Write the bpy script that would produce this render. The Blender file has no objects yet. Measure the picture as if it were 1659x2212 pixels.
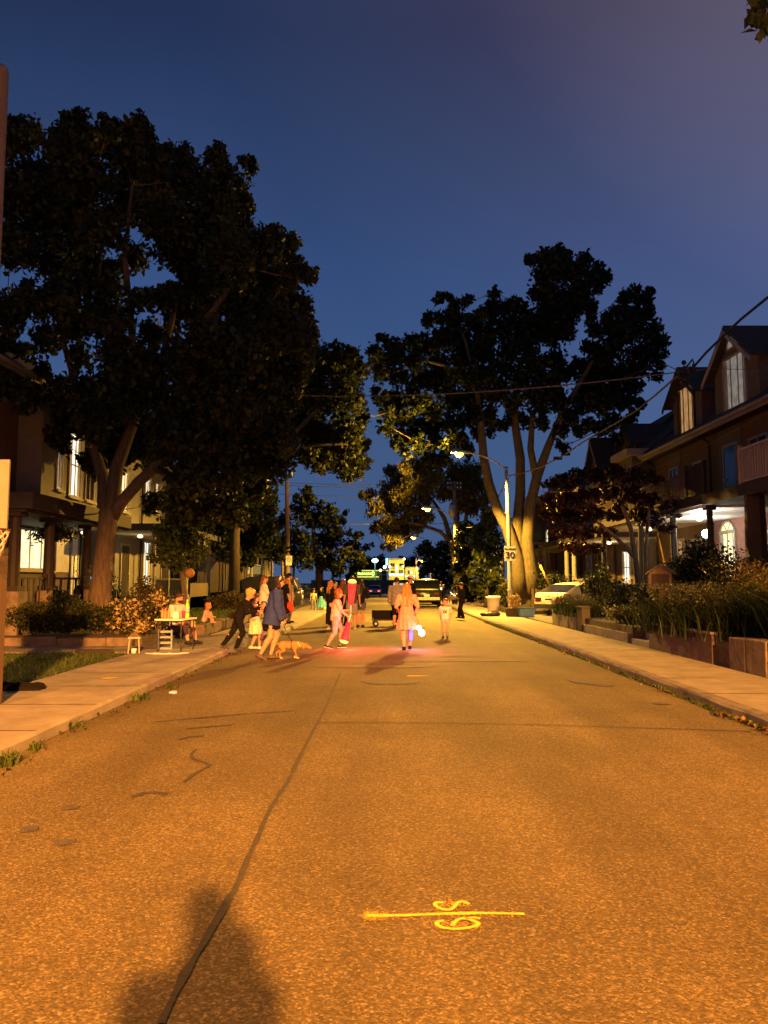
import bpy, math, random
import numpy as np
from mathutils import Vector, Matrix, Euler
random.seed(7)
rng = np.random.default_rng(11)
S = bpy.context.scene
COL = S.collection
PI = math.pi
F_PX = 1661.0; U0 = 829.5; V0 = 1106.0; VH = 1255.0; CAMH = 1.6
PITCH = math.atan((VH - V0) / F_PX)
cp_, sp_ = math.cos(PITCH), math.sin(PITCH)

def P(u, v, Y):
    """point of the world seen at (u, v) of the surveyed picture, at distance Y down the street"""
    a = (u - U0) / F_PX; b = (V0 - v) / F_PX
    s = Y / (cp_ - b * sp_)
    return Vector((a * s, Y, CAMH + s * (sp_ + b * cp_)))

def G(u, v, z=0.0):
    a = (u - U0) / F_PX; b = (V0 - v) / F_PX
    s = (z - CAMH) / (sp_ + b * cp_)
    return Vector((a * s, s * (cp_ - b * sp_), z))

def gz(y):
    """the street falls away gently"""
    return 0.0 if y < 45 else -0.009 * (min(y, 170) - 45)

# ------------------------------------------------------------------ objects
def tag(o, label=None, cat=None, group=None, kind=None):
    if label: o['label'] = label
    if cat: o['category'] = cat
    if group: o['group'] = group
    if kind: o['kind'] = kind
    return o

def thing(name, label, cat, loc=(0, 0, 0), rz=0.0, group=None):
    o = bpy.data.objects.new(name, None); COL.objects.link(o)
    o.location = loc; o.rotation_euler = (0, 0, rz); o.empty_display_size = 0.2
    return tag(o, label, cat, group)

def copy_tree(o, parent=None):
    c = o.copy(); COL.objects.link(c)
    if parent: c.parent = parent
    for ch in list(o.children): copy_tree(ch, c)
    return c

def mesh_obj(name, verts, faces, mats, parent=None, smooth=False, fmat=None):
    me = bpy.data.meshes.new(name)
    me.from_pydata([tuple(v) for v in verts], [], [tuple(f) for f in faces])
    if not isinstance(mats, (list, tuple)): mats = [mats]
    for m in mats: me.materials.append(m)
    if fmat is not None: me.polygons.foreach_set('material_index', np.asarray(fmat, dtype=np.int32))
    if smooth: me.polygons.foreach_set('use_smooth', np.ones(len(me.polygons), dtype=bool))
    me.update()
    o = bpy.data.objects.new(name, me); COL.objects.link(o)
    if parent: o.parent = parent
    return o

def np_mesh(name, V, Fq, mats, parent=None, smooth=False, fmat=None):
    """fast mesh from arrays; Fq is (n,3) or (n,4)"""
    me = bpy.data.meshes.new(name)
    V = np.asarray(V, dtype=np.float32); Fq = np.asarray(Fq, dtype=np.int32)
    n, k = Fq.shape
    me.vertices.add(len(V)); me.vertices.foreach_set('co', V.ravel())
    me.loops.add(n * k); me.loops.foreach_set('vertex_index', Fq.ravel())
    me.polygons.add(n); me.polygons.foreach_set('loop_start', np.arange(0, n * k, k, dtype=np.int32))
    me.polygons.foreach_set('loop_total', np.full(n, k, dtype=np.int32))
    if not isinstance(mats, (list, tuple)): mats = [mats]
    for m in mats: me.materials.append(m)
    if fmat is not None: me.polygons.foreach_set('material_index', np.asarray(fmat, dtype=np.int32))
    if smooth: me.polygons.foreach_set('use_smooth', np.ones(n, dtype=bool))
    me.update(calc_edges=True); me.validate()
    o = bpy.data.objects.new(name, me); COL.objects.link(o)
    if parent: o.parent = parent
    return o

class MB:
    def __init__(s): s.v = []; s.f = []
    def add(s, vs, fs):
        n = len(s.v); s.v += [Vector(v) for v in vs]; s.f += [[i + n for i in f] for f in fs]; return s
    def box(s, lo, hi, rz=0, bev=0):
        x0, y0, z0 = lo; x1, y1, z1 = hi
        vs = [(x0,y0,z0),(x1,y0,z0),(x1,y1,z0),(x0,y1,z0),(x0,y0,z1),(x1,y0,z1),(x1,y1,z1),(x0,y1,z1)]
        if rz:
            cx, cy = (x0+x1)/2, (y0+y1)/2; c, sn = math.cos(rz), math.sin(rz)
            vs = [(cx+(x-cx)*c-(y-cy)*sn, cy+(x-cx)*sn+(y-cy)*c, z) for x, y, z in vs]
        return s.add(vs, [(0,3,2,1),(4,5,6,7),(0,1,5,4),(1,2,6,5),(2,3,7,6),(3,0,4,7)])
    def cbox(s, c, d, rz=0):
        return s.box((c[0]-d[0]/2, c[1]-d[1]/2, c[2]-d[2]/2), (c[0]+d[0]/2, c[1]+d[1]/2, c[2]+d[2]/2), rz)
    def tube(s, pts, r, n=8, cap=True):
        pts = [Vector(p) for p in pts]
        rs = r if isinstance(r, (list, tuple)) else [r] * len(pts)
        t0 = (pts[1] - pts[0]).normalized()
        up = Vector((0,0,1)) if abs(t0.z) < 0.9 else Vector((1,0,0))
        a = t0.cross(up).normalized()
        base = len(s.v)
        for i, p in enumerate(pts):
            if i == 0: t = pts[1] - pts[0]
            elif i == len(pts)-1: t = pts[-1] - pts[-2]
            else: t = pts[i+1] - pts[i-1]
            t.normalize()
            a = (a - t * a.dot(t)).normalized(); b = t.cross(a)
            for k in range(n):
                an = 2*PI*k/n
                s.v.append(p + (a*math.cos(an) + b*math.sin(an)) * rs[i])
        for i in range(len(pts)-1):
            for k in range(n):
                q = base + i*n
                s.f.append([q+k, q+(k+1)%n, q+n+(k+1)%n, q+n+k])
        if cap:
            s.f.append([base+k for k in range(n)][::-1]); s.f.append([base+(len(pts)-1)*n+k for k in range(n)])
        return s
    def lathe(s, prof, c=(0,0,0), n=16, sy=1.0):
        base = len(s.v)
        for r, z in prof:
            for k in range(n):
                an = 2*PI*k/n
                s.v.append(Vector((c[0]+r*math.cos(an), c[1]+r*math.sin(an)*sy, c[2]+z)))
        for i in range(len(prof)-1):
            for k in range(n):
                q = base+i*n
                s.f.append([q+k, q+(k+1)%n, q+n+(k+1)%n, q+n+k])
        s.f.append([base+k for k in range(n)][::-1]); s.f.append([base+(len(prof)-1)*n+k for k in range(n)])
        return s
    def prism(s, poly, axis, a, b):
        """polygon (2-D) extruded along axis ('x','y','z') from a to b"""
        def mk(p, t):
            return {'x': (t, p[0], p[1]), 'y': (p[0], t, p[1]), 'z': (p[0], p[1], t)}[axis]
        n = len(poly)
        vs = [mk(p, a) for p in poly] + [mk(p, b) for p in poly]
        fs = [list(range(n))[::-1], list(range(n, 2*n))] + [[i, (i+1)%n, n+(i+1)%n, n+i] for i in range(n)]
        return s.add(vs, fs)
    def ball(s, c, r, n=10, m=7):
        rx, ry, rz = (r, r, r) if not isinstance(r, (list, tuple)) else r
        prof = []
        base = len(s.v)
        for i in range(m+1):
            th = PI*i/m
            for k in range(n):
                an = 2*PI*k/n
                s.v.append(Vector((c[0]+rx*math.sin(th)*math.cos(an), c[1]+ry*math.sin(th)*math.sin(an), c[2]-rz*math.cos(th))))
        for i in range(m):
            for k in range(n):
                q = base+i*n
                s.f.append([q+k, q+(k+1)%n, q+n+(k+1)%n, q+n+k])
        return s
    def build(s, name, mat, parent=None, smooth=False, bevel=0):
        o = mesh_obj(name, s.v, s.f, mat, parent, smooth)
        if bevel:
            b = o.modifiers.new('bevel', 'BEVEL'); b.width = bevel; b.segments = 2; b.limit_method = 'ANGLE'
        return o

def strip(name, pts, w, z, mat, parent=None, jitter=0.0, kind=None):
    """a ragged flat ribbon on the ground along pts (x, y)"""
    dense = []
    for i in range(len(pts)-1):
        p, q = Vector(pts[i][:2]), Vector(pts[i+1][:2]); n = max(2, int((q-p).length/0.12))
        for k in range(n): dense.append(p.lerp(q, k/n))
    dense.append(Vector(pts[-1][:2]))
    vs, fs = [], []
    for i, p in enumerate(dense):
        t = (dense[min(i+1, len(dense)-1)] - dense[max(i-1, 0)]).normalized(); nn = Vector((-t.y, t.x))
        ww = w/2*(1+random.uniform(-jitter, jitter)); off = random.uniform(-jitter, jitter)*w*0.25
        for sg in (-1, 1):
            q = p + nn*(ww*sg + off); vs.append((q.x, q.y, z + gz(q.y)))
        if i: fs.append((2*i-2, 2*i-1, 2*i+1, 2*i))
    return mesh_obj(name, vs, fs, mat, parent)

# ------------------------------------------------------------------ materials
def nt_new(name):
    m = bpy.data.materials.new(name); m.use_nodes = True
    nt = m.node_tree; b = nt.nodes['Principled BSDF']
    return m, nt, b

def M(name, col, rough=0.8, var=0.25, scale=6.0, bump=0.0, bscale=40.0, metal=0.0, spec=0.3, stretch=None):
    m, nt, b = nt_new(name)
    N, L = nt.nodes, nt.links
    tc = N.new('ShaderNodeTexCoord')
    src = tc.outputs['Object']
    if stretch:
        mp = N.new('ShaderNodeMapping'); mp.inputs['Scale'].default_value = stretch
        L.new(src, mp.inputs['Vector']); src = mp.outputs['Vector']
    nz = N.new('ShaderNodeTexNoise'); nz.inputs['Scale'].default_value = scale; nz.inputs['Detail'].default_value = 6
    nz.inputs['Roughness'].default_value = 0.65
    L.new(src, nz.inputs['Vector'])
    cr = N.new('ShaderNodeValToRGB')
    c = np.array(col)
    cr.color_ramp.elements[0].position = 0.3; cr.color_ramp.elements[1].position = 0.7
    cr.color_ramp.elements[0].color = (*np.clip(c*(1-var), 0, 1), 1); cr.color_ramp.elements[1].color = (*np.clip(c*(1+var), 0, 1), 1)
    L.new(nz.outputs['Fac'], cr.inputs['Fac']); L.new(cr.outputs['Color'], b.inputs['Base Color'])
    b.inputs['Roughness'].default_value = rough; b.inputs['Metallic'].default_value = metal
    b.inputs['Specular IOR Level'].default_value = spec
    if bump:
        n2 = N.new('ShaderNodeTexNoise'); n2.inputs['Scale'].default_value = bscale; n2.inputs['Detail'].default_value = 4
        L.new(src, n2.inputs['Vector'])
        bp = N.new('ShaderNodeBump'); bp.inputs['Strength'].default_value = bump; bp.inputs['Distance'].default_value = 0.02
        L.new(n2.outputs['Fac'], bp.inputs['Height']); L.new(bp.outputs['Normal'], b.inputs['Normal'])
    return m

def EM(name, col, strength, col2=None, scale=3.0, lo=0.7):
    """something that gives off light: slight unevenness across it"""
    m, nt, b = nt_new(name); N, L = nt.nodes, nt.links
    b.inputs['Base Color'].default_value = (*[c*0.04 for c in col], 1); b.inputs['Roughness'].default_value = 0.6; b.inputs['Specular IOR Level'].default_value = 0.1
    tc = N.new('ShaderNodeTexCoord'); nz = N.new('ShaderNodeTexNoise'); nz.inputs['Scale'].default_value = scale
    L.new(tc.outputs['Object'], nz.inputs['Vector'])
    cr = N.new('ShaderNodeValToRGB'); c2 = col2 or tuple(c*lo for c in col)
    cr.color_ramp.elements[0].position = 0.35; cr.color_ramp.elements[1].position = 0.65
    cr.color_ramp.elements[0].color = (*c2, 1); cr.color_ramp.elements[1].color = (*col, 1)
    L.new(nz.outputs['Fac'], cr.inputs['Fac']); L.new(cr.outputs['Color'], b.inputs['Emission Color'])
    b.inputs['Emission Strength'].default_value = strength
    return m

def LEAF(name, col, trans=0.35, var=0.5):
    m, nt, b = nt_new(name); N, L = nt.nodes, nt.links
    g = N.new('ShaderNodeNewGeometry'); cr = N.new('ShaderNodeValToRGB'); c = np.array(col)
    cr.color_ramp.elements[0].color = (*np.clip(c*(1-var), 0, 1), 1)
    cr.color_ramp.elements[1].color = (*np.clip(c*(1+var)*np.array((1.1, 1.0, 0.8)), 0, 1), 1)
    L.new(g.outputs['Random Per Island'], cr.inputs['Fac']); L.new(cr.outputs['Color'], b.inputs['Base Color'])
    b.inputs['Roughness'].default_value = 0.55; b.inputs['Specular IOR Level'].default_value = 0.25
    tr = N.new('ShaderNodeBsdfTranslucent'); L.new(cr.outputs['Color'], tr.inputs['Color'])
    mx = N.new('ShaderNodeMixShader'); mx.inputs['Fac'].default_value = trans
    out = N['Material Output']
    L.new(b.outputs['BSDF'], mx.inputs[1]); L.new(tr.outputs['BSDF'], mx.inputs[2]); L.new(mx.outputs['Shader'], out.inputs['Surface'])
    return m

def BRICK(name, col, mortar, scale=1.0, axis='x'):
    m, nt, b = nt_new(name); N, L = nt.nodes, nt.links
    tc = N.new('ShaderNodeTexCoord'); sep = N.new('ShaderNodeSeparateXYZ'); cmb = N.new('ShaderNodeCombineXYZ')
    L.new(tc.outputs['Object'], sep.inputs[0])
    ad = N.new('ShaderNodeMath'); ad.operation = 'ADD'; L.new(sep.outputs['X'], ad.inputs[0]); L.new(sep.outputs['Y'], ad.inputs[1])
    L.new(ad.outputs[0], cmb.inputs['X']); L.new(sep.outputs['Z'], cmb.inputs['Y'])
    bt = N.new('ShaderNodeTexBrick'); bt.inputs['Scale'].default_value = 4.6*scale
    c = np.array(col)
    bt.inputs['Color1'].default_value = (*c, 1); bt.inputs['Color2'].default_value = (*(c*0.65), 1); bt.inputs['Mortar'].default_value = (*mortar, 1)
    bt.inputs['Mortar Size'].default_value = 0.02
    L.new(cmb.outputs[0], bt.inputs['Vector'])
    nz = N.new('ShaderNodeTexNoise'); nz.inputs['Scale'].default_value = 3; L.new(tc.outputs['Object'], nz.inputs['Vector'])
    mx = N.new('ShaderNodeMixRGB'); mx.blend_type = 'MULTIPLY'; mx.inputs['Fac'].default_value = 0.5
    L.new(bt.outputs['Color'], mx.inputs[1]); L.new(nz.outputs['Color'], mx.inputs[2]); L.new(mx.outputs[0], b.inputs['Base Color'])
    bp = N.new('ShaderNodeBump'); bp.inputs['Strength'].default_value = 0.5; bp.inputs['Distance'].default_value = 0.01
    L.new(bt.outputs['Fac'], bp.inputs['Height']); bp.invert = True; L.new(bp.outputs['Normal'], b.inputs['Normal'])
    b.inputs['Roughness'].default_value = 0.9
    return m

# ------------------------------------------------------------------ smooth solids (distance fields turned to meshes)
def surface_nets(Fv, org, h):
    sgn = Fv < 0
    nx, ny, nz = Fv.shape
    c = [sgn[i:nx-1+i, j:ny-1+j, k:nz-1+k] for i in (0,1) for j in (0,1) for k in (0,1)]
    cnt = np.zeros((nx-1, ny-1, nz-1), dtype=np.int8)
    for a in c: cnt += a
    act = (cnt > 0) & (cnt < 8)
    idx = np.argwhere(act)
    if len(idx) == 0: return np.zeros((0,3)), np.zeros((0,4), int)
    vid = np.full(act.shape, -1, dtype=np.int64); vid[act] = np.arange(len(idx))
    pos = np.zeros((len(idx), 3)); n = np.zeros(len(idx))
    corners = [(i,j,k) for i in (0,1) for j in (0,1) for k in (0,1)]
    vals = {cc: Fv[idx[:,0]+cc[0], idx[:,1]+cc[1], idx[:,2]+cc[2]] for cc in corners}
    for a in corners:
        for ax in range(3):
            if a[ax] == 0:
                b = list(a); b[ax] = 1; b = tuple(b)
                va, vb = vals[a], vals[b]
                m = (va < 0) != (vb < 0)
                t = np.where(m, va/np.where(va-vb == 0, 1, va-vb), 0)
                for d in range(3):
                    pos[:, d] += np.where(m, a[d] + (t if d == ax else 0), 0)
                n += m
    pos /= n[:, None]
    V = org + (idx + pos)*h
    faces = []
    for ax in range(3):
        s0 = [slice(None)]*3; s1 = [slice(None)]*3
        s0[ax] = slice(0, -1); s1[ax] = slice(1, None)
        ch = sgn[tuple(s0)] != sgn[tuple(s1)]
        e = np.argwhere(ch)
        o1, o2 = [(1,2),(2,0),(0,1)][ax]
        ok = (e[:,o1] > 0) & (e[:,o2] > 0) & (e[:,o1] < Fv.shape[o1]-1) & (e[:,o2] < Fv.shape[o2]-1)
        e = e[ok]
        ins = sgn[e[:,0], e[:,1], e[:,2]]
        def cell(d1, d2):
            q = e.copy(); q[:,o1] -= d1; q[:,o2] -= d2
            return vid[q[:,0], q[:,1], q[:,2]]
        f = np.stack([cell(1,1), cell(0,1), cell(0,0), cell(1,0)], 1)
        f = np.where(ins[:,None], f, f[:, ::-1])
        faces.append(f[(f >= 0).all(1)])
    return V, np.concatenate(faces)

class SD:
    """a soft solid: capsules and ellipsoids blended together"""
    def __init__(s): s.p = []; s.cuts = []; s.subs = []
    def cap(s, a, b, r1, r2=None, k=0.03, sc=None):
        s.p.append(('c', np.array(a, float), np.array(b, float), r1, r1 if r2 is None else r2, k, sc)); return s
    def ell(s, c, r, R=None, k=0.03):
        s.p.append(('e', np.array(c, float), np.array(r, float), np.eye(3) if R is None else np.array(R, float), 0, k, None)); return s
    def cut(s, p, n):
        s.cuts.append((np.array(p, float), np.array(n, float)/np.linalg.norm(n))); return s
    def sub(s, c, r, R=None):
        s.subs.append((np.array(c, float), np.array(r, float), np.eye(3) if R is None else np.array(R, float))); return s
    def bounds(s):
        lo = np.full(3, 1e9); hi = -lo
        for q in s.p:
            a, b = s.pb(q); lo = np.minimum(lo, a); hi = np.maximum(hi, b)
        return lo, hi
    def pb(s, q):
        if q[0] == 'c':
            r = max(q[3], q[4])
            return np.minimum(q[1], q[2]) - r, np.maximum(q[1], q[2]) + r
        r = np.abs(q[3].T) @ q[2]
        return q[1]-r, q[1]+r
    def mesh(s, h, noise=None):
        lo, hi = s.bounds(); lo = lo - 4*h; hi = hi + 4*h
        n = np.ceil((hi-lo)/h).astype(int)+1
        Fv = np.full(n, 0.5, dtype=np.float32)
        ax = [lo[d]+np.arange(n[d])*h for d in range(3)]
        for q in s.p:
            k = q[5]; a, b = s.pb(q); mg = k + 3*h
            i0 = np.maximum(0, np.floor((a-mg-lo)/h).astype(int)); i1 = np.minimum(n, np.ceil((b+mg-lo)/h).astype(int)+1)
            sl = tuple(slice(i0[d], i1[d]) for d in range(3))
            X = ax[0][sl[0]][:,None,None]; Y = ax[1][sl[1]][None,:,None]; Z = ax[2][sl[2]][None,None,:]
            if q[0] == 'c':
                A, B = q[1], q[2]; ba = B-A; L = max(1e-9, ba@ba)
                px, py, pz = X-A[0], Y-A[1], Z-A[2]
                t = np.clip((px*ba[0]+py*ba[1]+pz*ba[2])/L, 0, 1)
                dx, dy, dz = px-t*ba[0], py-t*ba[1], pz-t*ba[2]
                if q[6] is not None: dx = dx*q[6][0]; dy = dy*q[6][1]
                d = np.sqrt(dx*dx+dy*dy+dz*dz) - (q[3]+t*(q[4]-q[3]))
            else:
                R = q[3]; px, py, pz = X-q[1][0], Y-q[1][1], Z-q[1][2]
                l = [R[i,0]*px+R[i,1]*py+R[i,2]*pz for i in range(3)]
                k0 = np.sqrt(sum((l[i]/q[2][i])**2 for i in range(3)))
                k1 = np.sqrt(sum((l[i]/q[2][i]**2)**2 for i in range(3)))+1e-9
                d = k0*(k0-1)/k1
            f = Fv[sl]; hh = np.maximum(k-np.abs(f-d), 0)/k
            Fv[sl] = np.minimum(f, d) - hh*hh*k*0.25
        X = ax[0][:,None,None]; Y = ax[1][None,:,None]; Z = ax[2][None,None,:]
        if noise is not None: Fv += noise(X, Y, Z).astype(np.float32)
        for c, r, R in s.subs:
            px, py, pz = X-c[0], Y-c[1], Z-c[2]
            l = [R[i,0]*px+R[i,1]*py+R[i,2]*pz for i in range(3)]
            k0 = np.sqrt(sum((l[i]/r[i])**2 for i in range(3)))
            Fv = np.maximum(Fv, -((k0-1)*min(r)).astype(np.float32))
        for p, nn in s.cuts:
            Fv = np.maximum(Fv, ((X-p[0])*nn[0]+(Y-p[1])*nn[1]+(Z-p[2])*nn[2]).astype(np.float32))
        return surface_nets(Fv, lo, h)
    def build(s, name, mats, parent=None, h=0.01, noise=None, matfn=None):
        V, Fq = s.mesh(h, noise)
        fm = None
        if matfn is not None: fm = matfn(V[Fq].mean(1))
        return np_mesh(name, V, Fq, mats, parent, True, fm)
# ------------------------------------------------------------------ the palette
def asphalt():
    m, nt, b = nt_new('asphalt'); N, L = nt.nodes, nt.links
    g = N.new('ShaderNodeNewGeometry')
    v1 = N.new('ShaderNodeTexVoronoi'); v1.inputs['Scale'].default_value = 88
    n1 = N.new('ShaderNodeTexNoise'); n1.inputs['Scale'].default_value = 40; n1.inputs['Detail'].default_value = 8; n1.inputs['Roughness'].default_value = 0.75
    n2 = N.new('ShaderNodeTexNoise'); n2.inputs['Scale'].default_value = 0.5; n2.inputs['Detail'].default_value = 6; n2.inputs['Roughness'].default_value = 0.6
    mp = N.new('ShaderNodeMapping'); mp.inputs['Scale'].default_value = (1.6, 0.22, 1)
    n3 = N.new('ShaderNodeTexNoise'); n3.inputs['Scale'].default_value = 0.7; n3.inputs['Detail'].default_value = 4
    for q in (v1, n1, n2): L.new(g.outputs['Position'], q.inputs['Vector'])
    L.new(g.outputs['Position'], mp.inputs['Vector']); L.new(mp.outputs[0], n3.inputs['Vector'])
    # each stone its own tone
    sx = N.new('ShaderNodeSeparateColor'); L.new(v1.outputs['Color'], sx.inputs[0])
    r1 = N.new('ShaderNodeValToRGB'); e = r1.color_ramp.elements
    e[0].position = 0.0; e[0].color = (0.088, 0.071, 0.035, 1); e[1].position = 1.0; e[1].color = (0.29, 0.24, 0.14, 1)
    for p, c in ((0.3, 0.115), (0.7, 0.155), (0.9, 0.215)):
        q = e.new(p); q.color = (c, c*0.80, c*0.38, 1)
    L.new(sx.outputs[0], r1.inputs['Fac'])
    r2 = N.new('ShaderNodeValToRGB'); r2.color_ramp.elements[0].position = 0.3; r2.color_ramp.elements[1].position = 0.72
    r2.color_ramp.elements[0].color = (0.68, 0.68, 0.68, 1); r2.color_ramp.elements[1].color = (1.2, 1.2, 1.2, 1)
    L.new(n1.outputs['Fac'], r2.inputs['Fac'])
    r3 = N.new('ShaderNodeValToRGB'); r3.color_ramp.elements[0].position = 0.3; r3.color_ramp.elements[1].position = 0.7
    r3.color_ramp.elements[0].color = (0.70, 0.70, 0.70, 1); r3.color_ramp.elements[1].color = (1.16, 1.16, 1.16, 1)
    L.new(n2.outputs['Fac'], r3.inputs['Fac'])
    r4 = N.new('ShaderNodeValToRGB'); r4.color_ramp.elements[0].position = 0.35; r4.color_ramp.elements[1].position = 0.65
    r4.color_ramp.elements[0].color = (0.74, 0.74, 0.74, 1); r4.color_ramp.elements[1].color = (1.12, 1.12, 1.12, 1)
    L.new(n3.outputs['Fac'], r4.inputs['Fac'])
    cur = r1.outputs['Color']
    for r in (r2, r3, r4):
        mx = N.new('ShaderNodeMixRGB'); mx.blend_type = 'MULTIPLY'; mx.inputs['Fac'].default_value = 1
        L.new(cur, mx.inputs[1]); L.new(r.outputs['Color'], mx.inputs[2]); cur = mx.outputs[0]
    L.new(cur, b.inputs['Base Color'])
    b.inputs['Roughness'].default_value = 0.85; b.inputs['Specular IOR Level'].default_value = 0.25
    bp = N.new('ShaderNodeBump'); bp.inputs['Strength'].default_value = 0.35; bp.inputs['Distance'].default_value = 0.006
    ad = N.new('ShaderNodeMath'); ad.operation = 'ADD'; L.new(v1.outputs['Distance'], ad.inputs[0]); L.new(n1.outputs['Fac'], ad.inputs[1])
    L.new(ad.outputs[0], bp.inputs['Height']); bp.invert = True; L.new(bp.outputs['Normal'], b.inputs['Normal'])
    return m
m_asph = asphalt()
m_tar = M('tar_seal', (0.05, 0.045, 0.04), 0.8, 0.3, 20, 0.3, 60)
m_stain = M('oil_stain', (0.075, 0.07, 0.066), 0.8, 0.3, 20, 0.3, 60)
m_worn = M('worn_asphalt', (0.17, 0.145, 0.09), 0.85, 0.45, 30, 0.3, 60)
m_conc = M('concrete', (0.26, 0.24, 0.195), 0.88, 0.25, 2.5, 0.25, 45)
m_conc2 = M('old_concrete', (0.16, 0.15, 0.135), 0.9, 0.35, 3, 0.4, 30)
m_soil = M('soil', (0.07, 0.055, 0.035), 0.95, 0.4, 8, 0.6, 20)
m_grassbase = M('turf', (0.06, 0.085, 0.025), 0.95, 0.45, 10, 0.6, 40)
m_stone = M('stone', (0.12, 0.095, 0.07), 0.9, 0.4, 4, 0.6, 15)
m_ypaint = M('yellow_spray_paint', (0.80, 0.52, 0.03), 0.6, 0.12, 60, 0.3, 90)
_n = m_ypaint.node_tree; _cr = next(q for q in _n.nodes if q.type == 'VALTORGB'); _e = _cr.color_ramp.elements
_cr.color_ramp.elements[0].color = (0.30, 0.21, 0.05, 1); _e[0].position = 0.36; _e[1].position = 0.47; next(q for q in _n.nodes if q.type == 'TEX_NOISE').inputs['Scale'].default_value = 95
m_wpaint = M('chalk', (0.75, 0.73, 0.7), 0.9, 0.2, 30)
m_black = M('black_metal', (0.02, 0.02, 0.02), 0.5, 0.2, 10, metal=0.2)
m_galv = M('galvanised_steel', (0.42, 0.43, 0.44), 0.5, 0.12, 6, metal=0.5)
m_wood = M('weathered_wood', (0.1, 0.075, 0.05), 0.85, 0.35, 3, 0.4, 25, stretch=(6, 6, 0.6))
m_woodp = M('pole_wood', (0.27, 0.19, 0.12), 0.85, 0.3, 3, 0.4, 25, stretch=(8, 8, 0.5))
m_bark = M('bark', (0.10, 0.078, 0.055), 0.95, 0.4, 3, 1.0, 10, stretch=(5, 5, 0.9))
m_barkp = M('pale_bark', (0.105, 0.088, 0.052), 0.95, 0.5, 4, 1.0, 14, stretch=(5, 5, 0.9))
m_dbark = M('dark_bark', (0.05, 0.038, 0.03), 0.95, 0.4, 3, 1.0, 10, stretch=(5, 5, 0.9))
m_leaf = LEAF('maple_leaf', (0.020, 0.030, 0.008))
m_leafd = LEAF('dark_leaf', (0.016, 0.026, 0.008))
m_leafg = LEAF('green_leaf', (0.05, 0.075, 0.018))
m_leafy = LEAF('locust_leaf', (0.12, 0.115, 0.022))
m_leafr = LEAF('red_leaf', (0.016, 0.006, 0.004))
m_hedge = LEAF('hedge_leaf', (0.03, 0.04, 0.013))
m_varieg = LEAF('pale_flower_leaf', (0.27, 0.23, 0.13), 0.2, 0.7)
m_lav = LEAF('lavender_leaf', (0.010, 0.024, 0.007))
m_lavf = LEAF('lavender_flower', (0.035, 0.042, 0.03))
m_stalk = LEAF('seed_stalk', (0.030, 0.036, 0.012))
m_straw = LEAF('straw_grass', (0.06, 0.055, 0.02))
m_blade = LEAF('grass_blade', (0.045, 0.075, 0.016))
m_wire = M('cable', (0.12, 0.11, 0.1), 0.5, 0.2, 3)
m_white = M('white_paint', (0.75, 0.74, 0.71), 0.5, 0.06, 5)
m_cream = M('cream_stucco', (0.38, 0.35, 0.28), 0.9, 0.12, 4, 0.2, 60)
m_greyw = M('grey_siding', (0.15, 0.145, 0.135), 0.8, 0.15, 3)
m_bwall = BRICK('brown_brick', (0.23, 0.11, 0.07), (0.25, 0.22, 0.2))
m_bwall2 = BRICK('red_brick', (0.27, 0.10, 0.06), (0.25, 0.22, 0.2))
m_bdark = BRICK('dark_brick', (0.12, 0.075, 0.055), (0.13, 0.12, 0.11))
m_roof = M('asphalt_shingle', (0.045, 0.042, 0.04), 0.95, 0.35, 12, 0.5, 30)
m_trim = M('pale_trim', (0.26, 0.235, 0.19), 0.7, 0.12, 4)
m_dtrim = M('dark_trim', (0.02, 0.015, 0.012), 0.7, 0.2, 4)
m_ochre = M('ochre_stucco', (0.11, 0.065, 0.022), 0.9, 0.15, 4)
m_tan = M('tan_stucco', (0.11, 0.09, 0.06), 0.9, 0.15, 4)
m_yellowb = M('yellow_stucco', (0.72, 0.52, 0.12), 0.9, 0.1, 1)
m_glassd = M('dark_glass', (0.02, 0.022, 0.026), 0.1, 0.2, 2, spec=0.6)
e_win = EM('lit_window', (1.0, 0.86, 0.5), 1.6, (0.75, 0.6, 0.28), 2.5)
e_winw = EM('white_lit_window', (1.0, 0.95, 0.78), 1.7, (0.6, 0.55, 0.42), 3)
e_dim = EM('dim_lit_window', (0.9, 0.5, 0.2), 0.5, (0.6, 0.3, 0.1), 3)
e_curt = EM('curtain_lit_window', (0.75, 0.66, 0.55), 0.33, (0.4, 0.36, 0.32), 4)
e_sod = EM('sodium_lens', (1.0, 0.66, 0.07), 6.5, (1.0, 0.6, 0.06), 3)
e_cool = EM('cool_lamp', (0.7, 0.95, 1.0), 5)
e_warm = EM('warm_lamp', (1.0, 0.8, 0.4), 4)
e_red = EM('red_glow', (1.0, 0.008, 0.010), 2.6, (1.0, 0.035, 0.02), 4)
e_redtip = EM('red_glow_tip', (1.0, 0.42, 0.06), 4.0)
e_blue = EM('blue_glow', (0.16, 0.12, 1.0), 4.0)
e_orb = EM('white_glow', (1.0, 0.9, 0.9), 9)
e_neonb = EM('blue_neon', (0.15, 0.5, 1.0), 3.5)
e_neonc = EM('cyan_neon', (0.4, 0.9, 1.0), 2.5)
e_green = EM('green_neon', (0.75, 1.0, 0.16), 2.6)
e_greenb = EM('green_board', (0.12, 0.3, 0.02), 0.5)
e_tail = EM('tail_light_lit', (1.0, 0.12, 0.1), 3)
e_head = EM('headlight_lit', (1.0, 0.92, 0.7), 9)
m_skin = M('skin', (0.40, 0.23, 0.155), 0.6, 0.08, 12)
m_skin2 = M('pale_skin', (0.60, 0.37, 0.26), 0.6, 0.08, 12)
m_skin3 = M('tanned_skin', (0.36, 0.19, 0.12), 0.6, 0.08, 12)
m_eye = M('eye', (0.03, 0.02, 0.02), 0.3, 0.1)
m_lip = M('lip', (0.4, 0.16, 0.13), 0.5, 0.1)
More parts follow.
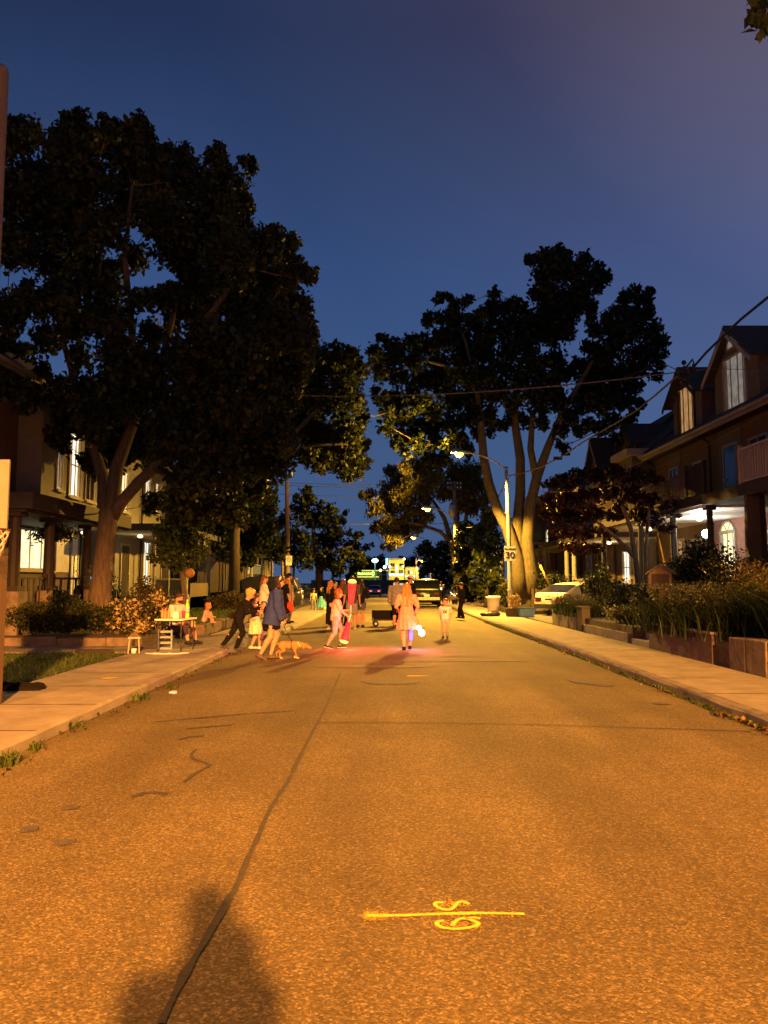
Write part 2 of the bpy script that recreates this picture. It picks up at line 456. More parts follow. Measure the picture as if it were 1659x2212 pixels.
def cloth(name, col, var=0.15, scale=14): return M(name, col, 0.95, var, scale, 0.25, 60, spec=0.08)
c_white = cloth('white_cotton', (0.55, 0.52, 0.49)); c_black = cloth('black_cloth', (0.008, 0.0075, 0.008)); c_blue = cloth('blue_jacket_cloth', (0.028, 0.042, 0.19))
c_pink = cloth('pink_cotton', (0.58, 0.32, 0.34)); c_grey = cloth('grey_cloth', (0.2, 0.2, 0.21)); c_dgrey = cloth('dark_grey_cloth', (0.06, 0.058, 0.06))
c_floral = M('floral_print', (0.36, 0.23, 0.19), 0.9, 0.6, 34, 0.2, 50); c_skirtf = M('white_floral_print', (0.58, 0.5, 0.36), 0.9, 0.6, 34, 0.2, 50)
c_purple = M('sequin_top', (0.17, 0.075, 0.10), 0.4, 0.8, 40, 0.3, 60, spec=0.6); c_denim = cloth('denim', (0.07, 0.085, 0.13)); c_turq = cloth('turquoise_tulle', (0.12, 0.42, 0.56))
c_lgrey = cloth('light_grey_cloth', (0.2, 0.19, 0.21)); c_red = cloth('red_plastic', (0.75, 0.06, 0.03)); c_yel = cloth('pale_yellow_knit', (0.6, 0.5, 0.25))
c_cream = cloth('cream_canvas', (0.55, 0.47, 0.3)); c_navy = cloth('navy_cloth', (0.022, 0.022, 0.04))
h_dark = M('dark_hair', (0.022, 0.014, 0.01), 0.55, 0.5, 30, 0.6, 60, stretch=(1, 1, 0.25)); h_brown = M('brown_hair', (0.12, 0.05, 0.025), 0.5, 0.5, 30, 0.6, 60, stretch=(1, 1, 0.25))
h_red = M('auburn_hair', (0.2, 0.06, 0.022), 0.5, 0.5, 30, 0.6, 60, stretch=(1, 1, 0.25)); h_blond = M('blond_hair', (0.45, 0.28, 0.09), 0.5, 0.4, 30, 0.6, 60, stretch=(1, 1, 0.25))
h_gold = M('golden_brown_hair', (0.3, 0.14, 0.05), 0.5, 0.55, 36, 0.7, 60, stretch=(1, 1, 0.25))
m_fur = M('tan_fur', (0.34, 0.18, 0.07), 0.9, 0.3, 14, 0.5, 60)
# ------------------------------------------------------------------ camera, sky, render
cam = bpy.data.cameras.new('camera'); camo = bpy.data.objects.new('camera', cam); COL.objects.link(camo)
camo.location = (0, 0, CAMH); camo.rotation_euler = (PI/2 + PITCH, 0, 0)
cam.sensor_fit = 'HORIZONTAL'; cam.sensor_width = 36; cam.lens = 36*F_PX/1659; cam.clip_start = 0.05; cam.clip_end = 3000
S.camera = camo
W = bpy.data.worlds.new('World'); S.world = W; W.use_nodes = True
wn, wl = W.node_tree.nodes, W.node_tree.links
bg = wn['Background']
sky = wn.new('ShaderNodeTexSky'); sky.sky_type = 'NISHITA'; sky.sun_disc = False
SUN_EL, SUN_ROT = math.radians(1.0), math.radians(200)
sky.sun_elevation = SUN_EL; sky.sun_rotation = SUN_ROT; sky.air_density = 1.6; sky.dust_density = 0.3; sky.ozone_density = 5.0
# dusk: the daylight sky dimmed, with the glow of the town low down and to the right
tc = wn.new('ShaderNodeTexCoord'); sep = wn.new('ShaderNodeSeparateXYZ'); wl.new(tc.outputs['Generated'], sep.inputs[0])
ramp = wn.new('ShaderNodeValToRGB'); re_ = ramp.color_ramp.elements
re_[0].position = 0.0; re_[0].color = (0.060, 0.110, 0.235, 1); re_[1].position = 1.0; re_[1].color = (0.010, 0.014, 0.034, 1)
for p, c in ((0.18, (0.052, 0.102, 0.236)), (0.37, (0.034, 0.073, 0.198)), (0.48, (0.026, 0.052, 0.138)), (0.60, (0.016, 0.029, 0.084))):
    q = re_.new(p); q.color = (*c, 1)
wl.new(sep.outputs['Z'], ramp.inputs['Fac'])
dot = wn.new('ShaderNodeVectorMath'); dot.operation = 'DOT_PRODUCT'
gd = Vector((0.55, 0.45, 0.70)).normalized(); dot.inputs[1].default_value = gd; wl.new(tc.outputs['Generated'], dot.inputs[0])
gl = wn.new('ShaderNodeValToRGB'); ge = gl.color_ramp.elements
ge[0].position = 0.66; ge[0].color = (0, 0, 0, 1); ge[1].position = 1.0; ge[1].color = (0.13, 0.085, 0.065, 1)
for p_, c_ in ((0.76, (0.010, 0.007, 0.007)), (0.84, (0.022, 0.011, 0.010)), (0.925, (0.076, 0.048, 0.044))):
    q = ge.new(p_); q.color = (*c_, 1)
wl.new(dot.outputs['Value'], gl.inputs['Fac'])
nz = wn.new('ShaderNodeTexNoise'); nz.inputs['Scale'].default_value = 2.2; nz.inputs['Detail'].default_value = 4; wl.new(tc.outputs['Generated'], nz.inputs['Vector'])
nr = wn.new('ShaderNodeMapRange'); nr.inputs[1].default_value = 0.3; nr.inputs[2].default_value = 0.7; nr.inputs[3].default_value = 0.9; nr.inputs[4].default_value = 1.1
wl.new(nz.outputs['Fac'], nr.inputs[0])
ad = wn.new('ShaderNodeMixRGB'); ad.blend_type = 'ADD'; ad.inputs['Fac'].default_value = 1
wl.new(ramp.outputs['Color'], ad.inputs[1]); wl.new(gl.outputs['Color'], ad.inputs[2])
sk = wn.new('ShaderNodeMixRGB'); sk.blend_type = 'MIX'; sk.inputs['Fac'].default_value = 0.012   # a trace of the physical sky
wl.new(ad.outputs[0], sk.inputs[1]); wl.new(sky.outputs['Color'], sk.inputs[2])
ml = wn.new('ShaderNodeVectorMath'); ml.operation = 'SCALE'; wl.new(sk.outputs[0], ml.inputs[0]); wl.new(nr.outputs[0], ml.inputs['Scale'])
wl.new(ml.outputs[0], bg.inputs['Color']); bg.inputs['Strength'].default_value = 1.0
S.view_settings.view_transform = 'Standard'; S.view_settings.look = 'None'; S.view_settings.exposure = 0; S.view_settings.gamma = 1
S.cycles.use_denoising = True
S.cycles.max_bounces = 5; S.cycles.diffuse_bounces = 3; S.cycles.glossy_bounces = 2; S.cycles.transmission_bounces = 3
S.cycles.sample_clamp_indirect = 3.0; S.cycles.use_light_tree = True

def lamp(name, kind, loc, col, power, parent=None, rad=0.12, aim=None, angle=None, blend=0.5):
    l = bpy.data.lights.new(name, kind); l.color = col; l.energy = power
    if kind != 'SUN': l.shadow_soft_size = rad
    if kind == 'SPOT': l.spot_size = math.radians(angle); l.spot_blend = blend
    o = bpy.data.objects.new(name, l); COL.objects.link(o); o.location = loc
    if aim is not None: o.rotation_euler = (Vector(aim) - Vector(loc)).to_track_quat('-Z', 'Y').to_euler()
    if parent: o.parent = parent
    return o
sun = bpy.data.lights.new('last_daylight', 'SUN'); sun.energy = 0.012; sun.angle = math.radians(30); sun.color = (0.8, 0.75, 1.0)
suno = bpy.data.objects.new('last_daylight', sun); COL.objects.link(suno)
suno.rotation_euler = (math.radians(72), 0, math.radians(-20))

# ------------------------------------------------------------------ the ground
ys_all = [-40, -20, -8, 0, 4, 8, 12, 16, 17.2, 20, 21.5, 24, 28, 32, 36, 40, 45, 50, 56, 62, 70, 80, 90, 100, 110, 120, 135, 150, 170]
def run(name, mat, prof, y0, y1, xo=lambda y: 0, kind='structure', closed=True, wob=0.0):
    """a cross-section swept down the street"""
    ys = sorted({y0, y1} | {y for y in ys_all if y0 < y < y1} | ({y0+i*0.5 for i in range(int((min(y1, 45)-y0)*2))} if wob else set()))
    vs, fs = [], []; n = len(prof)
    for y in ys:
        for x, z in prof:
            vs.append((x + xo(y) + (random.uniform(-wob, wob) if wob else 0), y, z + gz(y) + (random.uniform(-wob, wob)*0.6 if wob and z > 0.05 else 0)))
    for i in range(len(ys)-1):
        for k in range(n if closed else n-1):
            a, b = i*n+k, i*n+(k+1) % n
            fs.append((a, b, b+n, a+n))
    if closed:
        fs.append(tuple(range(n))[::-1]); fs.append(tuple(range((len(ys)-1)*n, len(ys)*n)))
    o = mesh_obj(name, vs, fs, mat); tag(o, kind=kind); return o

gy = [-60, 0, 45, 60, 80, 100, 130, 170, 300, 900]; gxs = [-700, -60, -5.3, 5.9, 60, 700]
vs = [(x, y, gz(y)-0.03) for y in gy for x in gxs]
fs = [(i*6+k, i*6+k+1, i*6+k+7, i*6+k+6) for i in range(len(gy)-1) for k in range(5)]
tag(mesh_obj('ground', vs, fs, m_soil), kind='structure')
LX = lambda y: 0.0 if y < 21 else 0.37 + 0.2*min(max((y-22)/17, 0), 1)
RX = lambda y: 0.02 - 0.22*min(max((y-18)/14, 0), 1)
run('road', m_asph, [(-4.9, -0.004), (4.4, -0.004)], -40, 170, closed=False)
# left pavement: kerb, slabs, a dropped drive entrance, kerb again
def kerb_prof(x0, sgn, w=0.17): return [(x0, 0.0), (x0 - sgn*0.02, 0.125), (x0 - sgn*w, 0.128), (x0 - sgn*w, -0.05), (x0, -0.05)]
run('kerb', m_conc, [(-3.42, -0.05), (-3.425, 0.09), (-3.45, 0.12), (-3.6, 0.124), (-3.6, -0.05)], -20, 17.1, wob=0.008)
run('kerb', m_conc, [(-3.42, -0.05), (-3.425, 0.09), (-3.45, 0.12), (-3.6, 0.124), (-3.6, -0.05)], 21.4, 170, LX, wob=0.008)
run('pavement', m_conc, [(-3.604, -0.05), (-3.604, 0.12), (-5.2, 0.12), (-5.2, -0.05)], -20, 17.1)
run('pavement', m_conc, [(-3.604, -0.05), (-3.604, 0.12), (-5.2, 0.12), (-5.2, -0.05)], 21.4, 170, LX)
o = MB().add([(-3.35, 17.1, 0.01), (-3.35, 21.4, 0.01), (-4.1, 21.4, 0.115), (-4.1, 17.1, 0.115), (-5.3, 17.1, 0.13), (-5.3, 21.4, 0.13)], [(0,3,2,1), (3,4,5,2)]).build('driveway_apron', m_conc2); tag(o, kind='structure')
run('kerb', m_conc2, [(4.13, -0.05), (4.14, 0.08), (4.17, 0.115), (4.3, 0.12), (4.3, -0.05)], -20, 170, RX, wob=0.01)
run('pavement', m_conc, [(4.304, -0.05), (4.304, 0.118), (5.85, 0.118), (5.85, -0.05)], -20, 170, RX)
# joints between the slabs (one ribbon network per side, set a few mm proud of the slabs)
for x0, x1, off, nm in ((-5.19, -3.45, 0, 'pavement_joint'), (4.16, 5.84, 0.9, 'pavement_joint')):
    vs, fs = [], []
    y = -2.0 + off
    while y < 60:
        if not (x0 < 0 and 16.9 < y < 21.6):
            xo = LX(y) if x0 < 0 else RX(y); n = len(vs)
            w = 0.012
            for k in range(13):
                x = x0 + (x1-x0)*k/12 + xo; j = random.uniform(-0.006, 0.006)
                vs += [(x, y+j-w*random.uniform(.6, 1.4), 0.1255+gz(y)), (x, y+j+w*random.uniform(.6, 1.4), 0.1255+gz(y))]
                if k: q = n+2*k; fs.append((q-2, q, q+1, q-1))
        y += 1.63
    tag(mesh_obj(nm, vs, fs, m_soil), kind='structure')
# tar seam down the middle, cross cracks, patches
seam = [(345,2212),(400,2105),(455,2010),(505,1925),(530,1870),(560,1800),(585,1745),(620,1690),(640,1650),(665,1600),(690,1555),(705,1525),(720,1490),(735,1455)]
tag(strip('tar_seam', [G(*p) for p in seam], 0.033, 0.004, m_tar, jitter=0.4), kind='structure')
tag(strip('road_crack', [G(u, v) for u, v in ((690,1561),(760,1560),(900,1561),(1050,1563),(1200,1567),(1400,1573),(1620,1580))], 0.03, 0.004, m_tar, jitter=0.5), kind='structure')
for pts, w in (([(425,1618),(412,1630),(418,1640),(440,1647),(456,1653),(438,1662),(415,1675),(398,1690)], 0.03), ([(285,1722),(310,1713),(340,1712),(362,1716)], 0.05),
               ([(385,1598),(410,1592),(440,1590)], 0.045), ([(400,1575),(450,1570),(500,1566)], 0.04), ([(1240,1468),(1275,1478),(1320,1482)], 0.22), ([(1410,1518),(1450,1522)], 0.12),
               ([(330,1560),(520,1543),(640,1535)], 0.03)):
    tag(strip('road_crack', [G(u, v) for u, v in pts], w, 0.004, m_tar if w < 0.06 else m_stain, jitter=0.6), kind='structure')
def blot(name, u, v, rx, ry, mat, z=0.0045):
    c = G(u, v); vs = [(c.x, c.y, z+gz(c.y))]; n = 22
    ph = [random.uniform(0.7, 1.25) for _ in range(n)]
    for k in range(n): a = 2*PI*k/n; r = (ph[k]+ph[(k+1)%n])/2; vs.append((c.x+rx*r*math.cos(a), c.y+ry*r*math.sin(a), z+gz(c.y)))
    return mesh_obj(name, vs, [(0, 1+k, 1+(k+1)%n) for k in range(n)], mat)
for u, v, rx, ry in ((138,1820,0.07,0.06), (62,1792,0.06,0.07), (152,1745,0.06,0.07), (845,1473,0.5,0.3)):
    tag(blot('oil_stain', u, v, rx, ry, m_stain), kind='structure')
for u, v, rx, ry in ((810,1440,1.1,0.25), (1000,1428,1.4,0.12), (1000,1418,0.5,0.06)):
    tag(blot('worn_patch', u, v, rx, ry, m_worn), kind='structure')
# a paler worn track down the right of the lane, and another on the left

# sprayed utility mark: long line with an S above and a G below
def z3(x, y): return G(713 + x/3.36, 1865 + y/3.36)
def spray(name, pts, w, parent):
    o = strip(name, [z3(*p) for p in pts], w, 0.006, m_ypaint, parent, jitter=0.22); return o
def smooth_line(pts, n=6):
    out = []
    for i in range(len(pts)-1):
        p0, p1, p2, p3 = pts[max(i-1,0)], pts[i], pts[i+1], pts[min(i+2, len(pts)-1)]
        for k in range(n):
            t = k/n
            out.append(tuple(0.5*((2*p1[d])+(-p0[d]+p2[d])*t+(2*p0[d]-5*p1[d]+4*p2[d]-p3[d])*t*t+(-p0[d]+3*p1[d]-3*p2[d]+p3[d])*t**3) for d in range(2)))
    return out + [pts[-1]]
ym = tag(strip('painted_mark', [z3(*p) for p in ((262,386),(400,387),(560,384),(700,378),(860,372),(1050,369),(1200,370),(1410,374))], 0.026, 0.006, m_ypaint, jitter=0.25), 'yellow spray painted utility line with an S and a G on the asphalt', 'road marking')
def curve_mark(name, pts, w):
    pts = [z3(*p) for p in smooth_line(pts, 10)]
    vs, fs = [], []
    for i, p in enumerate(pts):
        a, b = pts[max(i-1,0)], pts[min(i+1,len(pts)-1)]; t = (b-a).normalized(); nn = Vector((-t.y, t.x, 0))
        ww = w*(1+random.uniform(-.15,.15)); 
        vs += [tuple(p+nn*ww/2+Vector((0,0,0.0065))), tuple(p-nn*ww/2+Vector((0,0,0.0065)))]
        if i: fs.append((2*i-2, 2*i-1, 2*i+1, 2*i))
    return mesh_obj(name, vs, fs, m_ypaint, ym)
curve_mark('letter', [(820,293),(775,292),(762,310),(800,335),(860,345),(895,330),(925,295),(965,285),(1010,305)], 0.022)
curve_mark('letter', [(825,425),(785,432),(775,450),(820,475),(920,484),(1030,470),(1075,448),(1040,425),(985,410),(940,412),(905,435),(885,462)], 0.021)
curve_mark('letter', [(985,410),(1040,402),(1090,410)], 0.018)
ov_v, ov_f = [], []
for (xa, ya), (xb, yb) in (((262,386),(1410,374)), ((775,300),(1000,300)), ((775,450),(1075,455)), ((250,386),(330,388)), ((250,386),(420,386))):
    for _ in range(260):
        t_ = random.random(); c_ = z3(xa+(xb-xa)*t_, ya+(yb-ya)*t_) + Vector((random.gauss(0,.012), random.gauss(0,.026), 0)); r_ = random.uniform(.0008,.0026); k_ = len(ov_v)
        ov_v += [(c_.x-r_, c_.y-r_, .0055), (c_.x+r_, c_.y-r_*.6, .0055), (c_.x+r_*.7, c_.y+r_, .0055), (c_.x-r_, c_.y+r_*.8, .0055)]; ov_f.append((k_, k_+1, k_+2, k_+3))
mesh_obj('overspray', ov_v, ov_f, m_ypaint, ym)
# small chalk and paint dashes further up and on the slabs
for i, (u0, v0, u1, v1, z, m) in enumerate(((880,1460,925,1460,0.004,m_ypaint),(1335,1402,1380,1401,0.127,m_ypaint),(1365,1428,1395,1428,0.004,m_wpaint),(220,1466,255,1463,0.127,m_ypaint))):
    a, b = G(u0, v0, z), G(u1, v1, z)
    tag(strip('painted_dash', [a, b], 0.1 if i == 3 else 0.05, z, m, jitter=0.6), kind='structure')
# left yard: verge of grass, front path, planting bed with a stone edge, raised lawn further on
o = MB().box((-30, 8.6, -0.02), (-5.2, 16.2, 0.10)).build('lawn', m_grassbase); tag(o, kind='structure')
o = MB().box((-30, -10, -0.02), (-5.2, 8.6, 0.09)).build('driveway', m_conc2); tag(o, kind='structure')
o = MB().box((-30, 16.2, -0.02), (-5.2, 17.7, 0.125)).build('path', m_conc2); tag(o, kind='structure')
o = MB().box((-30, 18.0, -0.02), (-5.6, 30, 0.30)).build('garden_bed', m_soil); tag(o, kind='structure')
o = MB().box((-30, 30.0, -0.02), (-5.3, 34.9, 0.36)).build('lawn', m_grassbase); tag(o, kind='structure')
o = MB().box((-5.6, 21.6, -0.02), (-5.22, 34.9, 0.36)).build('lawn', m_grassbase); tag(o, kind='structure')
o = MB().box((-30, 35.0, -0.02), (-5.0, 41.5, 0.13)).build('driveway', m_conc2); tag(o, kind='structure')
o = MB().box((-30, 41.6, -0.02), (-5.0, 45, 0.2)).build('lawn', m_grassbase); tag(o, kind='structure')
# right yards
o = MB().box((5.95, -5, -0.02), (40, 17.2, 0.55)).build('garden_bed', m_soil); tag(o, kind='structure')
o = MB().box((5.95, 18.6, -0.02), (40, 27.2, 0.5)).build('garden_bed', m_soil); tag(o, kind='structure')
o = MB().box((5.86, 27.3, -0.02), (40, 34.2, 0.12)).build('driveway', m_conc2); tag(o, kind='structure')
o = MB().box((6.0, 35.2, -0.02), (40, 45, 0.25)).build('garden_bed', m_soil); tag(o, kind='structure')
# ------------------------------------------------------------------ foliage helpers
def leaf_mesh(name, C, size, mat, parent=None, droop=0.2, aspect=0.55, org=(0,0,0)):
    C = np.asarray(C, float) - np.array(org); n = len(C)
    size = np.broadcast_to(np.asarray(size, float), (n,))
    d = rng.normal(size=(n,3)); d[:,2] -= droop*2; d /= np.linalg.norm(d, axis=1)[:,None]
    r = rng.normal(size=(n,3)); w = np.cross(d, r); w /= np.linalg.norm(w, axis=1)[:,None]+1e-9
    nn = np.cross(d, w)
    L = (size*rng.uniform(0.7, 1.3, n))[:,None]
    a = C - d*L*0.5; t = C + d*L*0.5 - nn*L*0.08
    l = C + w*L*aspect*0.5 + nn*L*0.12; q = C - w*L*aspect*0.5 + nn*L*0.12
    V = np.stack([a, l, t, q], 1).reshape(-1, 3)
    Fq = np.arange(4*n).reshape(n, 4)
    return np_mesh(name, V, Fq, mat, parent)

def ball_pts(c, r, n, p=0.45, flat=1.0, sub=9, sub_r=0.42):
    """points through a clump: a loose swarm of smaller clumps, so that its edge is ragged"""
    c = np.array(c, float)
    d = rng.normal(size=(sub,3)); d /= np.linalg.norm(d, axis=1)[:,None]
    sc = d*(rng.uniform(0.35, 0.78, sub)[:,None])
    which = rng.integers(0, sub+2, n)
    q = rng.normal(size=(n,3)); q /= np.linalg.norm(q, axis=1)[:,None]
    rad = rng.uniform(0, 1, n)**p
    base = np.where((which < sub)[:,None], sc[np.minimum(which, sub-1)] + q*(rad*sub_r*rng.uniform(.8, 1.15, n))[:,None], q*(rad*0.72)[:,None])
    base[:,2] *= flat
    return c + base*r

def blades(name, X, Y, Z, h, mat, parent=None, lean=0.35, w=0.008, org=(0,0,0), dirx=None):
    n = len(X); B = np.stack([X, Y, Z], 1) - np.array(org)
    h = np.broadcast_to(h, (n,))*rng.uniform(0.6, 1.25, n)
    l = rng.normal(size=(n,2))*lean
    if dirx is not None: l = l*0.5 + dirx
    tip = B + np.stack([l[:,0]*h, l[:,1]*h, h], 1); mid = B + np.stack([l[:,0]*h*0.3, l[:,1]*h*0.3, h*0.6], 1)
    an = rng.uniform(0, 2*PI, n); s = np.stack([np.cos(an)*w, np.sin(an)*w, np.zeros(n)], 1)
    V = np.stack([B-s, B+s, mid+s*0.8, tip], 1).reshape(-1,3); 
    V2 = np.stack([mid-s*0.8], 1).reshape(-1,3)
    n4 = 4*n
    i = np.arange(n)*4
    Fq = np.stack([i, i+1, i+2, n4+np.arange(n)], 1)
    F2 = np.stack([n4+np.arange(n), i+2, i+3, i+3], 1)
    V = np.concatenate([V, V2])
    tri = np.concatenate([Fq[:,[0,1,2]], Fq[:,[0,2,3]], F2[:,[0,1,2]]])
    return np_mesh(name, V, tri, mat, parent)

n = 22000
o = blades('grass', rng.uniform(-14, -5.22, n), rng.uniform(8.7, 16.15, n), np.full(n, 0.09), 0.075, m_blade, w=0.006); tag(o, kind='stuff')
n = 9000
o = blades('grass', rng.uniform(-9.5, -5.3, n), rng.uniform(22, 34.8, n), np.full(n, 0.355), 0.09, m_blade, w=0.009); tag(o, kind='stuff')
# tufts and litter along the kerbs
def tuft(u, v, z, n, h, mat=None):
    c = G(u, v, z); return c.x + rng.normal(size=n)*0.05, c.y + rng.normal(size=n)*0.05, np.full(n, z)
T = [tuft(*a) for a in ((10,1655,0,40,.1), (20,1647,0,30,.08), (303,1512,0,30,.07), (368,1488,0,12,.12), (470,1430,0,10,.05), (150,1575,0,14,.05), (75,1620,0,14,.04))]
o = blades('weeds', *[np.concatenate([t[i] for t in T]) for i in range(3)], 0.09, m_blade, w=0.012, lean=0.6); tag(o, kind='stuff')
n = 2600; y = rng.uniform(6, 30, n); x = 4.10 + np.array([RX(q) for q in y]) - np.abs(rng.normal(size=n))*0.035
o = blades('weeds', x, y, np.zeros(n), 0.06*rng.uniform(.2, 1, n), m_blade, w=0.012, lean=0.8); tag(o, kind='stuff')
m_litter = LEAF('fallen_leaf', (0.075, 0.05, 0.022), 0.1, 0.7)
n = 190; y = np.concatenate([rng.uniform(6.8, 9.5, 130), rng.uniform(9.5, 20, 60)]); x = 4.08 + np.array([RX(q) for q in y]) - np.abs(rng.normal(size=n))*0.09
o = leaf_mesh('leaf_litter', np.stack([x, y, rng.uniform(0.01, 0.05, n)], 1), rng.uniform(0.03, 0.08, n), m_litter, aspect=0.8); tag(o, kind='stuff')
n = 160; y = rng.uniform(6.5, 20, n); x = -3.4 + np.abs(rng.normal(size=n))*0.1
o = leaf_mesh('leaf_litter', np.stack([x, y, rng.uniform(0.01, 0.03, n)], 1), rng.uniform(0.02, 0.05, n), m_straw, aspect=0.8); tag(o, kind='stuff')
# ------------------------------------------------------------------ trees
def bez(a, b, c, n=6):
    return [(a*(1-t)**2 + b*2*t*(1-t) + c*t*t) for t in [i/n for i in range(n+1)]]

def tree(name, label, stems, clumps, leafmat, barkmat, leaf, dens=1.0, group=None, cat='tree', base=None, forks=None, twigs=True, flat=1.0, droop=0.25, extra_depth=1.0, aspect=0.62):
    """stems: list of (points, radii); clumps: (centre, radius)"""
    b0 = Vector(base if base is not None else stems[0][0][0])
    t = thing(name, label, cat, b0, 0, group)
    mb = MB()
    for pts, rad in stems: mb.tube([Vector(p)-b0 for p in pts], rad, 10)
    forks = [Vector(a).lerp(Vector(b), t_) for pts, rad in stems for a, b in list(zip(pts, pts[1:]))[2 if len(pts) > 4 else 1:] for t_ in (0.0, 0.5, 1.0)] if twigs else []
    forks = forks or [s[0][-1] for s in stems]
    forks = [Vector(f) for f in forks]
    if twigs:
        order = sorted(clumps, key=lambda q: min((f-q[0]).length for f in forks))
        for c, r in order:
            c = Vector(c); f = min(forks, key=lambda q: (q-c).length + max(0, q.z-c.z)*0.8)
            forks.append(c)
            d = c - f; mid = f + d*0.5 + Vector((random.uniform(-.1,.1), random.uniform(-.1,.1), -0.06))*d.length
            r0 = min(0.05, 0.008*d.length+0.010) * (leaf/0.25 if leaf < 0.25 else 1)
            pts = bez(f, mid, c, 5); mb.tube([p-b0 for p in pts], [r0*(1-0.8*i/5) for i in range(6)], 6)
            for _ in range(3):
                q = c + Vector(rng.normal(size=3)).normalized()*r*0.75
                mb.tube([pts[3]-b0, (pts[3].lerp(q, .5)+Vector((0,0,.08*r)))-b0, q-b0], [r0*0.35, r0*0.25, r0*0.1], 5)
    mb.build('trunk', barkmat, t, True)
    C, Sz = [], []
    for c, r in clumps:
        r = r*1.10
        n = int(dens*7.0*PI*r*r/(0.5*leaf*leaf*aspect*1.6))
        C.append(ball_pts(c, r, n, flat=flat, sub=11, sub_r=0.5)); Sz.append(np.full(n, leaf))
    leaf_mesh('crown', np.concatenate(C), np.concatenate(Sz), leafmat, t, droop, aspect, org=b0)
    return t

def px_clumps(lst, Y, spread, fu=lambda x, y: (x, y), sc=1.0):
    """crown outline as surveyed: each clump gets its own depth within the crown"""
    out = []
    for i, (x, y, r) in enumerate(lst):
        u, v = fu(x, y)
        Yd = Y + random.uniform(-1, 1)*spread
        p = P(u, v, Yd); out.append((p, r*sc*Yd/F_PX*1.08))
    return out

# 1. the big maple on the left
Y1 = 22.0
L1 = [(50,285,42),(20,300,40),(75,300,28),(165,265,30),(175,300,50),(140,320,45),(235,280,30),(240,315,45),(297,258,22),(298,290,35),(310,330,45),(280,345,50),(345,345,35),(385,345,32),(400,385,50),(350,400,60),(440,395,40),
(474,318,17),(470,345,27),(485,375,34),(540,355,17),(525,345,12),(500,420,45),(525,440,24),(540,448,15),(460,450,60),(520,500,50),(560,540,45),(585,520,35),(625,525,22),(600,560,52),(640,575,30),(668,595,20),(625,600,30),
(560,600,60),(600,650,55),(640,665,38),(655,700,35),(620,720,60),(560,700,70),(480,560,70),(420,480,65),(380,540,60),(330,470,60),(270,420,70),(200,380,70),(130,390,65),(60,390,70),(20,420,60),(70,480,70),(150,480,65),(220,510,50),
(30,540,50),(110,570,50),(180,560,45),(250,585,30),(300,560,30),(430,610,60),(480,660,70),(400,680,55),(350,640,35),(330,720,35),(300,650,30),(210,620,50),(140,640,50),(70,650,45),(20,660,35),(20,740,30),(30,700,30),(110,730,35),(170,700,45),(230,690,45),(250,760,45),
(170,775,30),(90,795,22),(60,760,20),(240,700,50),(290,790,60),(350,800,55),(420,760,65),(500,760,75),(570,780,70),(630,780,50),(660,740,35),(440,840,70),(520,850,75),(590,860,60),(380,880,65),(300,860,55),(240,830,50),(190,850,40),(130,850,40),(60,860,40),(20,840,35),
(250,920,55),(320,940,60),(400,950,65),(470,930,70),(540,930,65),(600,930,50),(590,990,45),(530,1000,60),(460,1010,60),(410,1030,50),(440,1060,50),(510,1060,45),(190,930,40),(130,950,30),(240,985,40),(200,1000,30),(215,900,45),(260,960,48),(150,905,35),(330,1085,30),(400,1085,42),(440,1100,40),(500,1100,40),(550,1050,40)]
st1 = []
b1 = P(212, 1325, Y1); b1.z = 0.28
s1 = [b1+Vector((0,0,-0.3)), b1+Vector((0.0,0,0.35)), P(222,1230,Y1), P(231,1150,Y1), P(238,1100,Y1)]
st1.append((s1, [0.52, 0.34, 0.28, 0.26, 0.29]))
st1.append(([P(238,1110,Y1), P(252,1010,Y1), P(272,955,Y1+.2), P(298,880,Y1+.5), P(335,830,Y1+.8), P(352,770,Y1+1), P(372,690,Y1+1.2), P(400,560,Y1+1.5)], [0.22, 0.19, 0.17, 0.16, 0.13, 0.11, 0.08, 0.04]))
st1.append(([P(242,1118,Y1), P(262,1085,Y1-.2), P(301,1040,Y1-.5), P(345,1000,Y1-.8), P(385,975,Y1-1), P(450,920,Y1-1.2), P(540,850,Y1-1.5)], [0.2, 0.17, 0.16, 0.15, 0.13, 0.09, 0.04]))
st1.append(([P(234,1110,Y1), P(222,1030,Y1+.3), P(190,930,Y1+.8), P(164,829,Y1+1), P(134,730,Y1+1.2), P(110,600,Y1+1)], [0.2, 0.17, 0.14, 0.11, 0.08, 0.04]))
st1.append(([P(285,915,Y1+.3), P(290,830,Y1+.6), P(285,720,Y1+.4), P(270,560,Y1+.2), P(285,400,Y1)], [0.17, 0.13, 0.11, 0.08, 0.04]))
st1.append(([P(345,800,Y1+.9), P(420,720,Y1+.6), P(500,620,Y1), P(540,520,Y1-.3)], [0.12, 0.1, 0.07, 0.03]))
tree('maple_tree', 'huge dark street maple with thick leaning limbs on the left, behind the low hedge', st1, px_clumps(L1, Y1+0.3, 2.6), m_leaf, m_bark, 0.20, 1.15, cat='tree')
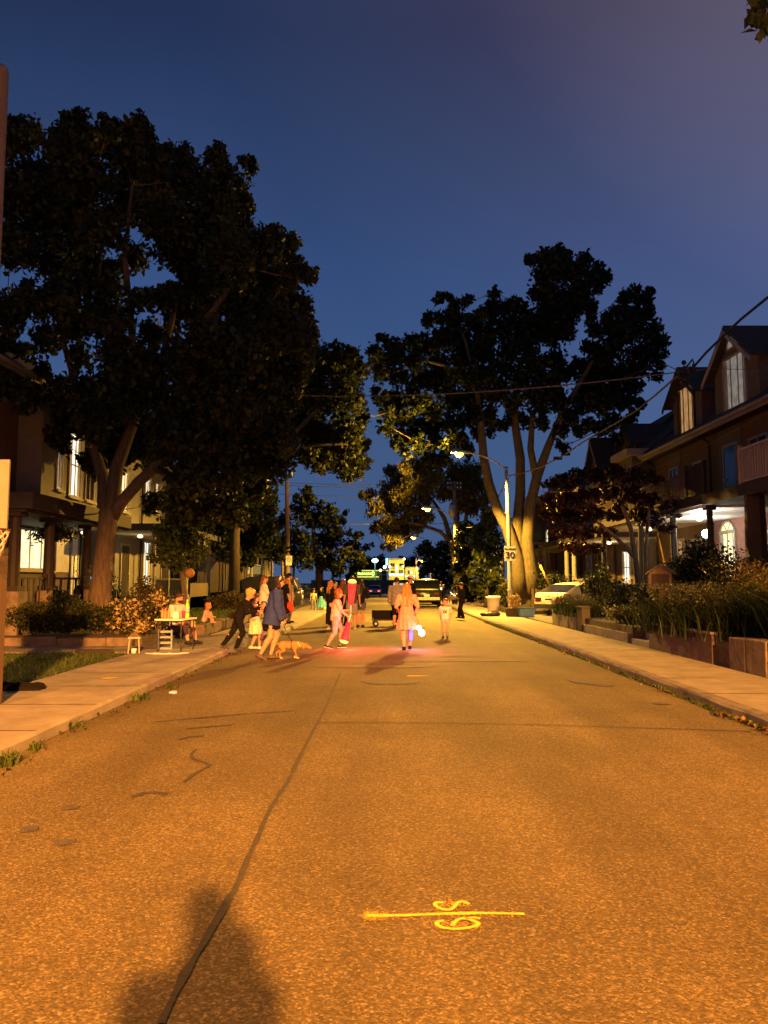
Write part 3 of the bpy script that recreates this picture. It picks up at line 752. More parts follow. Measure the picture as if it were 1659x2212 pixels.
# 2. the next tree on the left, hanging over the street
Y2 = 37.0
L2 = [(700,780,35),(735,770,30),(760,765,22),(775,800,20),(740,800,45),(690,830,50),(760,830,32),(640,840,50),(770,870,25),(730,870,50),(680,900,50),(760,920,35),(780,965,22),(785,1000,18),(745,970,45),(770,1010,22),(700,960,45),(660,940,40),(640,890,40),(720,1000,30),(740,1020,22),(690,1000,28),(665,985,22),(610,880,50),(590,930,50),(580,820,50),(620,970,30)]
b2 = P(505, 1290, Y2); b2.z = 0.1
st2 = [([b2, P(508,1150,Y2), P(530,1050,Y2), P(575,980,Y2)], [0.3, 0.22, 0.2, 0.17]), ([P(530,1050,Y2), P(620,950,Y2-.5), P(690,880,Y2-.8), P(740,840,Y2-1)], [0.18, 0.14, 0.09, 0.04]), ([P(580,980,Y2), P(600,900,Y2), P(620,830,Y2)], [0.18, 0.12, 0.05]), ([P(600,985,Y2), P(680,960,Y2-1), P(750,960,Y2-1.3)], [0.13, 0.09, 0.04])]
tree('maple_tree', 'second dark maple on the left whose drooping end hangs out over the roadway', st2, px_clumps(L2, Y2, 2.2), m_leaf, m_dbark, 0.26, 0.95)
# dark greenery between the left houses
def round_tree(name, label, u, vb, Y, lst, mat, bark, leaf, dens=0.9, spread=1.2, group=None, zb=None, r0=0.2, flat=1.0, cat='tree', fu=None):
    b = P(u, vb, Y)
    if zb is not None: b.z = zb
    top = min(lst, key=lambda q: q[1]); cl = px_clumps(lst, Y, spread, fu or (lambda x, y: (x, y)), 1.0 if fu is None else 1/2.0)
    cen = sum((c for c, r in cl), Vector())/len(cl)
    st = [([b, b.lerp(cen, .35)+Vector((.05,0,0)), b.lerp(cen, .7), cen], [r0, r0*.8, r0*.6, r0*.4])]
    return tree(name, label, st, cl, mat, bark, leaf, dens, group, cat, forks=[st[0][0][2], st[0][0][3]], flat=flat)
grp_l = 'dark trees between the houses on the left'
round_tree('yard_tree', 'small leafy green tree with a globe lantern hung in it behind the seated man', 402, 1300, 24.5, [(370,1140,30),(395,1165,32),(360,1175,28),(345,1205,22),(380,1205,30),(420,1140,30),(430,1180,30),(415,1210,22),(350,1150,22),(390,1120,30)], m_leafg, m_bark, 0.15, 0.6, 0.5, zb=0.3, r0=0.11)
round_tree('yard_tree', 'dark tree behind the parked dark car, left of the wooden pole', 505, 1270, 42, [(470,1100,45),(520,1090,45),(560,1110,40),(500,1150,45),(550,1160,40),(460,1160,35),(585,1150,30),(590,1190,30),(530,1200,30),(575,1080,30),(520,1060,35)], m_leaf, m_bark, 0.25, 0.9, 1.5, grp_l, zb=0.1, r0=0.22)
f4 = lambda x, y: (493.7 + x/4.32, 932.6 + y/4.32)
LF = [(710,560,60),(740,540,35),(640,620,45),(760,650,90),(870,690,50),(950,720,55),(1000,740,30),(650,760,110),(800,820,120),(950,830,100),(1090,760,32),(1060,840,45),(1000,950,90),(1130,940,40),(1200,970,45),(1240,960,22),(1150,1060,90),(1290,1080,35),(1340,1050,20),(1200,1170,90),(1260,1220,55),(900,1050,130),(700,1020,120),(700,1200,110),(900,1200,110),(1050,1200,110),(560,980,100),(560,1130,100),(500,820,80),(430,720,50),(1180,1280,60),(1020,1300,70)]
def f4s(lst, Y, spread):
    out = []
    for x, y, r in lst:
        u, v = f4(x, y); Yd = Y+random.uniform(-1,1)*spread; out.append((P(u, v, Yd), r/4.32*Yd/F_PX*1.08))
    return out
b = P(690, 1275, 66); b.z = -0.2
cl = f4s(LF, 66, 3.0)
st = [([b, P(690,1230,66), P(680,1180,66), P(675,1120,66)], [0.4,0.33,0.26,0.12]), ([P(690,1230,66), P(730,1190,65), P(760,1180,64)], [0.25,0.18,0.08])]
tree('maple_tree', 'rounded dark tree far down the left side, behind the wooden pole', st, cl, m_leaf, m_bark, 0.36, 0.85, forks=[st[0][0][2], st[0][0][3], st[1][0][1], st[1][0][2]])
# 3. the tall three stemmed maple on the right
Y3 = 39.0
f3 = lambda x, y: (713 + x/2.016, 494 + y/2.016)
L3 = [(880,135,32),(860,125,20),(930,120,42),(1000,90,24),(1005,130,50),(960,190,75),(1050,190,70),(1115,140,34),(1100,130,25),(1150,190,45),(1195,205,32),(1170,235,45),(1100,250,70),(940,280,70),(1020,300,80),(1100,320,60),(1140,350,35),(960,370,75),(1040,400,60),(1010,450,50),(960,470,60),(900,420,70),(1130,390,25),
(1280,300,40),(1330,275,32),(1390,272,24),(1365,310,42),(1300,350,55),(1250,380,45),(1370,370,45),(1200,400,40),(1340,430,70),(1415,430,35),(1280,450,60),(1440,500,38),(1400,500,60),(1450,545,22),(1220,470,60),(1150,440,40),(1120,520,35),(1170,530,55),(1240,540,55),(1330,540,50),(1400,570,45),(1440,600,25),(1420,640,28),(1340,610,55),(1280,620,40),(1200,610,65),(1130,590,50),(1080,600,50),
(1120,660,70),(1210,690,60),(1280,690,50),(1340,680,30),(1350,760,28),(1300,740,45),(1240,770,50),(1170,760,60),(1100,750,70),(1320,800,30),(1290,840,35),(1310,870,25),(1230,840,45),(1180,870,40),(1120,850,35),(1090,890,30),(1250,910,28),(1265,935,18),(1050,820,50),(1000,880,40),(1010,950,30),
(490,285,26),(470,310,25),(520,300,22),(610,300,24),(590,320,25),(545,340,40),(430,385,32),(420,410,28),(480,390,45),(550,390,50),(620,390,45),(660,370,30),(715,275,24),(710,310,35),(740,340,45),(690,360,40),(805,315,25),(790,350,40),(845,350,35),(800,410,60),(870,400,55),(730,430,65),(640,460,70),(550,470,70),(860,500,70),(780,510,75),(690,540,75),(590,550,70),(480,490,60),(410,500,50),(340,500,45),(370,490,35),(280,510,40),(240,485,28),(215,475,22),(190,530,38),(240,560,50),(180,580,28),(220,620,40),(300,570,50),(380,580,60),(470,590,60),(900,590,70),(980,560,50),(1010,620,55),(940,670,70),
(300,650,50),(380,670,60),(470,680,65),(560,650,70),(660,640,70),(760,620,70),(850,680,70),(240,640,35),(190,715,28),(220,740,38),(280,750,55),(360,760,60),(450,770,65),(540,750,65),(630,740,65),(720,720,65),(800,760,55),(900,770,55),(980,750,60),(250,800,35),(300,830,50),(150,820,30),(130,850,25),(300,890,35),(290,940,28),(330,970,30),(380,860,55),(460,860,60),(540,840,55),(620,820,50),(700,810,45),(400,940,50),(470,940,40),(360,900,40),(420,1000,38),(380,1030,30),(440,1040,25),(650,860,30),(560,900,35),(840,830,40),(920,850,40),(560,920,45),(500,1000,40),(470,1020,35),(640,900,35),(600,960,35),(520,930,45),(330,820,45),(250,860,40),(300,930,40),(700,860,40),(760,850,40)]
b3 = P(1138, 1292, Y3); b3.z = 0.3
s3 = [([b3+Vector((0,0,-.3)), b3+Vector((0,0,.5)), P(1132,1230,Y3), P(1132,1190,Y3)], [0.7, 0.5, 0.40, 0.3]),
      ([P(1124,1290,Y3-.25), P(1119,1240,Y3-.3), P(1116,1205,Y3-.3), P(1095,1140,Y3-.2), P(1074,1100,Y3-.3), P(1056,1044,Y3-.5), P(1045,991,Y3-.6), P(1038,910,Y3-.7), P(1030,830,Y3-1), P(1000,720,Y3-1.2)], [0.46, 0.38, 0.33, 0.28, 0.26, 0.24, 0.22, 0.19, 0.12, 0.05]),
      ([P(1134,1290,Y3+.2), P(1128,1240,Y3+.15), P(1122,1200,Y3+.1), P(1117,1139,Y3+.2), P(1124,1064,Y3+.3), P(1124,990,Y3+.4), P(1111,906,Y3+.5), P(1120,800,Y3+.6), P(1180,660,Y3+.5), P(1195,570,Y3+.3)], [0.44, 0.38, 0.34, 0.28, 0.26, 0.24, 0.2, 0.15, 0.09, 0.04]),
      ([P(1150,1290,Y3-.2), P(1146,1240,Y3-.25), P(1142,1205,Y3-.25), P(1139,1164,Y3-.2), P(1146,1089,Y3-.3), P(1160,1030,Y3-.3), P(1184,965,Y3-.4), P(1215,890,Y3-.5), P(1280,780,Y3-.6), P(1360,700,Y3-.5)], [0.46, 0.38, 0.34, 0.30, 0.27, 0.25, 0.2, 0.15, 0.09, 0.04]),
      ([P(1158,1034,Y3-.3), P(1146,970,Y3-.1), P(1150,900,Y3), P(1200,800,Y3)], [0.2, 0.17, 0.13, 0.06]),
      ([P(1030,840,Y3-1), P(960,790,Y3-1.3), P(880,770,Y3-1.6)], [0.12, 0.09, 0.04])]
cl3 = []
for x, y, r in L3:
    u, v = f3(x, y); Yd = Y3+random.uniform(-1,1)*3.2; cl3.append((P(u, v, Yd), r/2.016*Yd/F_PX*1.08))
tree('maple_tree', 'tall three stemmed maple with pale trunks beside the speed limit sign', s3, cl3, m_leafd, m_barkp, 0.27, 0.95)
# 4. feathery tree further down on the right, lit from within by the second lamp
Y4 = 66.0
L4 = [(170,1160,30),(140,1160,18),(250,1150,45),(310,1170,50),(200,1220,40),(265,1060,30),(300,1090,40),(330,1040,35),(270,1210,45),(330,1230,45),(250,1290,45),(200,1300,25),(280,1340,40),(320,1290,40),(370,1250,45),(230,1385,14),(260,1380,22),(190,1310,16),(330,1330,30),(300,1370,20),(380,1300,35),(420,1260,30),(400,1180,45),(420,1120,45),(360,1120,45),(400,1060,40),(460,1080,45),(520,1130,50),(580,1080,50),(620,1050,45),(600,1150,50),(640,1120,45),(660,1180,40),(560,1190,45),(480,1150,40),(620,1220,40),(680,1250,30),(540,1050,45)]
b4 = P(992, 1285, Y4); b4.z = -0.1
s4 = [([b4, P(985,1210,Y4), P(975,1170,Y4), P(960,1120,Y4), P(935,1080,Y4)], [0.42, 0.32, 0.26, 0.2, 0.1]), ([P(975,1170,Y4), P(950,1148,Y4-1), P(915,1135,Y4-2), P(885,1128,Y4-2.5), P(866,1132,Y4-2.5)], [0.2, 0.16, 0.13, 0.09, 0.04]), ([P(920,1137,Y4-2), P(895,1152,Y4-2.4), P(872,1162,Y4-2.6)], [0.1, 0.08, 0.03]),
      ([P(985,1210,Y4), P(1003,1150,Y4), P(1010,1090,Y4), P(1015,1040,Y4)], [0.26, 0.2, 0.14, 0.06]), ([P(982,1195,Y4), P(990,1120,Y4+.5), P(985,1060,Y4+1)], [0.2, 0.14, 0.07])]
cl4 = []
for x, y, r in L4:
    u, v = f3(x, y); Yd = Y4+random.uniform(-1,1)*3.0; cl4.append((P(u, v, Yd), r/2.016*Yd/F_PX*1.15))
tree('locust_tree', 'feathery tree down the street on the right whose boughs the second lamp lights up', s4, cl4, m_leafy, m_barkp, 0.34, 0.85, aspect=0.4, droop=0.7)
# leafy small tree by the first lamp pole, and the darker ones behind it
grp_r = 'trees along the right side beyond the lamp pole'
def tree3(label, u, Y, lst, mat, leaf, dens, zb=0.1, r0=0.16, name='street_tree'):
    b = P(u, 1290, Y); b.z = zb
    cl = []
    for x, y, r in lst:
        uu, v = f3(x, y); Yd = Y+random.uniform(-1,1)*1.3; cl.append((P(uu, v, Yd), r/2.016*Yd/F_PX*1.08))
    cen = sum((c for c, r in cl), Vector())/len(cl)
    st = [([b, b.lerp(cen, .4), b.lerp(cen, .75), cen], [r0, r0*.8, r0*.6, r0*.35])]
    return tree(name, label, st, cl, mat, m_bark, leaf, dens, grp_r, forks=[st[0][0][2], st[0][0][3]])
tree3('bright green small leafy tree just left of the first lamp pole', 1052, 44, [(690,1240,30),(680,1280,35),(720,1270,30),(650,1310,35),(700,1330,45),(640,1370,35),(625,1345,22),(660,1400,45),(720,1390,40),(640,1450,40),(700,1450,45),(660,1510,45),(720,1510,40),(640,1560,40),(700,1570,45),(610,1500,22)], m_leafg, 0.26, 0.8)
tree3('dark tree behind the black pickup on the right', 960, 74, [(430,1430,45),(390,1400,25),(480,1400,45),(530,1400,40),(440,1480,45),(500,1470,45),(560,1450,40),(480,1530,40),(540,1520,45),(590,1480,35),(420,1380,25),(590,1420,35)], m_leaf, 0.36, 0.8, -0.2)
tree3('dark tree behind the person in black, between the pale trunks and the locust', 1020, 54, [(600,1300,40),(580,1350,40),(620,1390,40),(570,1410,40),(600,1460,40),(560,1480,35),(600,1530,40),(570,1560,40),(590,1590,35),(640,1330,30)], m_leaf, 0.3, 0.8)
# the distant trees behind the shops
for lab, u, Y, R, v in (('distant dark tree over the green lit shop', 800, 280, 5.5, 1222), ('distant dark tree between the shops and the right kerb trees', 885, 300, 6, 1222), ('distant dark tree behind the white lamp post', 778, 290, 5, 1232)):
    b = P(u, 1250, Y); b.z = -1.1; c = P(u, v, Y)
    cl = [(c+Vector((random.uniform(-1,1)*R*.8, random.uniform(-2,2), random.uniform(-.9,.45)*R*.7)), R*0.42) for _ in range(16)]
    tree('distant_tree', lab, [([b, b.lerp(c, .6), c], [0.5, 0.4, 0.2])], cl, m_leafd, m_bark, 0.9, 0.8, 'trees behind the shops', forks=[c])
# dark red japanese maple in the right front garden
Y5 = 25.0
L5 = [(1190,1045,22),(1220,1035,28),(1255,1030,30),(1290,1025,32),(1330,1020,30),(1370,1030,30),(1410,1035,28),(1440,1060,25),(1190,1080,30),(1230,1080,32),(1270,1070,32),(1315,1065,34),(1360,1070,32),(1400,1080,32),(1440,1095,26),(1200,1115,28),(1240,1115,30),(1280,1110,32),(1330,1110,30),(1380,1115,30),(1420,1125,28),(1230,1150,26),(1270,1150,28),(1310,1150,24),(1205,1150,22),(1250,1185,24),(1290,1185,22),(1440,1140,22),(1460,1110,20),(1180,1110,18),(1225,1180,18)]
b5 = P(1385, 1290, Y5); b5.z = 0.5
s5 = [([b5, P(1372,1200,Y5), P(1362,1140,Y5), P(1340,1080,Y5)], [0.11,0.085,0.07,0.04]), ([b5+Vector((.1,0,0)), P(1395,1190,Y5), P(1400,1120,Y5), P(1405,1070,Y5)], [0.08,0.06,0.05,0.03]), ([P(1372,1205,Y5), P(1330,1160,Y5), P(1270,1110,Y5), P(1220,1085,Y5)], [0.07,0.06,0.04,0.02])]
tree('japanese_maple', 'low spreading dark red maple in the front garden right of the white car', s5, [(p, r*.95) for p, r in px_clumps(L5, Y5, 1.6)], m_leafr, m_dbark, 0.15, 0.6, flat=0.6)
# leaves of a near tree dipping into the top right corner, from a trunk on the near right verge
bn = Vector((6.6, 1.0, 0.5))
tipc = [P(1660, 10, 7.2), P(1640, 30, 7.1), P(1655, 62, 7.0), P(1690, 20, 7.4), P(1700, 90, 7.3), P(1740, 10, 7.2)]
sn = [([bn+Vector((0,0,-.5)), bn+Vector((0,0,2)), bn+Vector((.1,.3,4.5)), bn+Vector((0,1.2,6.2))], [0.3, 0.24, 0.2, 0.15]), ([bn+Vector((.1,.3,4.3)), bn+Vector((-.6,3,6.3)), P(1720, -20, 7.0)], [0.12, 0.07, 0.02])]
cn = [(p, 0.16) for p in tipc] + [(bn+Vector((random.uniform(-.2,2.4), random.uniform(-5,2), 7.8+random.uniform(0,2.5))), 0.9) for _ in range(14)] + [(Vector((random.uniform(6.4,10), random.uniform(-4.5,1.2), random.uniform(2.0,7.6))), 0.95) for _ in range(52)]  # low clumps out of view added to shade the right gardens from the lamp
tree('linden_tree', 'near tree on the right whose lit leaf tips dip into the top right corner', sn, cn, m_leafg, m_bark, 0.13, 0.32, forks=[sn[1][0][-1], sn[0][0][-1], sn[0][0][2], sn[0][0][1]], droop=0.7)
# ------------------------------------------------------------------ poles, lamps, signs, wires
SOD = (1.0, 0.35, 0.055); SOD2 = (1.0, 0.50, 0.06)
def cobra(parent, base, tip, power, col=SOD2, r=0.035, beam=None, aim=None, sc=1.0):
    """bracket arm and lamp head, base and tip relative to the thing"""
    base, tip = Vector(base), Vector(tip); d = tip-base
    pts = bez(base, base + Vector((d.x*.45, d.y*.45, d.z*1.0)), tip, 8)
    MB().tube(pts, r*sc, 8).build('arm', m_galv, parent, True)
    t = (pts[-1]-pts[-2]).normalized(); h = Vector((t.x, t.y, 0)).normalized()
    s = SD(); s.cap(tip-h*.15*sc, tip+h*.56*sc+Vector((0,0,.02)), 0.085*sc, 0.15*sc, 0.03, (0.8, 0.8)); s.cut(tip+Vector((0,0,-0.045*sc)), (0,0,-1))
    hd = s.build('lamp_head', m_galv, parent, 0.025*sc)
    b = MB(); b.lathe([(0.02, -0.23*sc), (0.11*sc, -0.20*sc), (0.19*sc, -0.12*sc), (0.2*sc, -0.045*sc)], tip+h*.33*sc, 14, 1.0)
    b.build('lens', e_sod, hd, True)
    lp = tip+h*.33*sc+Vector((0,0,-.34*sc))
    if beam is None:
        # main beam goes down to the road; extra side spot added to brighten the leaves
        lamp('leaf_fill', 'SPOT', lp, col, power*(0.5 if sc < 1.1 else 1.0), parent, 0.12, lp+Vector((-1, -.1, .75)), 140, .6); beam, aim = 152, (-.1, -.12, -1)
    return lamp('lamp_light', 'POINT' if beam is None else 'SPOT', lp, col, power, parent, 0.12 if power < 1e5 else 0.36, None if beam is None else lp+Vector(aim), beam, 0.16)

# first lamp on the right with the speed limit sign
pb = G(1103, 1325, 0.12); pt = P(1093, 1008, pb.y); yL = pb.y
lp1 = thing('street_lamp', 'nearest lit street lamp, on the grey pole that carries the speed limit sign', 'street lamp', (pb.x, pb.y, 0.11), 0, 'lit street lamps')
topz = pt.z-0.11
MB().tube([(0,0,0), (0,0,1.2), (-0.03,0,4), (pt.x-pb.x,0,topz)], [0.13, 0.115, 0.095, 0.075], 12).build('pole', m_galv, lp1, True)
MB().lathe([(0.2,0),(0.2,0.03),(0.14,0.06)], n=12).build('base_plate', m_galv, lp1)
for z in (1.05, 4.6, topz-.5, topz-.15): MB().lathe([(0.14-z*.006,z),(0.14-z*.006,z+.06)], (-(z/topz)*0.2*0.5,0,0), 12).build('band', m_galv, lp1)
tp = P(1006, 978, yL-0.6) - Vector((pb.x, pb.y, 0.11))
cobra(lp1, (pt.x-pb.x, 0, topz-.15), tp, 21000)
# the sign
sc_ = P(1102, 1196, yL-0.16)
sg = thing('speed_sign', 'white speed limit sign reading MAXIMUM 30 on the lamp pole', 'road sign', sc_, math.radians(2))
sw, sh = 0.54, 0.70
so = MB().box((-sw/2, -0.004, -sh/2), (sw/2, 0.004, sh/2)).build('panel', m_white, sg, bevel=0.003)
def text(body, size, loc, mat, parent, rx=PI/2, rz=0, name='lettering', ext=0.002, sx=1.0):
    cu = bpy.data.curves.new(name, 'FONT'); cu.body = body; cu.size = size; cu.align_x = 'CENTER'; cu.align_y = 'CENTER'; cu.extrude = ext; cu.offset = 0.006*size/0.1*0.35
    tmp = bpy.data.objects.new('tmp', cu); COL.objects.link(tmp); bpy.context.view_layer.update(); dg_ = bpy.context.evaluated_depsgraph_get(); me = bpy.data.meshes.new_from_object(tmp.evaluated_get(dg_)); me.materials.clear(); me.materials.append(mat); bpy.data.objects.remove(tmp)
    o = bpy.data.objects.new(name, me); COL.objects.link(o); o.location = loc; o.rotation_euler = (rx, 0, rz); o.scale = (sx, 1, 1); o.parent = parent
    return o
text('MAXIMUM', 0.112, (0, -0.008, 0.215), m_black, sg, sx=0.9)
text('30', 0.40, (0, -0.008, -0.075), m_black, sg, sx=1.08)
b = MB()
for x0, z0, x1, z1 in ((-.255,-.335,.255,-.328), (-.255,.328,.255,.335), (-.255,-.328,-.248,.328), (.248,-.328,.255,.328)): b.box((x0,-.0065,z0),(x1,-.0045,z1))
b.build('border', m_black, sg)
for z in (-.32, .32): MB().cbox((0,-.009,z),(.02,.006,.02)).build('bolt', m_galv, sg)
# wooden pole with transformer: second lamp
def wood_pole(label, u, vbase, vtop, Y, group=None, r=0.15, lean=0.0, name='utility_pole'):
    b = P(u, vbase, Y); b.z = gz(Y)
    t = P(u+lean, vtop, Y)
    th = thing(name, label, 'utility pole', b, 0, group)
    MB().tube([(0,0,0), ((t.x-b.x)*.5,0,(t.z-b.z)*.5), (t.x-b.x,0,t.z-b.z)], [r, r*.88, r*.72], 12).build('pole', m_woodp, th, True)
    return th, t-b
gp = 'wooden utility poles'
th, tv = wood_pole('wooden pole with a transformer and crossarms carrying the second lamp', 989, 1300, 1040, 60, gp, 0.17, -8)
for dz in (0.25, 0.6): MB().cbox((tv.x, -.12, tv.z-dz), (1.15, .1, .1)).build('crossarm', m_wood, th)
for dz in (0.25, 0.6):
    for x in (-.5, -.25, .25, .5): MB().lathe([(.035,0),(.05,.05),(.03,.09),(.045,.13),(.01,.15)], (tv.x+x, -.12, tv.z-dz+.05), 8).build('insulator', m_white, th)
p = P(977, 1104, 60) - th.location
tr = MB().lathe([(.2,-.4),(.26,-.38),(.26,.38),(.22,.44),(.06,.46)], (p.x-.02,-.05,p.z), 14).build('transformer', m_galv, th, True)
lp2 = thing('street_lamp', 'second lit street lamp down the street, on the pole with the transformer', 'street lamp', th.location+Vector((0,-.2,0)), 0, 'lit street lamps')
a = P(984, 1128, 60)-lp2.location; tp = P(934, 1098, 59.5)-lp2.location
cobra(lp2, a, tp, 17000, sc=1.15)
# third lamp
th3, tv3 = wood_pole('slim pole further down carrying the third lamp', 933, 1285, 1178, 88, gp, 0.15, -2)
lp3 = thing('street_lamp', 'third lit street lamp, smaller in the distance under the locust boughs', 'street lamp', th3.location+Vector((0,-.2,0)), 0, 'lit street lamps')
cobra(lp3, P(931,1184,88)-lp3.location, P(901,1160,87.5)-lp3.location, 16000, sc=1.3)
th4, tv4 = wood_pole('dark distant pole right of the yellow shop', 899, 1268, 1195, 140, gp, 0.2, 0)
lp4 = thing('street_lamp', 'farthest orange street lamp above the parked cars', 'street lamp', th4.location+Vector((0,-.3,0)), 0, 'lit street lamps')
cobra(lp4, P(899,1215,140)-lp4.location, P(908,1209,139)-lp4.location, 6000, (1.0,.6,.2), sc=2.0)
# lamp behind the viewer that lights the near road
lp0 = thing('street_lamp', 'lit street lamp behind the viewer that lights the near roadway orange', 'street lamp', (7.6, -25.3, 0.11), 0, 'lit street lamps')
MB().tube([(0,0,0), (0,0,1.2), (0,0,10.6)], [0.16, 0.14, 0.085], 12).build('pole', m_galv, lp0, True)
cobra(lp0, (0,0,10.4), (-2.2,0.1,11.1), 455000, SOD, beam=128, aim=(0, 0.35, -1))
fill_lamp = thing('street_lamp', 'added fill lamp over the left pavement just outside the view', 'street lamp', (-7.0, 1.5, 0.09), 0, 'lit street lamps')  # unseen lamp added to fill the near road and lighten the shadow there
MB().tube([(0,0,0), (0,0,1.2), (0,0,7.6)], [0.13, 0.115, 0.075], 12).build('pole', m_galv, fill_lamp, True)
cobra(fill_lamp, (0,0,7.4), (1.0,0.1,8.1), 4600, SOD, beam=144, aim=(0.25, 0.1, -1))
# left wooden pole with a parking sign
b = P(622, 1300, 43); b.z = 0.12
tl = P(620, 1040, 43)
thl = thing('utility_pole', 'bare wooden pole on the left pavement with a small parking sign', 'utility pole', b, 0, gp)
MB().tube([(0,0,0), ((tl.x-b.x)*.5,0,3.4), (tl.x-b.x,0,tl.z-b.z)], [0.15, 0.13, 0.115], 12).build('pole', m_woodp, thl, True)
ps = thing('parking_sign', 'small white parking sign with a round symbol on the left wooden pole', 'road sign', P(624, 1211, 42.8))
MB().box((-.17,-.004,-.26),(.17,.004,.26)).build('panel', m_white, ps, bevel=.002)
b = MB()
for k in range(24):
    a0, a1 = 2*PI*k/24, 2*PI*(k+1)/24
    b.add([(.09*math.cos(a0),-.006,.06+.09*math.sin(a0)),(.12*math.cos(a0),-.006,.06+.12*math.sin(a0)),(.12*math.cos(a1),-.006,.06+.12*math.sin(a1)),(.09*math.cos(a1),-.006,.06+.09*math.sin(a1))],[(0,1,2,3)])
b.build('symbol', m_black, ps); text('P', 0.13, (0,-.006,.06), m_black, ps)
# near wooden pole at the left edge
Yp = 10.0
b = Vector((P(17,145,Yp).x-0.17, Yp, 0.1)); zt = P(10,147,Yp).z
tn = thing('utility_pole', 'near thick wooden pole cut by the left edge of the view, lit orange', 'utility pole', b, 0, gp)
MB().tube([(0,0,0), (0,0,3), (0,0,zt-b.z-.03), (0,0,zt-b.z)], [0.19, 0.18, 0.17, 0.16], 18).build('pole', m_woodp, tn, True)
# white lamp post far away
b = P(810, 1260, 200); b.z = -1.1
wl_ = thing('lamp_post', 'distant lamp post with a cold white light by the green sign', 'lamp post', b)
zt = P(810,1214,200).z+1.1
MB().tube([(0,0,0),(0,0,zt)], [.16,.12], 8).build('pole', EM('teal_glow_pole',(0.1,.45,.4),0.5), wl_)  # lamplight on the pole put into its material as a teal glow
MB().ball((0,0,zt+.35), (.85,.5,.55), 12, 8).build('lamp_globe', e_cool, wl_, True)
lamp('lamp_light', 'POINT', (0,-1.0,zt-.6), (.75,.95,1), 1500, wl_, .4)
# ------------------------------------------------------------------ wires
def sag(a, b, s, n=24): return [a.lerp(b, i/n) - Vector((0,0,4*s*(i/n)*(1-i/n))) for i in range(n+1)]
def wire(label, pts, r, group='overhead wires', cat='cable', name='overhead_cable', mat=None):
    o = MB().tube(pts, r, 6).build(name, mat or m_wire, None, True); return tag(o, label, cat, group)
J = P(1492, 800, 20)
wire('thick black cable running up to the top right from the splice', [P(1800,560,14), P(1700,610,15.6), P(1659,642,16.4), P(1600,690,17.6), P(1560,728,18.5), P(1525,762,19.3), J], 0.032, mat=m_black)
wire('thick cable sagging from the splice down to the nearest lamp pole', [J, P(1460,815,21), P(1420,850,22.5), P(1375,887,24.5), P(1320,920,26.5), P(1260,955,29), P(1220,982,31), P(1170,1008,33.3), P(1130,1022,35), P(1096,1029,yL)], 0.03)
b = MB()
for i in range(26):
    b.ball(J + Vector((random.uniform(-.28,.12), random.uniform(-.2,.2), random.uniform(-.16,.2))), random.uniform(.03,.075), 6, 4)
b.tube([J+Vector((-.1,0,.1)), J+Vector((.06,0,.3)), J+Vector((.1,0,.12))], .03, 6); b.tube([J+Vector((-.3,0,-.02)), J+Vector((-.6,.2,.22)), J+Vector((-.95,.4,.2)), J+Vector((-1.5,.8,0))], .012, 5)
tag(b.build('cable_splice', m_black, None, True), 'tangled black splice where the cables meet in front of the dormers', 'cable splice', None)
for (u, v, Y, lab) in ((1222,981,31,'upper right dark clamp block on the cable by the pale trunks'),(1205,990,31.6,'lower left dark clamp block on the cable by the pale trunks')): tag(MB().cbox(P(u,v,Y), (.34,.16,.12)).build('cable_clamp', m_black), lab, 'cable clamp', 'clamp blocks on the cable')
wire('wire crossing the street through both tree crowns', sag(P(320,828,30), P(1492,800,21), 0.62, 30), 0.018)
wire('thin wire from the splice to the right into the dormer', [J, P(1560,797,21), P(1620,798,22), P(1700,800,23)], 0.008)
wire('thin wire falling from the right past the dormers to the lamp pole', sag(P(1659,790+60,20), P(1230,1035,33), 0.5), 0.009)
wire('thin wire from the balconies to the three stemmed maple', sag(P(1640,900,20), P(1150,1060,37), 0.7), 0.009)
wire('cable from the first lamp pole down to the transformer pole', sag(P(1098,1030,yL), P(990,1128,60), 1.2), 0.035)
wire('cable from the transformer pole on to the third pole', sag(P(984,1122,60), P(931,1185,88), 0.9), 0.05)
for i, (v0, v1, lab) in enumerate(((1040,1047,'topmost'),(1046,1052,'second'),(1065,1072,'third'),(1125,1130,'lowest'))):
    wire(lab+' of the thin wires strung across the far sky', sag(P(560,v0,90), P(1010,v1,90), 0.25), 0.035)
wire('guy wire leaning beside the white car', [P(1162,1215,33), P(1185,1260,32), P(1140+30,1222,33)][:2] + [P(1186,1262,32)], 0.01)
tag(MB().tube([P(1167,1222,32.6), P(1185,1260,32)], 0.045, 8).build('guy_guard', M('yellow_plastic',(.6,.5,.12),.6), None, True), 'yellow plastic guard on the guy wire above the white car', 'wire guard')
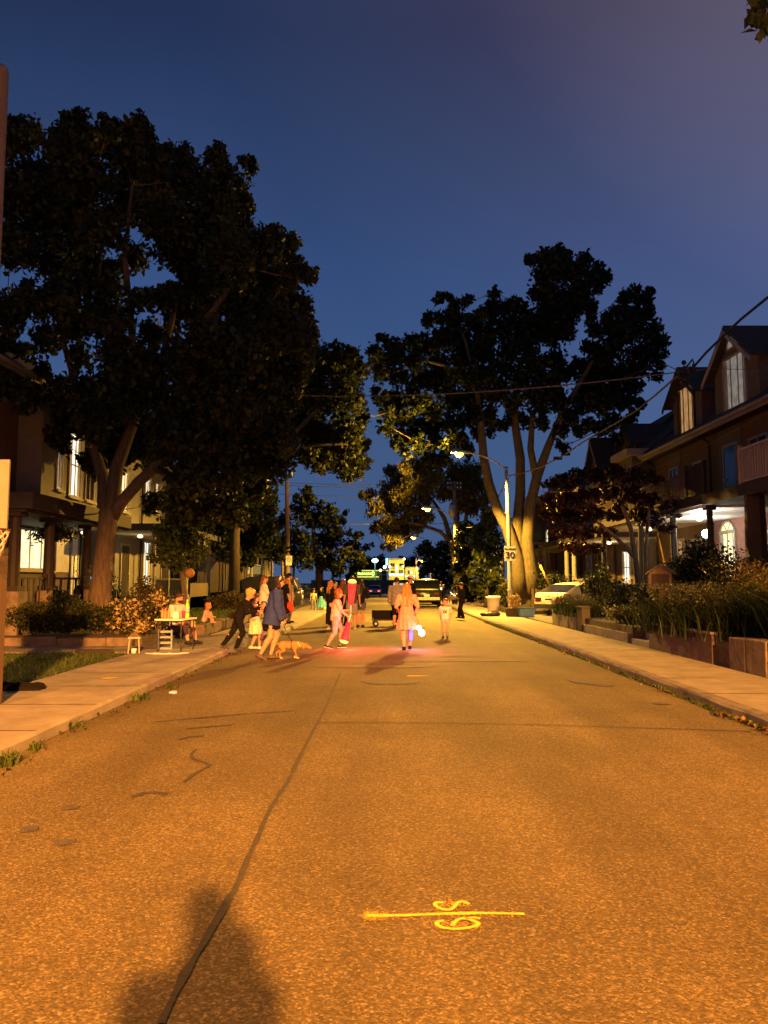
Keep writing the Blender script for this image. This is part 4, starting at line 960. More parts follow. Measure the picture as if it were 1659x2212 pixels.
# ------------------------------------------------------------------ houses
class House:
    """d = depth behind the facade line, u = along the street from y0, z = height"""
    def __init__(s, name, label, side, xf, y0, w, g, eave, ridge, wall, depth=8.0, group=None, roof=None, hip=False):
        s.side, s.w, s.g, s.eave, s.ridge = side, w, g, eave, ridge
        s.t = thing(name, label, 'house', (side*xf, y0, 0), 0, group)
        s.xf, s.y0 = xf, y0
        m = MB(); s.bx(m, 0, depth, 0, w, g-0.4, eave); m.build('wall', wall, s.t)
        ov = 0.5; rm = MB(); th = 0.16
        poly = [(-ov, eave+.0), (depth/2, ridge), (depth+ov, eave), (depth+ov, eave+th), (depth/2, ridge+th*1.2), (-ov, eave+th)]
        rm.prism([(side*a, b) for a, b in poly], 'y', -0.12, w+0.12)
        # roof void closed under the slopes
        rm.prism([(side*0.02, eave+.003), (side*(depth/2), ridge-.06), (side*(depth-.02), eave+.003)], 'y', 0.06, w-0.06)
        s.roof = rm.build('roof', roof or m_roof, s.t)
        f = MB(); s.bx(f, -ov-.05, -ov, -0.12, w+.12, eave-.1, eave+th); f.build('fascia', m_trim, s.t)
        f = MB(); s.bx(f, -ov, -0.003, -0.1, w+.1, eave-.06, eave-.003); f.build('soffit', m_dtrim, s.t)
        f = MB(); f.tube([(side*-.46, w-.15, eave-.08), (side*-.1, w-.15, eave-.35), (side*-.07, w-.15, g+.1)], .045, 8); f.build('downpipe', m_dtrim, s.t)
        f = MB(); f.tube([(side*(-ov-.12), -.12, eave+.06), (side*(-ov-.12), w+.12, eave+.06)], .065, 8); f.build('gutter', m_trim, s.t)
    def bx(s, m, d0, d1, u0, u1, z0, z1):
        a, b = sorted((s.side*d0, s.side*d1)); return m.box((a, u0, z0), (b, u1, z1))
    def window(s, u, z0, w, h, pane, d=0.0, parent=None, mull=2, frame=None, arch=False, name='window', bars=1):
        parent = parent or s.t; fw = 0.07; f = MB()
        s.bx(f, d-.06, d-.002, u-w/2-fw, u-w/2, z0-fw, z0+h+fw); s.bx(f, d-.06, d-.002, u+w/2, u+w/2+fw, z0-fw, z0+h+fw)
        s.bx(f, d-.06, d-.002, u-w/2, u+w/2, z0+h, z0+h+fw); s.bx(f, d-.06, d-.002, u-w/2, u+w/2, z0-fw, z0)
        for i in range(1, mull): q = u-w/2+w*i/mull; s.bx(f, d-.05, d-.03, q-.025, q+.025, z0, z0+h)
        for i in range(1, bars+1):
            if bars: q = z0+h*i/(bars+1); s.bx(f, d-.047, d-.031, u-w/2, u+w/2, q-.02, q+.02)
        fo = f.build(name, frame or m_trim, parent)
        if pane is e_curt or pane is e_win or pane is e_winw or pane is e_dim:
            # drapes inside the lit window: a few folds hung at both sides
            for sg in (-1, 1):
                c = MB()
                for k in range(2):
                    q = u+sg*(w/2-.06-k*.11); s.bx(c, d-.026, d-.02-.004*k, q-.05, q+.045, z0+.02, z0+h-.02)
                c.build('curtain', m_cream if pane is not e_dim else m_ochre, fo)
        p = MB(); s.bx(p, d-.018, d-.006, u-w/2, u+w/2, z0, z0+h); p.build('pane', pane, fo)
        p = MB(); s.bx(p, d-.14, d-.062, u-w/2-.12, u+w/2+.12, z0-fw-.06, z0-fw); p.build('sill', m_trim, fo)
        return fo
    def fan(s, u, z0, w, h, pane, d, parent):
        """half round light over a window"""
        n = 12; f = MB(); p = MB()
        pts = [(u+w/2*math.cos(PI*k/n), z0+h*math.sin(PI*k/n)) for k in range(n+1)]
        o = [(u+(w/2+.06)*math.cos(PI*k/n), z0-.0+(h+.06)*math.sin(PI*k/n)) for k in range(n+1)]
        for k in range(n):
            f.prism([pts[k], pts[k+1], o[k+1], o[k]], 'x', s.side*(d-.06), s.side*(d-.002))
        s.bx(f, d-.058, d-.003, u-w/2-.06, u+w/2+.06, z0-.06, z0-.001)
        for k in (4, 8): 
            q = pts[k]; f.prism([(u-.015, z0), (u+.015, z0), (q[0]+.015, q[1]), (q[0]-.015, q[1])], 'x', s.side*(d-.05), s.side*(d-.03))
        fo = f.build('window', m_trim, parent)
        p.prism(pts, 'x', s.side*(d-.02), s.side*(d-.008)); p.build('pane', pane, fo)
    def dormer(s, u, w, z0, z1, peak, d, pane, fan=True, wall=None, trim=None, win=None, roofm=None):
        """gabled dormer with its face at depth d"""
        dep = 3.2
        m = MB(); m.prism([(u-w/2, z0), (u+w/2, z0), (u+w/2, z1), (u, peak), (u-w/2, z1)], 'x', s.side*d, s.side*(d+dep))
        dr = m.build('dormer', wall or m_tan, s.t)
        r = MB(); ov = .22
        for sg in (-1, 1):
            a = Vector((u, peak+.02)); b = Vector((u+sg*(w/2+ov), z1-ov*(peak-z1)/(w/2)+.02)); 
            r.prism([(a.x, a.y), (b.x, b.y), (b.x, b.y+.12), (a.x, a.y+.14)], 'x', s.side*(d-.35), s.side*(d+dep+.5))
        r.build('roof', roofm or m_roof, dr)
        t = MB()
        for sg in (-1, 1):
            a = Vector((u, peak+.0)); b = Vector((u+sg*(w/2+ov), z1-ov*(peak-z1)/(w/2)))
            t.prism([(a.x, a.y-.16), (b.x, b.y-.16), (b.x, b.y+.01), (a.x, a.y+.01)], 'x', s.side*(d-.40), s.side*(d-.352))
        t.build('bargeboard', trim or m_trim, dr)
        ww, hh, zb = win or (w*.52, (z1-z0)*.72, z0+.25)
        f = s.window(u, zb, ww, hh, pane, d, s.t, mull=3, bars=0, frame=trim or m_trim)
        if fan: s.fan(u, zb+hh+.35, ww*.62, .42, pane, d, s.t)
        return dr
    def door(s, u, z0, w, h, mat, d=0.0, glass=None):
        m = MB(); s.bx(m, d-.05, d-.002, u-w/2, u+w/2, z0, z0+h); o = m.build('door', mat, s.t)
        f = MB()
        for a, b in ((u-w/2-.09, u-w/2), (u+w/2, u+w/2+.09)): s.bx(f, d-.07, d-.003, a, b, z0, z0+h+.09)
        s.bx(f, d-.07, d-.003, u-w/2, u+w/2, z0+h, z0+h+.09); f.build('frame', m_trim, o)
        k = MB(); k.ball((s.side*(d-.09), u+w/2-.1, z0+1.0), .035, 8, 6); k.build('handle', m_galv, o)
        if glass: q = MB(); s.bx(q, d-.058, d-.051, u-w*.3, u+w*.3, z0+h*.45, z0+h*.88); q.build('pane', glass, o)
    def railing(s, d, u0, u1, z0, h, mat, parent=None, step=0.14, name='railing', bw=.03):
        m = MB(); s.bx(m, d-.04, d+.04, u0, u1, z0+h-.06, z0+h); s.bx(m, d-.025, d+.025, u0, u1, z0+.06, z0+.11)
        n = max(2, int((u1-u0)/step))
        for i in range(n+1): q = u0+(u1-u0)*i/n; s.bx(m, d-.015, d+.015, q-bw/2, q+bw/2, z0+.11, z0+h-.06)
        for q in (u0, u1): s.bx(m, d-.05, d+.05, q-.05, q+.05, z0, z0+h+.08)
        return m.build(name, mat, parent or s.t)
    def post(s, d, u, z0, z1, r, mat, name='porch_post', pier=None, cap=True):
        m = MB(); x = s.side*d
        m.tube([(x,u,z0), (x,u,z1)], [r, r*.85], 10)
        if cap:
            m.cbox((x,u,z1-.06), (r*2.8, r*2.8, .12)); m.cbox((x,u,z0+.06), (r*2.6, r*2.6, .12))
        o = m.build(name, mat, s.t)
        if pier: q = MB(); q.cbox((x,u,(pier[0]+z0)/2-.003), (pier[1], pier[1], z0-pier[0])); q.build('pier', m_stone, o)
        return o
    def slab(s, name, mat, d0, d1, u0, u1, z0, z1): m = MB(); s.bx(m, d0, d1, u0, u1, z0, z1); return m.build(name, mat, s.t)
    def steps(s, d, u0, u1, z0, z1, n=4):
        m = MB()
        for i in range(n): s.bx(m, d-.3*(n-i), d-.3*(n-i-1), u0, u1, z0-.2, z0+(z1-z0)*(i+1)/n-.01)
        m.build('steps', m_conc2, s.t)
    def ceiling_lamp(s, d, u, z, e, col, power):
        m = MB(); m.lathe([(.03,.0),(.1,-.03),(.11,-.08),(.05,-.12)], (s.side*d, u, z-.003), 12); o = m.build('ceiling_lamp', e, s.t, True)
        lamp('lamp_light', 'POINT', (s.side*d, u, z-.35), col, power, s.t, .08)
gr = 'row houses along the right side'; gl_ = 'houses along the left side'
WARM = (1.0, .78, .45); WHT = (1.0, .93, .78)
# ---- right side -----------------------------------------------------
R1 = House('row_house', 'nearest house on the right, only its white balcony and big porch column in view', 1, 11.8, 14.8, 7.0, 0.5, 6.9, 10.6, m_bdark, group=gr)
R1.slab('porch_floor', m_conc2, -2.6, -.01, .2, 6.9, .3, 1.0); R1.slab('balcony_floor', m_dtrim, -2.75, -.01, .1, 6.95, 3.75, 4.05)
R1.post(-2.45, 4.5, 1.0, 3.75, .28, m_dtrim, cap=False); R1.railing(-2.6, .3, 4.85, 4.05, .95, m_trim, step=.13, bw=.05)
m = MB(); R1.bx(m, -2.7, -2.3, 3.95, 4.3, .3, 1.75); m.build('brick_pier', m_bdark, R1.t)
R2 = House('row_house', 'ochre house on the right under the pale gabled dormer, porch brightly lit below', 1, 11.8, 21.8, 5.7, 0.5, 6.9, 10.6, m_ochre, group=gr)
R2.dormer(3.4, 3.2, 7.05, 8.75, 10.0, -.05, e_curt, wall=m_tan, win=(1.55, 1.75, 7.35))
R2.slab('panel', m_tan, -.03, -.004, 3.3, 5.0, 4.1, 6.8)
R2.door(4.0, 4.05, .85, 2.1, m_glassd, -.033); R2.window(2.1, 4.9, 1.1, 1.2, m_glassd)
R2.slab('porch_floor', m_conc2, -2.6, -.01, .05, 5.65, .3, 1.0)
R2.slab('balcony_floor', m_dtrim, -2.75, -.01, .0, 5.65, 3.78, 4.05); R2.slab('porch_ceiling', m_white, -2.6, -.012, .1, 5.6, 3.70, 3.776)
R2.railing(-2.6, .1, 1.4, 4.05, .95, m_dtrim, step=.12, bw=.1); R2.railing(-2.6, 1.5, 5.6, 4.05, .85, m_wood, step=.16, bw=.045)
R2.post(-2.45, .2, 1.0, 3.75, .10, m_dtrim); R2.post(-2.45, 3.0, 1.0, 3.75, .11, m_dtrim)
R2.slab('lower_wall', m_bwall2, -.05, -.006, .05, 5.6, 1.0, 3.69)
R2.window(4.4, 1.75, 1.1, 1.5, e_win, -.05, mull=2); R2.fan(4.4, 3.27, 1.0, .32, e_win, -.05, R2.t); R2.door(2.4, 1.0, .95, 2.1, m_dtrim, -.05, m_glassd); R2.window(1.2, 1.8, .8, 1.3, m_glassd, -.05)
R2.railing(-2.55, .3, 2.9, 1.0, .85, m_black, step=.12, bw=.02)
R2.ceiling_lamp(-1.35, 3.6, 3.70, e_warm, WHT, 120)
pl = P(1525, 1153, 22.8) - R2.t.location
m = MB(); m.tube([(pl.x, pl.y, 1.0), (pl.x, pl.y, pl.z-.1)], .03, 8); po = m.build('lamp_stem', m_black, R2.t); m = MB(); m.ball(pl, .12, 12, 8); m.build('porch_lamp', EM('porch_bulb', (1,.97,.9), 60), R2.t, True)
lamp('lamp_light', 'POINT', pl+Vector((-.25,0,.1)), WHT, 60, R2.t, .1)
R3 = House('row_house', 'house on the right with the dark gabled dormer glowing orange', 1, 11.8, 27.55, 5.6, 0.5, 6.9, 10.4, m_ochre, group=gr)
R3.dormer(1.8, 2.75, 6.95, 8.7, 9.75, -.05, e_dim, wall=m_bdark, trim=m_dtrim, win=(1.5, 1.9, 7.2))
R3.slab('panel', m_tan, -.03, -.004, 2.7, 4.0, 4.1, 6.8); R3.window(.9, 4.9, 1.0, 1.1, m_glassd); R3.window(3.3, 4.6, .8, 1.5, m_glassd, -.033)
R3.slab('porch_floor', m_conc2, -2.6, -.01, .1, 5.5, .3, 1.0); R3.slab('balcony_floor', m_dtrim, -2.75, -.01, .02, 5.55, 3.78, 4.05); R3.slab('porch_ceiling', m_cream, -2.6, -.012, .1, 5.5, 3.70, 3.776)
R3.railing(-2.6, .1, 5.45, 4.05, .85, m_wood, step=.16, bw=.045); R3.post(-2.45, .4, 1.0, 3.75, .11, m_dtrim); R3.post(-2.45, 5.2, 1.0, 3.75, .11, m_dtrim)
R3.window(3.2, 1.7, 1.2, 1.5, e_dim); R3.door(1.4, 1.0, .95, 2.1, m_dtrim); R3.ceiling_lamp(-1.3, 2.8, 3.70, e_warm, WARM, 22)
m = MB(); m.tube([(R3.side*.9, 4.9, 7.2), (R3.side*.9, 4.9, 9.0)], .16, 10); m.lathe([(.21,0),(.21,.12)], (R3.side*.9, 4.9, 8.95), 10); m.build('chimney', m_galv, R3.t)
def plain_house(label, side, xf, y0, w, eave, ridge, wall, wins, g=.4, porch=True, bay=None, group=gr, lampp=None, dorm=None):
    h = House('row_house', label, side, xf, y0, w, g, eave, ridge, wall, group=group)
    for q in wins: h.window(*q)
    if bay:
        u0, u1, z0, z1, dd = bay
        h.slab('bay', m_tan, -dd, -.004, u0, u1, z0, z1); h.slab('cornice', m_trim, -dd-.3, -.005, u0-.25, u1+.25, z1+.003, z1+.28)
    if porch:
        h.slab('porch_floor', m_conc2, -2.3, -.01, .1, w-.1, .2, .9); h.slab('porch_roof', m_roof, -2.6, -.01, .0, w, 3.5, 3.75); h.slab('porch_ceiling', m_cream, -2.4, -.012, .1, w-.1, 3.44, 3.497)
        for u in (.3, w-.3): h.post(-2.2, u, .9, 3.47, .12, m_trim)
        h.railing(-2.2, .5, w-.5, .9, .8, m_trim, step=.18, bw=.05)
        h.door(w*.3, .9, .95, 2.1, m_dtrim)
    if lampp: h.ceiling_lamp(-1.2, w*.5, 3.44, e_warm, WARM, lampp)
    if dorm: h.dormer(*dorm)
    return h
plain_house('dark brick house on the right with a pale flat bay cornice', 1, 11.8, 33.2, 6.0, 7.0, 10.4, m_bdark, [(1.2,4.6,1.0,1.5,m_glassd,-.9), (4.6,4.6,1.0,1.4,m_glassd), (4.2,1.5,1.1,1.5,e_winw)], bay=(.3,2.2,4.0,7.1,.9), lampp=40, dorm=(4.3,2.0,7.0,8.3,9.2,.3,m_glassd,False,m_bdark,m_dtrim))
plain_house('dark gabled house on the right behind the red maple', 1, 11.6, 39.3, 5.8, 6.6, 10.6, m_bwall, [(1.4,4.3,1.0,1.5,m_glassd), (4.2,4.3,1.0,1.5,m_glassd), (4.2,1.5,1.0,1.5,m_glassd)], dorm=(3.0,2.6,6.6,7.8,9.4,.2,m_glassd,False,m_bdark,m_trim))
plain_house('dark brick house on the right with two plain upper windows', 1, 11.4, 45.2, 5.6, 6.4, 9.6, m_bdark, [(1.4,4.3,1.0,1.5,m_glassd), (4.2,4.3,1.0,1.5,m_glassd)])
plain_house('far house on the right with a square bay and one bright upper window', 1, 11.0, 51.0, 6.2, 7.0, 9.8, m_bwall, [(.7,3.9,.9,1.1,e_win), (2.4,5.2,1.1,1.5,m_glassd,-.9), (5.0,4.3,1.0,1.4,m_glassd)], bay=(1.5,3.3,4.4,7.1,.9))
plain_house('farthest visible house on the right behind the pale trunks', 1, 11.0, 57.4, 6.0, 6.6, 9.4, m_bdark, [(1.4,4.3,1.0,1.5,m_glassd), (4.2,1.5,1.0,1.5,e_win)])
# ---- left side ------------------------------------------------------
def yL_(u, X): return X*F_PX/(U0-u)
L1h = House('house', 'nearest house on the left with a dark porch, fern basket and lit upper windows', -1, 11.0, 18.6, 9.2, .4, 7.6, 11.0, m_bdark, group=gl_)
L1h.slab('bay', m_greyw, -.75, -.004, 4.2, 8.7, 3.95, 7.2); L1h.slab('skirt', m_trim, -.85, -.005, 4.1, 8.8, 3.6, 3.947); L1h.slab('cornice', m_trim, -1.1, -.006, 4.0, 8.9, 7.203, 7.5)
L1h.window(5.4, 4.5, .35, 1.7, e_winw, -.75, mull=1, bars=0); L1h.window(6.6, 4.4, .9, 2.0, e_winw, -.75, mull=2, bars=1); L1h.window(7.9, 4.4, .7, 2.0, m_glassd, -.75)
L1h.slab('porch_floor', m_conc2, -2.2, -.01, .1, 7.0, .2, .95); L1h.slab('porch_roof', m_dtrim, -2.5, -.01, -.1, 7.2, 3.35, 3.75); L1h.slab('porch_ceiling', m_dtrim, -2.3, -.012, 0, 7.1, 3.28, 3.347)
for u in (2.2, 4.8): L1h.post(-1.95, u, 1.35, 3.3, .15, m_dtrim, pier=(.2, .5))
L1h.post(-1.95, .25, 1.35, 3.3, .15, m_dtrim, pier=(.2, .5))
L1h.railing(-1.95, .4, 2.05, .95, .75, m_dtrim, step=.3, bw=.1); L1h.railing(-1.95, 2.5, 4.6, .95, .75, m_dtrim, step=.45, bw=.1)
m = MB(); L1h.bx(m, -2.2, -1.8, 1.7, 2.9, .2, 1.345); m.build('stone_pier', m_stone, L1h.t)
L1h.window(5.6, 2.0, 2.4, 1.15, e_win, -.002, mull=3, bars=0); L1h.slab('lit_panel', m_cream, -.04, -.004, 7.15, 8.2, 1.9, 3.3); L1h.window(3.2, 1.3, .5, 1.7, e_winw, -.002, mull=1, bars=3); L1h.door(8.65, .95, .5, 2.2, m_white, -.002)
L1h.ceiling_lamp(-1.0, 7.0, 3.27, e_warm, WHT, 12)
b = MB()
for z in np.arange(1.0, 3.3, .14): pass
for u in (7.3, 7.45): b.tube([(1.75, u, .95), (1.75, u, 3.3)], .015, 6)
for z in np.arange(1.1, 3.2, .35): b.tube([(1.75, 7.3, z), (1.75, 7.45, z+.17)], .012, 5)
b.build('iron_post', m_black, L1h.t)
L2h = House('house', 'second house on the left, its porch lit yellow with curtained windows', -1, 10.4, 28.2, 4.6, .4, 6.8, 10.0, m_greyw, group=gl_)
L2h.window(.7, 1.6, .9, 1.75, e_win, -.002, mull=2, bars=0); L2h.door(2.6, .9, .9, 2.1, m_dtrim); L2h.window(2.3, 4.4, .9, 1.5, e_win, -.002); L2h.window(.3, 4.2, .35, 1.3, e_win, -.002, mull=1)
L2h.slab('porch_floor', m_conc2, -2.0, -.01, 0, 4.5, .2, .9); L2h.slab('porch_roof', m_roof, -2.4, -.01, -.1, 4.6, 3.45, 3.7); L2h.slab('porch_ceiling', m_cream, -2.2, -.012, 0, 4.5, 3.38, 3.447)
for u in (.3, 2.2, 4.2): L2h.post(-1.9, u, .9, 3.4, .055, m_trim)
L2h.railing(-1.9, .4, 4.1, .9, .8, m_black, step=.13, bw=.02); L2h.ceiling_lamp(-1.0, 1.4, 3.38, e_warm, WARM, 6)
L3h = House('house', 'third house on the left with two bright windows over one another', -1, 10.4, 32.9, 4.8, .4, 6.6, 9.6, m_greyw, group=gl_)
L3h.window(.75, 1.45, 1.0, 1.8, e_winw, -.002, mull=3, bars=0); L3h.window(.6, 4.7, .75, 1.3, e_winw, -.002, mull=2, bars=0); L3h.window(2.0, 4.7, .55, 1.3, e_win, -.002, mull=1); L3h.door(3.4, .9, .9, 2.1, m_dtrim)
L3h.slab('porch_floor', m_conc2, -2.0, -.01, 0, 4.7, .2, .9); L3h.slab('porch_roof', m_roof, -2.4, -.01, -.05, 4.75, 3.5, 3.75)
for u in (.2, 4.4): L3h.post(-1.9, u, .9, 3.5, .1, m_trim)
L3h.slab('porch_wall', m_tan, -2.0, -1.8, .6, 4.0, .3, 1.5); L3h.ceiling_lamp(-1.0, 1.0, 3.5, e_warm, WARM, 4)
L4h = House('house', 'fourth house on the left whose porch glows yellow through pale slats', -1, 10.2, 42.2, 6.4, .2, 6.4, 9.4, m_bdark, group=gl_)
L4h.slab('porch_floor', m_conc2, -3.2, -.01, 0, 6.2, .0, .7); L4h.slab('porch_roof', m_roof, -3.4, -.01, -.1, 6.4, 3.3, 3.55)
L4h.slab('glow_slab', EM('porch_wall_glow', (1.0,.72,.25), .9), -2.72, -2.7, .3, 4.6, 2.0, 2.55)  # glowing slab behind the slats in place of a lamplit porch wall
L4h.railing(-2.9, .2, 4.8, 1.35, 1.15, m_dtrim, step=.38, bw=.09); L4h.railing(-2.9, .2, 4.8, .7, .7, m_wood, step=.2, bw=.1); L4h.ceiling_lamp(-1.4, 3.0, 3.3, e_warm, WARM, 20)
for u in (.2, 5.0): L4h.post(-2.9, u, .7, 3.3, .1, m_trim)
for lab, y0, w in (('fifth house on the left, dark behind the trees', 49.2, 6), ('sixth house on the left, dark with one small lit window', 56, 6.5), ('farthest house on the left in the dark', 63.5, 7)):
    h = plain_house(lab, -1, 10.4, y0, w, 6.2, 9.2, m_bdark, [(1.5,4.0,1,1.4,m_glassd), (4.5,4.0,1,1.4,m_glassd), (4.4,1.4,1,1.4,e_win if 'lit' in lab else m_glassd)], group=gl_)
# blue neon figure by the first porch
p = P(189, 1260, 23.6)
nb = thing('neon_sign', 'small blue neon figure 3 glowing beside the big maple trunk', 'neon sign', p)
pts = smooth_line([(-.08,.17),(.02,.23),(.1,.14),(.02,.02),(.1,-.1),(.02,-.22),(-.08,-.16)], 5)
MB().tube([(a, 0, z) for a, z in pts], .022, 8).build('tube', e_neonb, nb, True); MB().tube([(a*.55+.01, .02, z*.62) for a, z in pts], .016, 8).build('tube', e_neonc, nb, True)
MB().tube([(0,.05,-.25),(0,.05,-(p.z-.3))], .015, 6).build('stake', m_black, nb); lamp('lamp_light', 'POINT', (0,-.1,0), (.3,.5,1), 4, nb, .1)
# hanging fern
p = P(116, 1155, 22.0)
hf = thing('hanging_fern', 'dark fern in a hanging basket against the lit porch of the first house', 'hanging plant', p)
MB().lathe([(.05,-.2),(.2,-.15),(.26,.0),(.24,.02)], n=14).build('basket', m_dtrim, hf, True)
b = MB()
for k in range(3): a = 2*PI*k/3; b.tube([(.24*math.cos(a),.24*math.sin(a),0),(0,0,.75)], .008, 5)
b.build('hanger', m_black, hf)
n = 260; an = rng.uniform(0, 2*PI, n); d = np.stack([np.cos(an), np.sin(an)], 1)*rng.uniform(.4, 1.3, n)[:,None]
blades('fronds', rng.normal(size=n)*.08, rng.normal(size=n)*.08, np.full(n, .0), rng.uniform(.15,.45,n), m_leafg, hf, w=.025, dirx=d)
n = 500; C = rng.normal(size=(n,3))*np.array((.3,.3,.1)); leaf_mesh('foliage', C, .14, m_leafd, hf, .5, .4)
# ---- distant shops ----------------------------------------------------
def shop(name, label, u0, u1, v0, v1, Y, mat, cat='building'):
    a, b = P(u0, v0, Y), P(u1, v1, Y)
    t = thing(name, label, cat, ((a.x+b.x)/2, Y, -1.1)); w = b.x-a.x
    MB().box((-w/2, 0, 0), (w/2, 10, a.z+1.1)).build('wall', mat, t); return t, w, a.z+1.1
def lp(t, u, v, Y): return P(u, v, Y)-t.location
tb, w, h = shop('shop_building', 'distant two storey yellow lit shop with paired upper windows', 840, 874, 1207, 1250, 260, m_yellowb)
for k, (u, v0, v1) in enumerate(((848,1217,1224),(867,1217,1224),(849,1232,1239),(866,1231,1240))):
    f = MB()
    a, b = lp(tb, u-4.6, v0, 260), lp(tb, u+4.6, v1, 260); f.box((a.x,-.12,b.z),(b.x,-.01,a.z)); fo = f.build('window', m_trim, tb)
    q = MB()
    for sg in (-1, 1): q.box(((a.x+b.x)/2+sg*.36-.28, -.16, b.z+.1), ((a.x+b.x)/2+sg*.36+.28, -.125, a.z-.1))
    q.build('pane', m_glassd, fo)
f = MB(); f.box((-w/2-.15,-.3,h-.35),(w/2+.15,-.01,h+.15)); f.build('cornice', m_trim, tb)
f = MB(); a = lp(tb, 838, 1227, 260); f.box((-w/2-.05,-.25,a.z-.1),(w/2+.05,-.01,a.z+.1)); f.build('band', m_ochre, tb)
f = MB(); a = lp(tb, 842, 1240, 260); f.box((-w/2,-.3,a.z-.45),(w/2,-.02,a.z+.1)); f.build('shop_sign', e_neonc, tb)
for u, v in ((842,1224),(857,1224),(871,1224),(857,1229)):
    a = lp(tb, u, v, 260); m = MB(); m.ball((a.x,-.5,a.z), .45, 10, 7); m.build('wall_lamp', e_warm, tb, True)
lamp('lamp_light', 'POINT', (0,-7,6.5), (1,.78,.3), 2600, tb, .5); 
a = lp(tb, 836, 1214, 260); m = MB(); m.box((a.x-.45,-.6,a.z-1.1),(a.x+.35,-.3,a.z+1.2)); m.build('blade_sign', e_neonc, tb)
tb2, w, h = shop('shop_building', 'distant low yellow shop right of the two storey one', 874.5, 905, 1225, 1250, 262, m_yellowb)
a, b = lp(tb2, 880, 1232, 262), lp(tb2, 892, 1241, 262); f = MB(); f.box((a.x,-.12,b.z),(b.x,-.01,a.z)); fo = f.build('window', m_trim, tb2); q = MB(); q.box((a.x+.15,-.16,b.z+.15),(a.x+.85,-.125,a.z-.15)); q.build('pane', m_glassd, fo); q = MB(); q.box((a.x+1.0,-.16,b.z+.15),(b.x-.15,-.125,a.z-.15)); q.build('pane', e_winw, fo)
f = MB(); f.box((-w/2,-.25,h-.25),(w/2,-.01,h+.06)); f.build('coping', m_trim, tb2); lamp('lamp_light', 'POINT', (0,-6,6), (1,.8,.25), 2200, tb2, .5)
f = MB(); a = lp(tb2, 876, 1244, 262); f.box((-w/2,-.3,a.z-.5),(w/2-.6,-.02,a.z+.1)); f.build('shop_sign', e_winw, tb2)
tb3, w, h = shop('shop_building', 'distant shop under a long green board with glowing lettering', 760, 836, 1231, 1250, 255, m_dtrim)
a, b = lp(tb3, 766, 1232, 255), lp(tb3, 815, 1245, 255); f = MB(); f.box((a.x,-.4,b.z),(b.x,-.02,a.z)); sb = f.build('sign_board', e_greenb, tb3)
# lettering too blurred to read: only its uneven bright strokes are given
q = MB(); r2 = random.Random(3)
for u, hgt in ((768,.75),(771,.6),(774,.95),(777,.8),(780.5,1.0),(784,.95),(788,.8),(792,1.0),(796,.85),(800,.8)):
    a = lp(tb3, u, 1239, 255); z = a.z; x = a.x
    q.tube([(x-.16,-.46,z-hgt*.5),(x-.1,-.46,z+hgt*.45)], .13, 6); q.tube([(x+.14,-.46,z-hgt*.45),(x+.05,-.46,z+hgt*.3)], .13, 6)
a = lp(tb3, 806, 1239, 255); q.tube([(a.x+.42*math.cos(k*PI/8),-.46,a.z+.55*math.sin(k*PI/8)) for k in range(17)], .18, 6)
q.build('lettering', e_green, sb, True)
q = MB(); a, b = lp(tb3, 772, 1245.5, 255), lp(tb3, 818, 1247, 255); q.box((a.x,-.6,b.z),(b.x,-.42,a.z)); q.build('light_strip', EM('yellow_strip',(1,.85,.15),2), tb3)
q = MB(); a, b = lp(tb3, 774, 1231.5, 255), lp(tb3, 838, 1233.5, 255); q.box((a.x,-.6,b.z),(b.x,-.42,a.z)); q.build('light_strip', EM('yellow_strip',(1,.85,.15),1.2), tb3)
lamp('lamp_light', 'POINT', (0,-4,5), (.6,1,.2), 1800, tb3, .5)
for k, (u, v, Y, e, r, lab) in enumerate(((822,1232,230,e_warm,.42,'round yellow globe lamp right of the green sign'),(831,1225,235,e_cool,.5,'round white globe lamp left of the yellow shop'),(873,1207.5,240,e_warm,.4,'small lamp at the top corner of the yellow shop'))):
    a = P(u, v, Y); t = thing('globe_lamp', lab, 'lamp post', (a.x, Y, -1.1), 0, 'distant globe lamps')
    MB().tube([(0,0,0),(0,0,a.z+1.1)], .1, 8).build('pole', m_black, t); MB().ball((0,0,a.z+1.1), r, 10, 8).build('globe', e, t, True)
# dark building and hedge closing the street end
a, b = P(672, 1253, 160), P(900, 1253, 160)
t = thing('low_building', 'long dark low building closing the far end of the street', 'building', ((a.x+b.x)/2, 160, -1.1)); w = b.x-a.x
MB().box((-w/2,0,0),(w/2,6,2.9)).build('wall', M('dark_render',(.11,.095,.075),.9,.3,1.2), t)
for u, v, wv, hv in ((852.5,1262.5,.26,.35),(867,1262,.4,.22)):
    q = lp(t, u, v, 160); m = MB(); m.box((q.x-wv,-.06,q.z-hv),(q.x+wv,-.004,q.z+hv)); m.build('window', EM('lit_small',(1,.85,.5),.8), t)
q = MB(); q.box((-2.2,-.08,0),(-1.0,-.004,2.4)); q.build('door', m_dtrim, t)
a = P(813, 1243, 220); tt = thing('sign_box', 'dark upright box between the green sign and the yellow shop', 'kiosk', (a.x+2.2, 220, -1.1)); MB().box((-.7,0,0),(.7,1,4.6+1.1)).build('body', m_dtrim, tt, bevel=.05); MB().box((-.75,-.05,4.4),(.75,1.05,4.6)).build('roof', m_trim, tt)
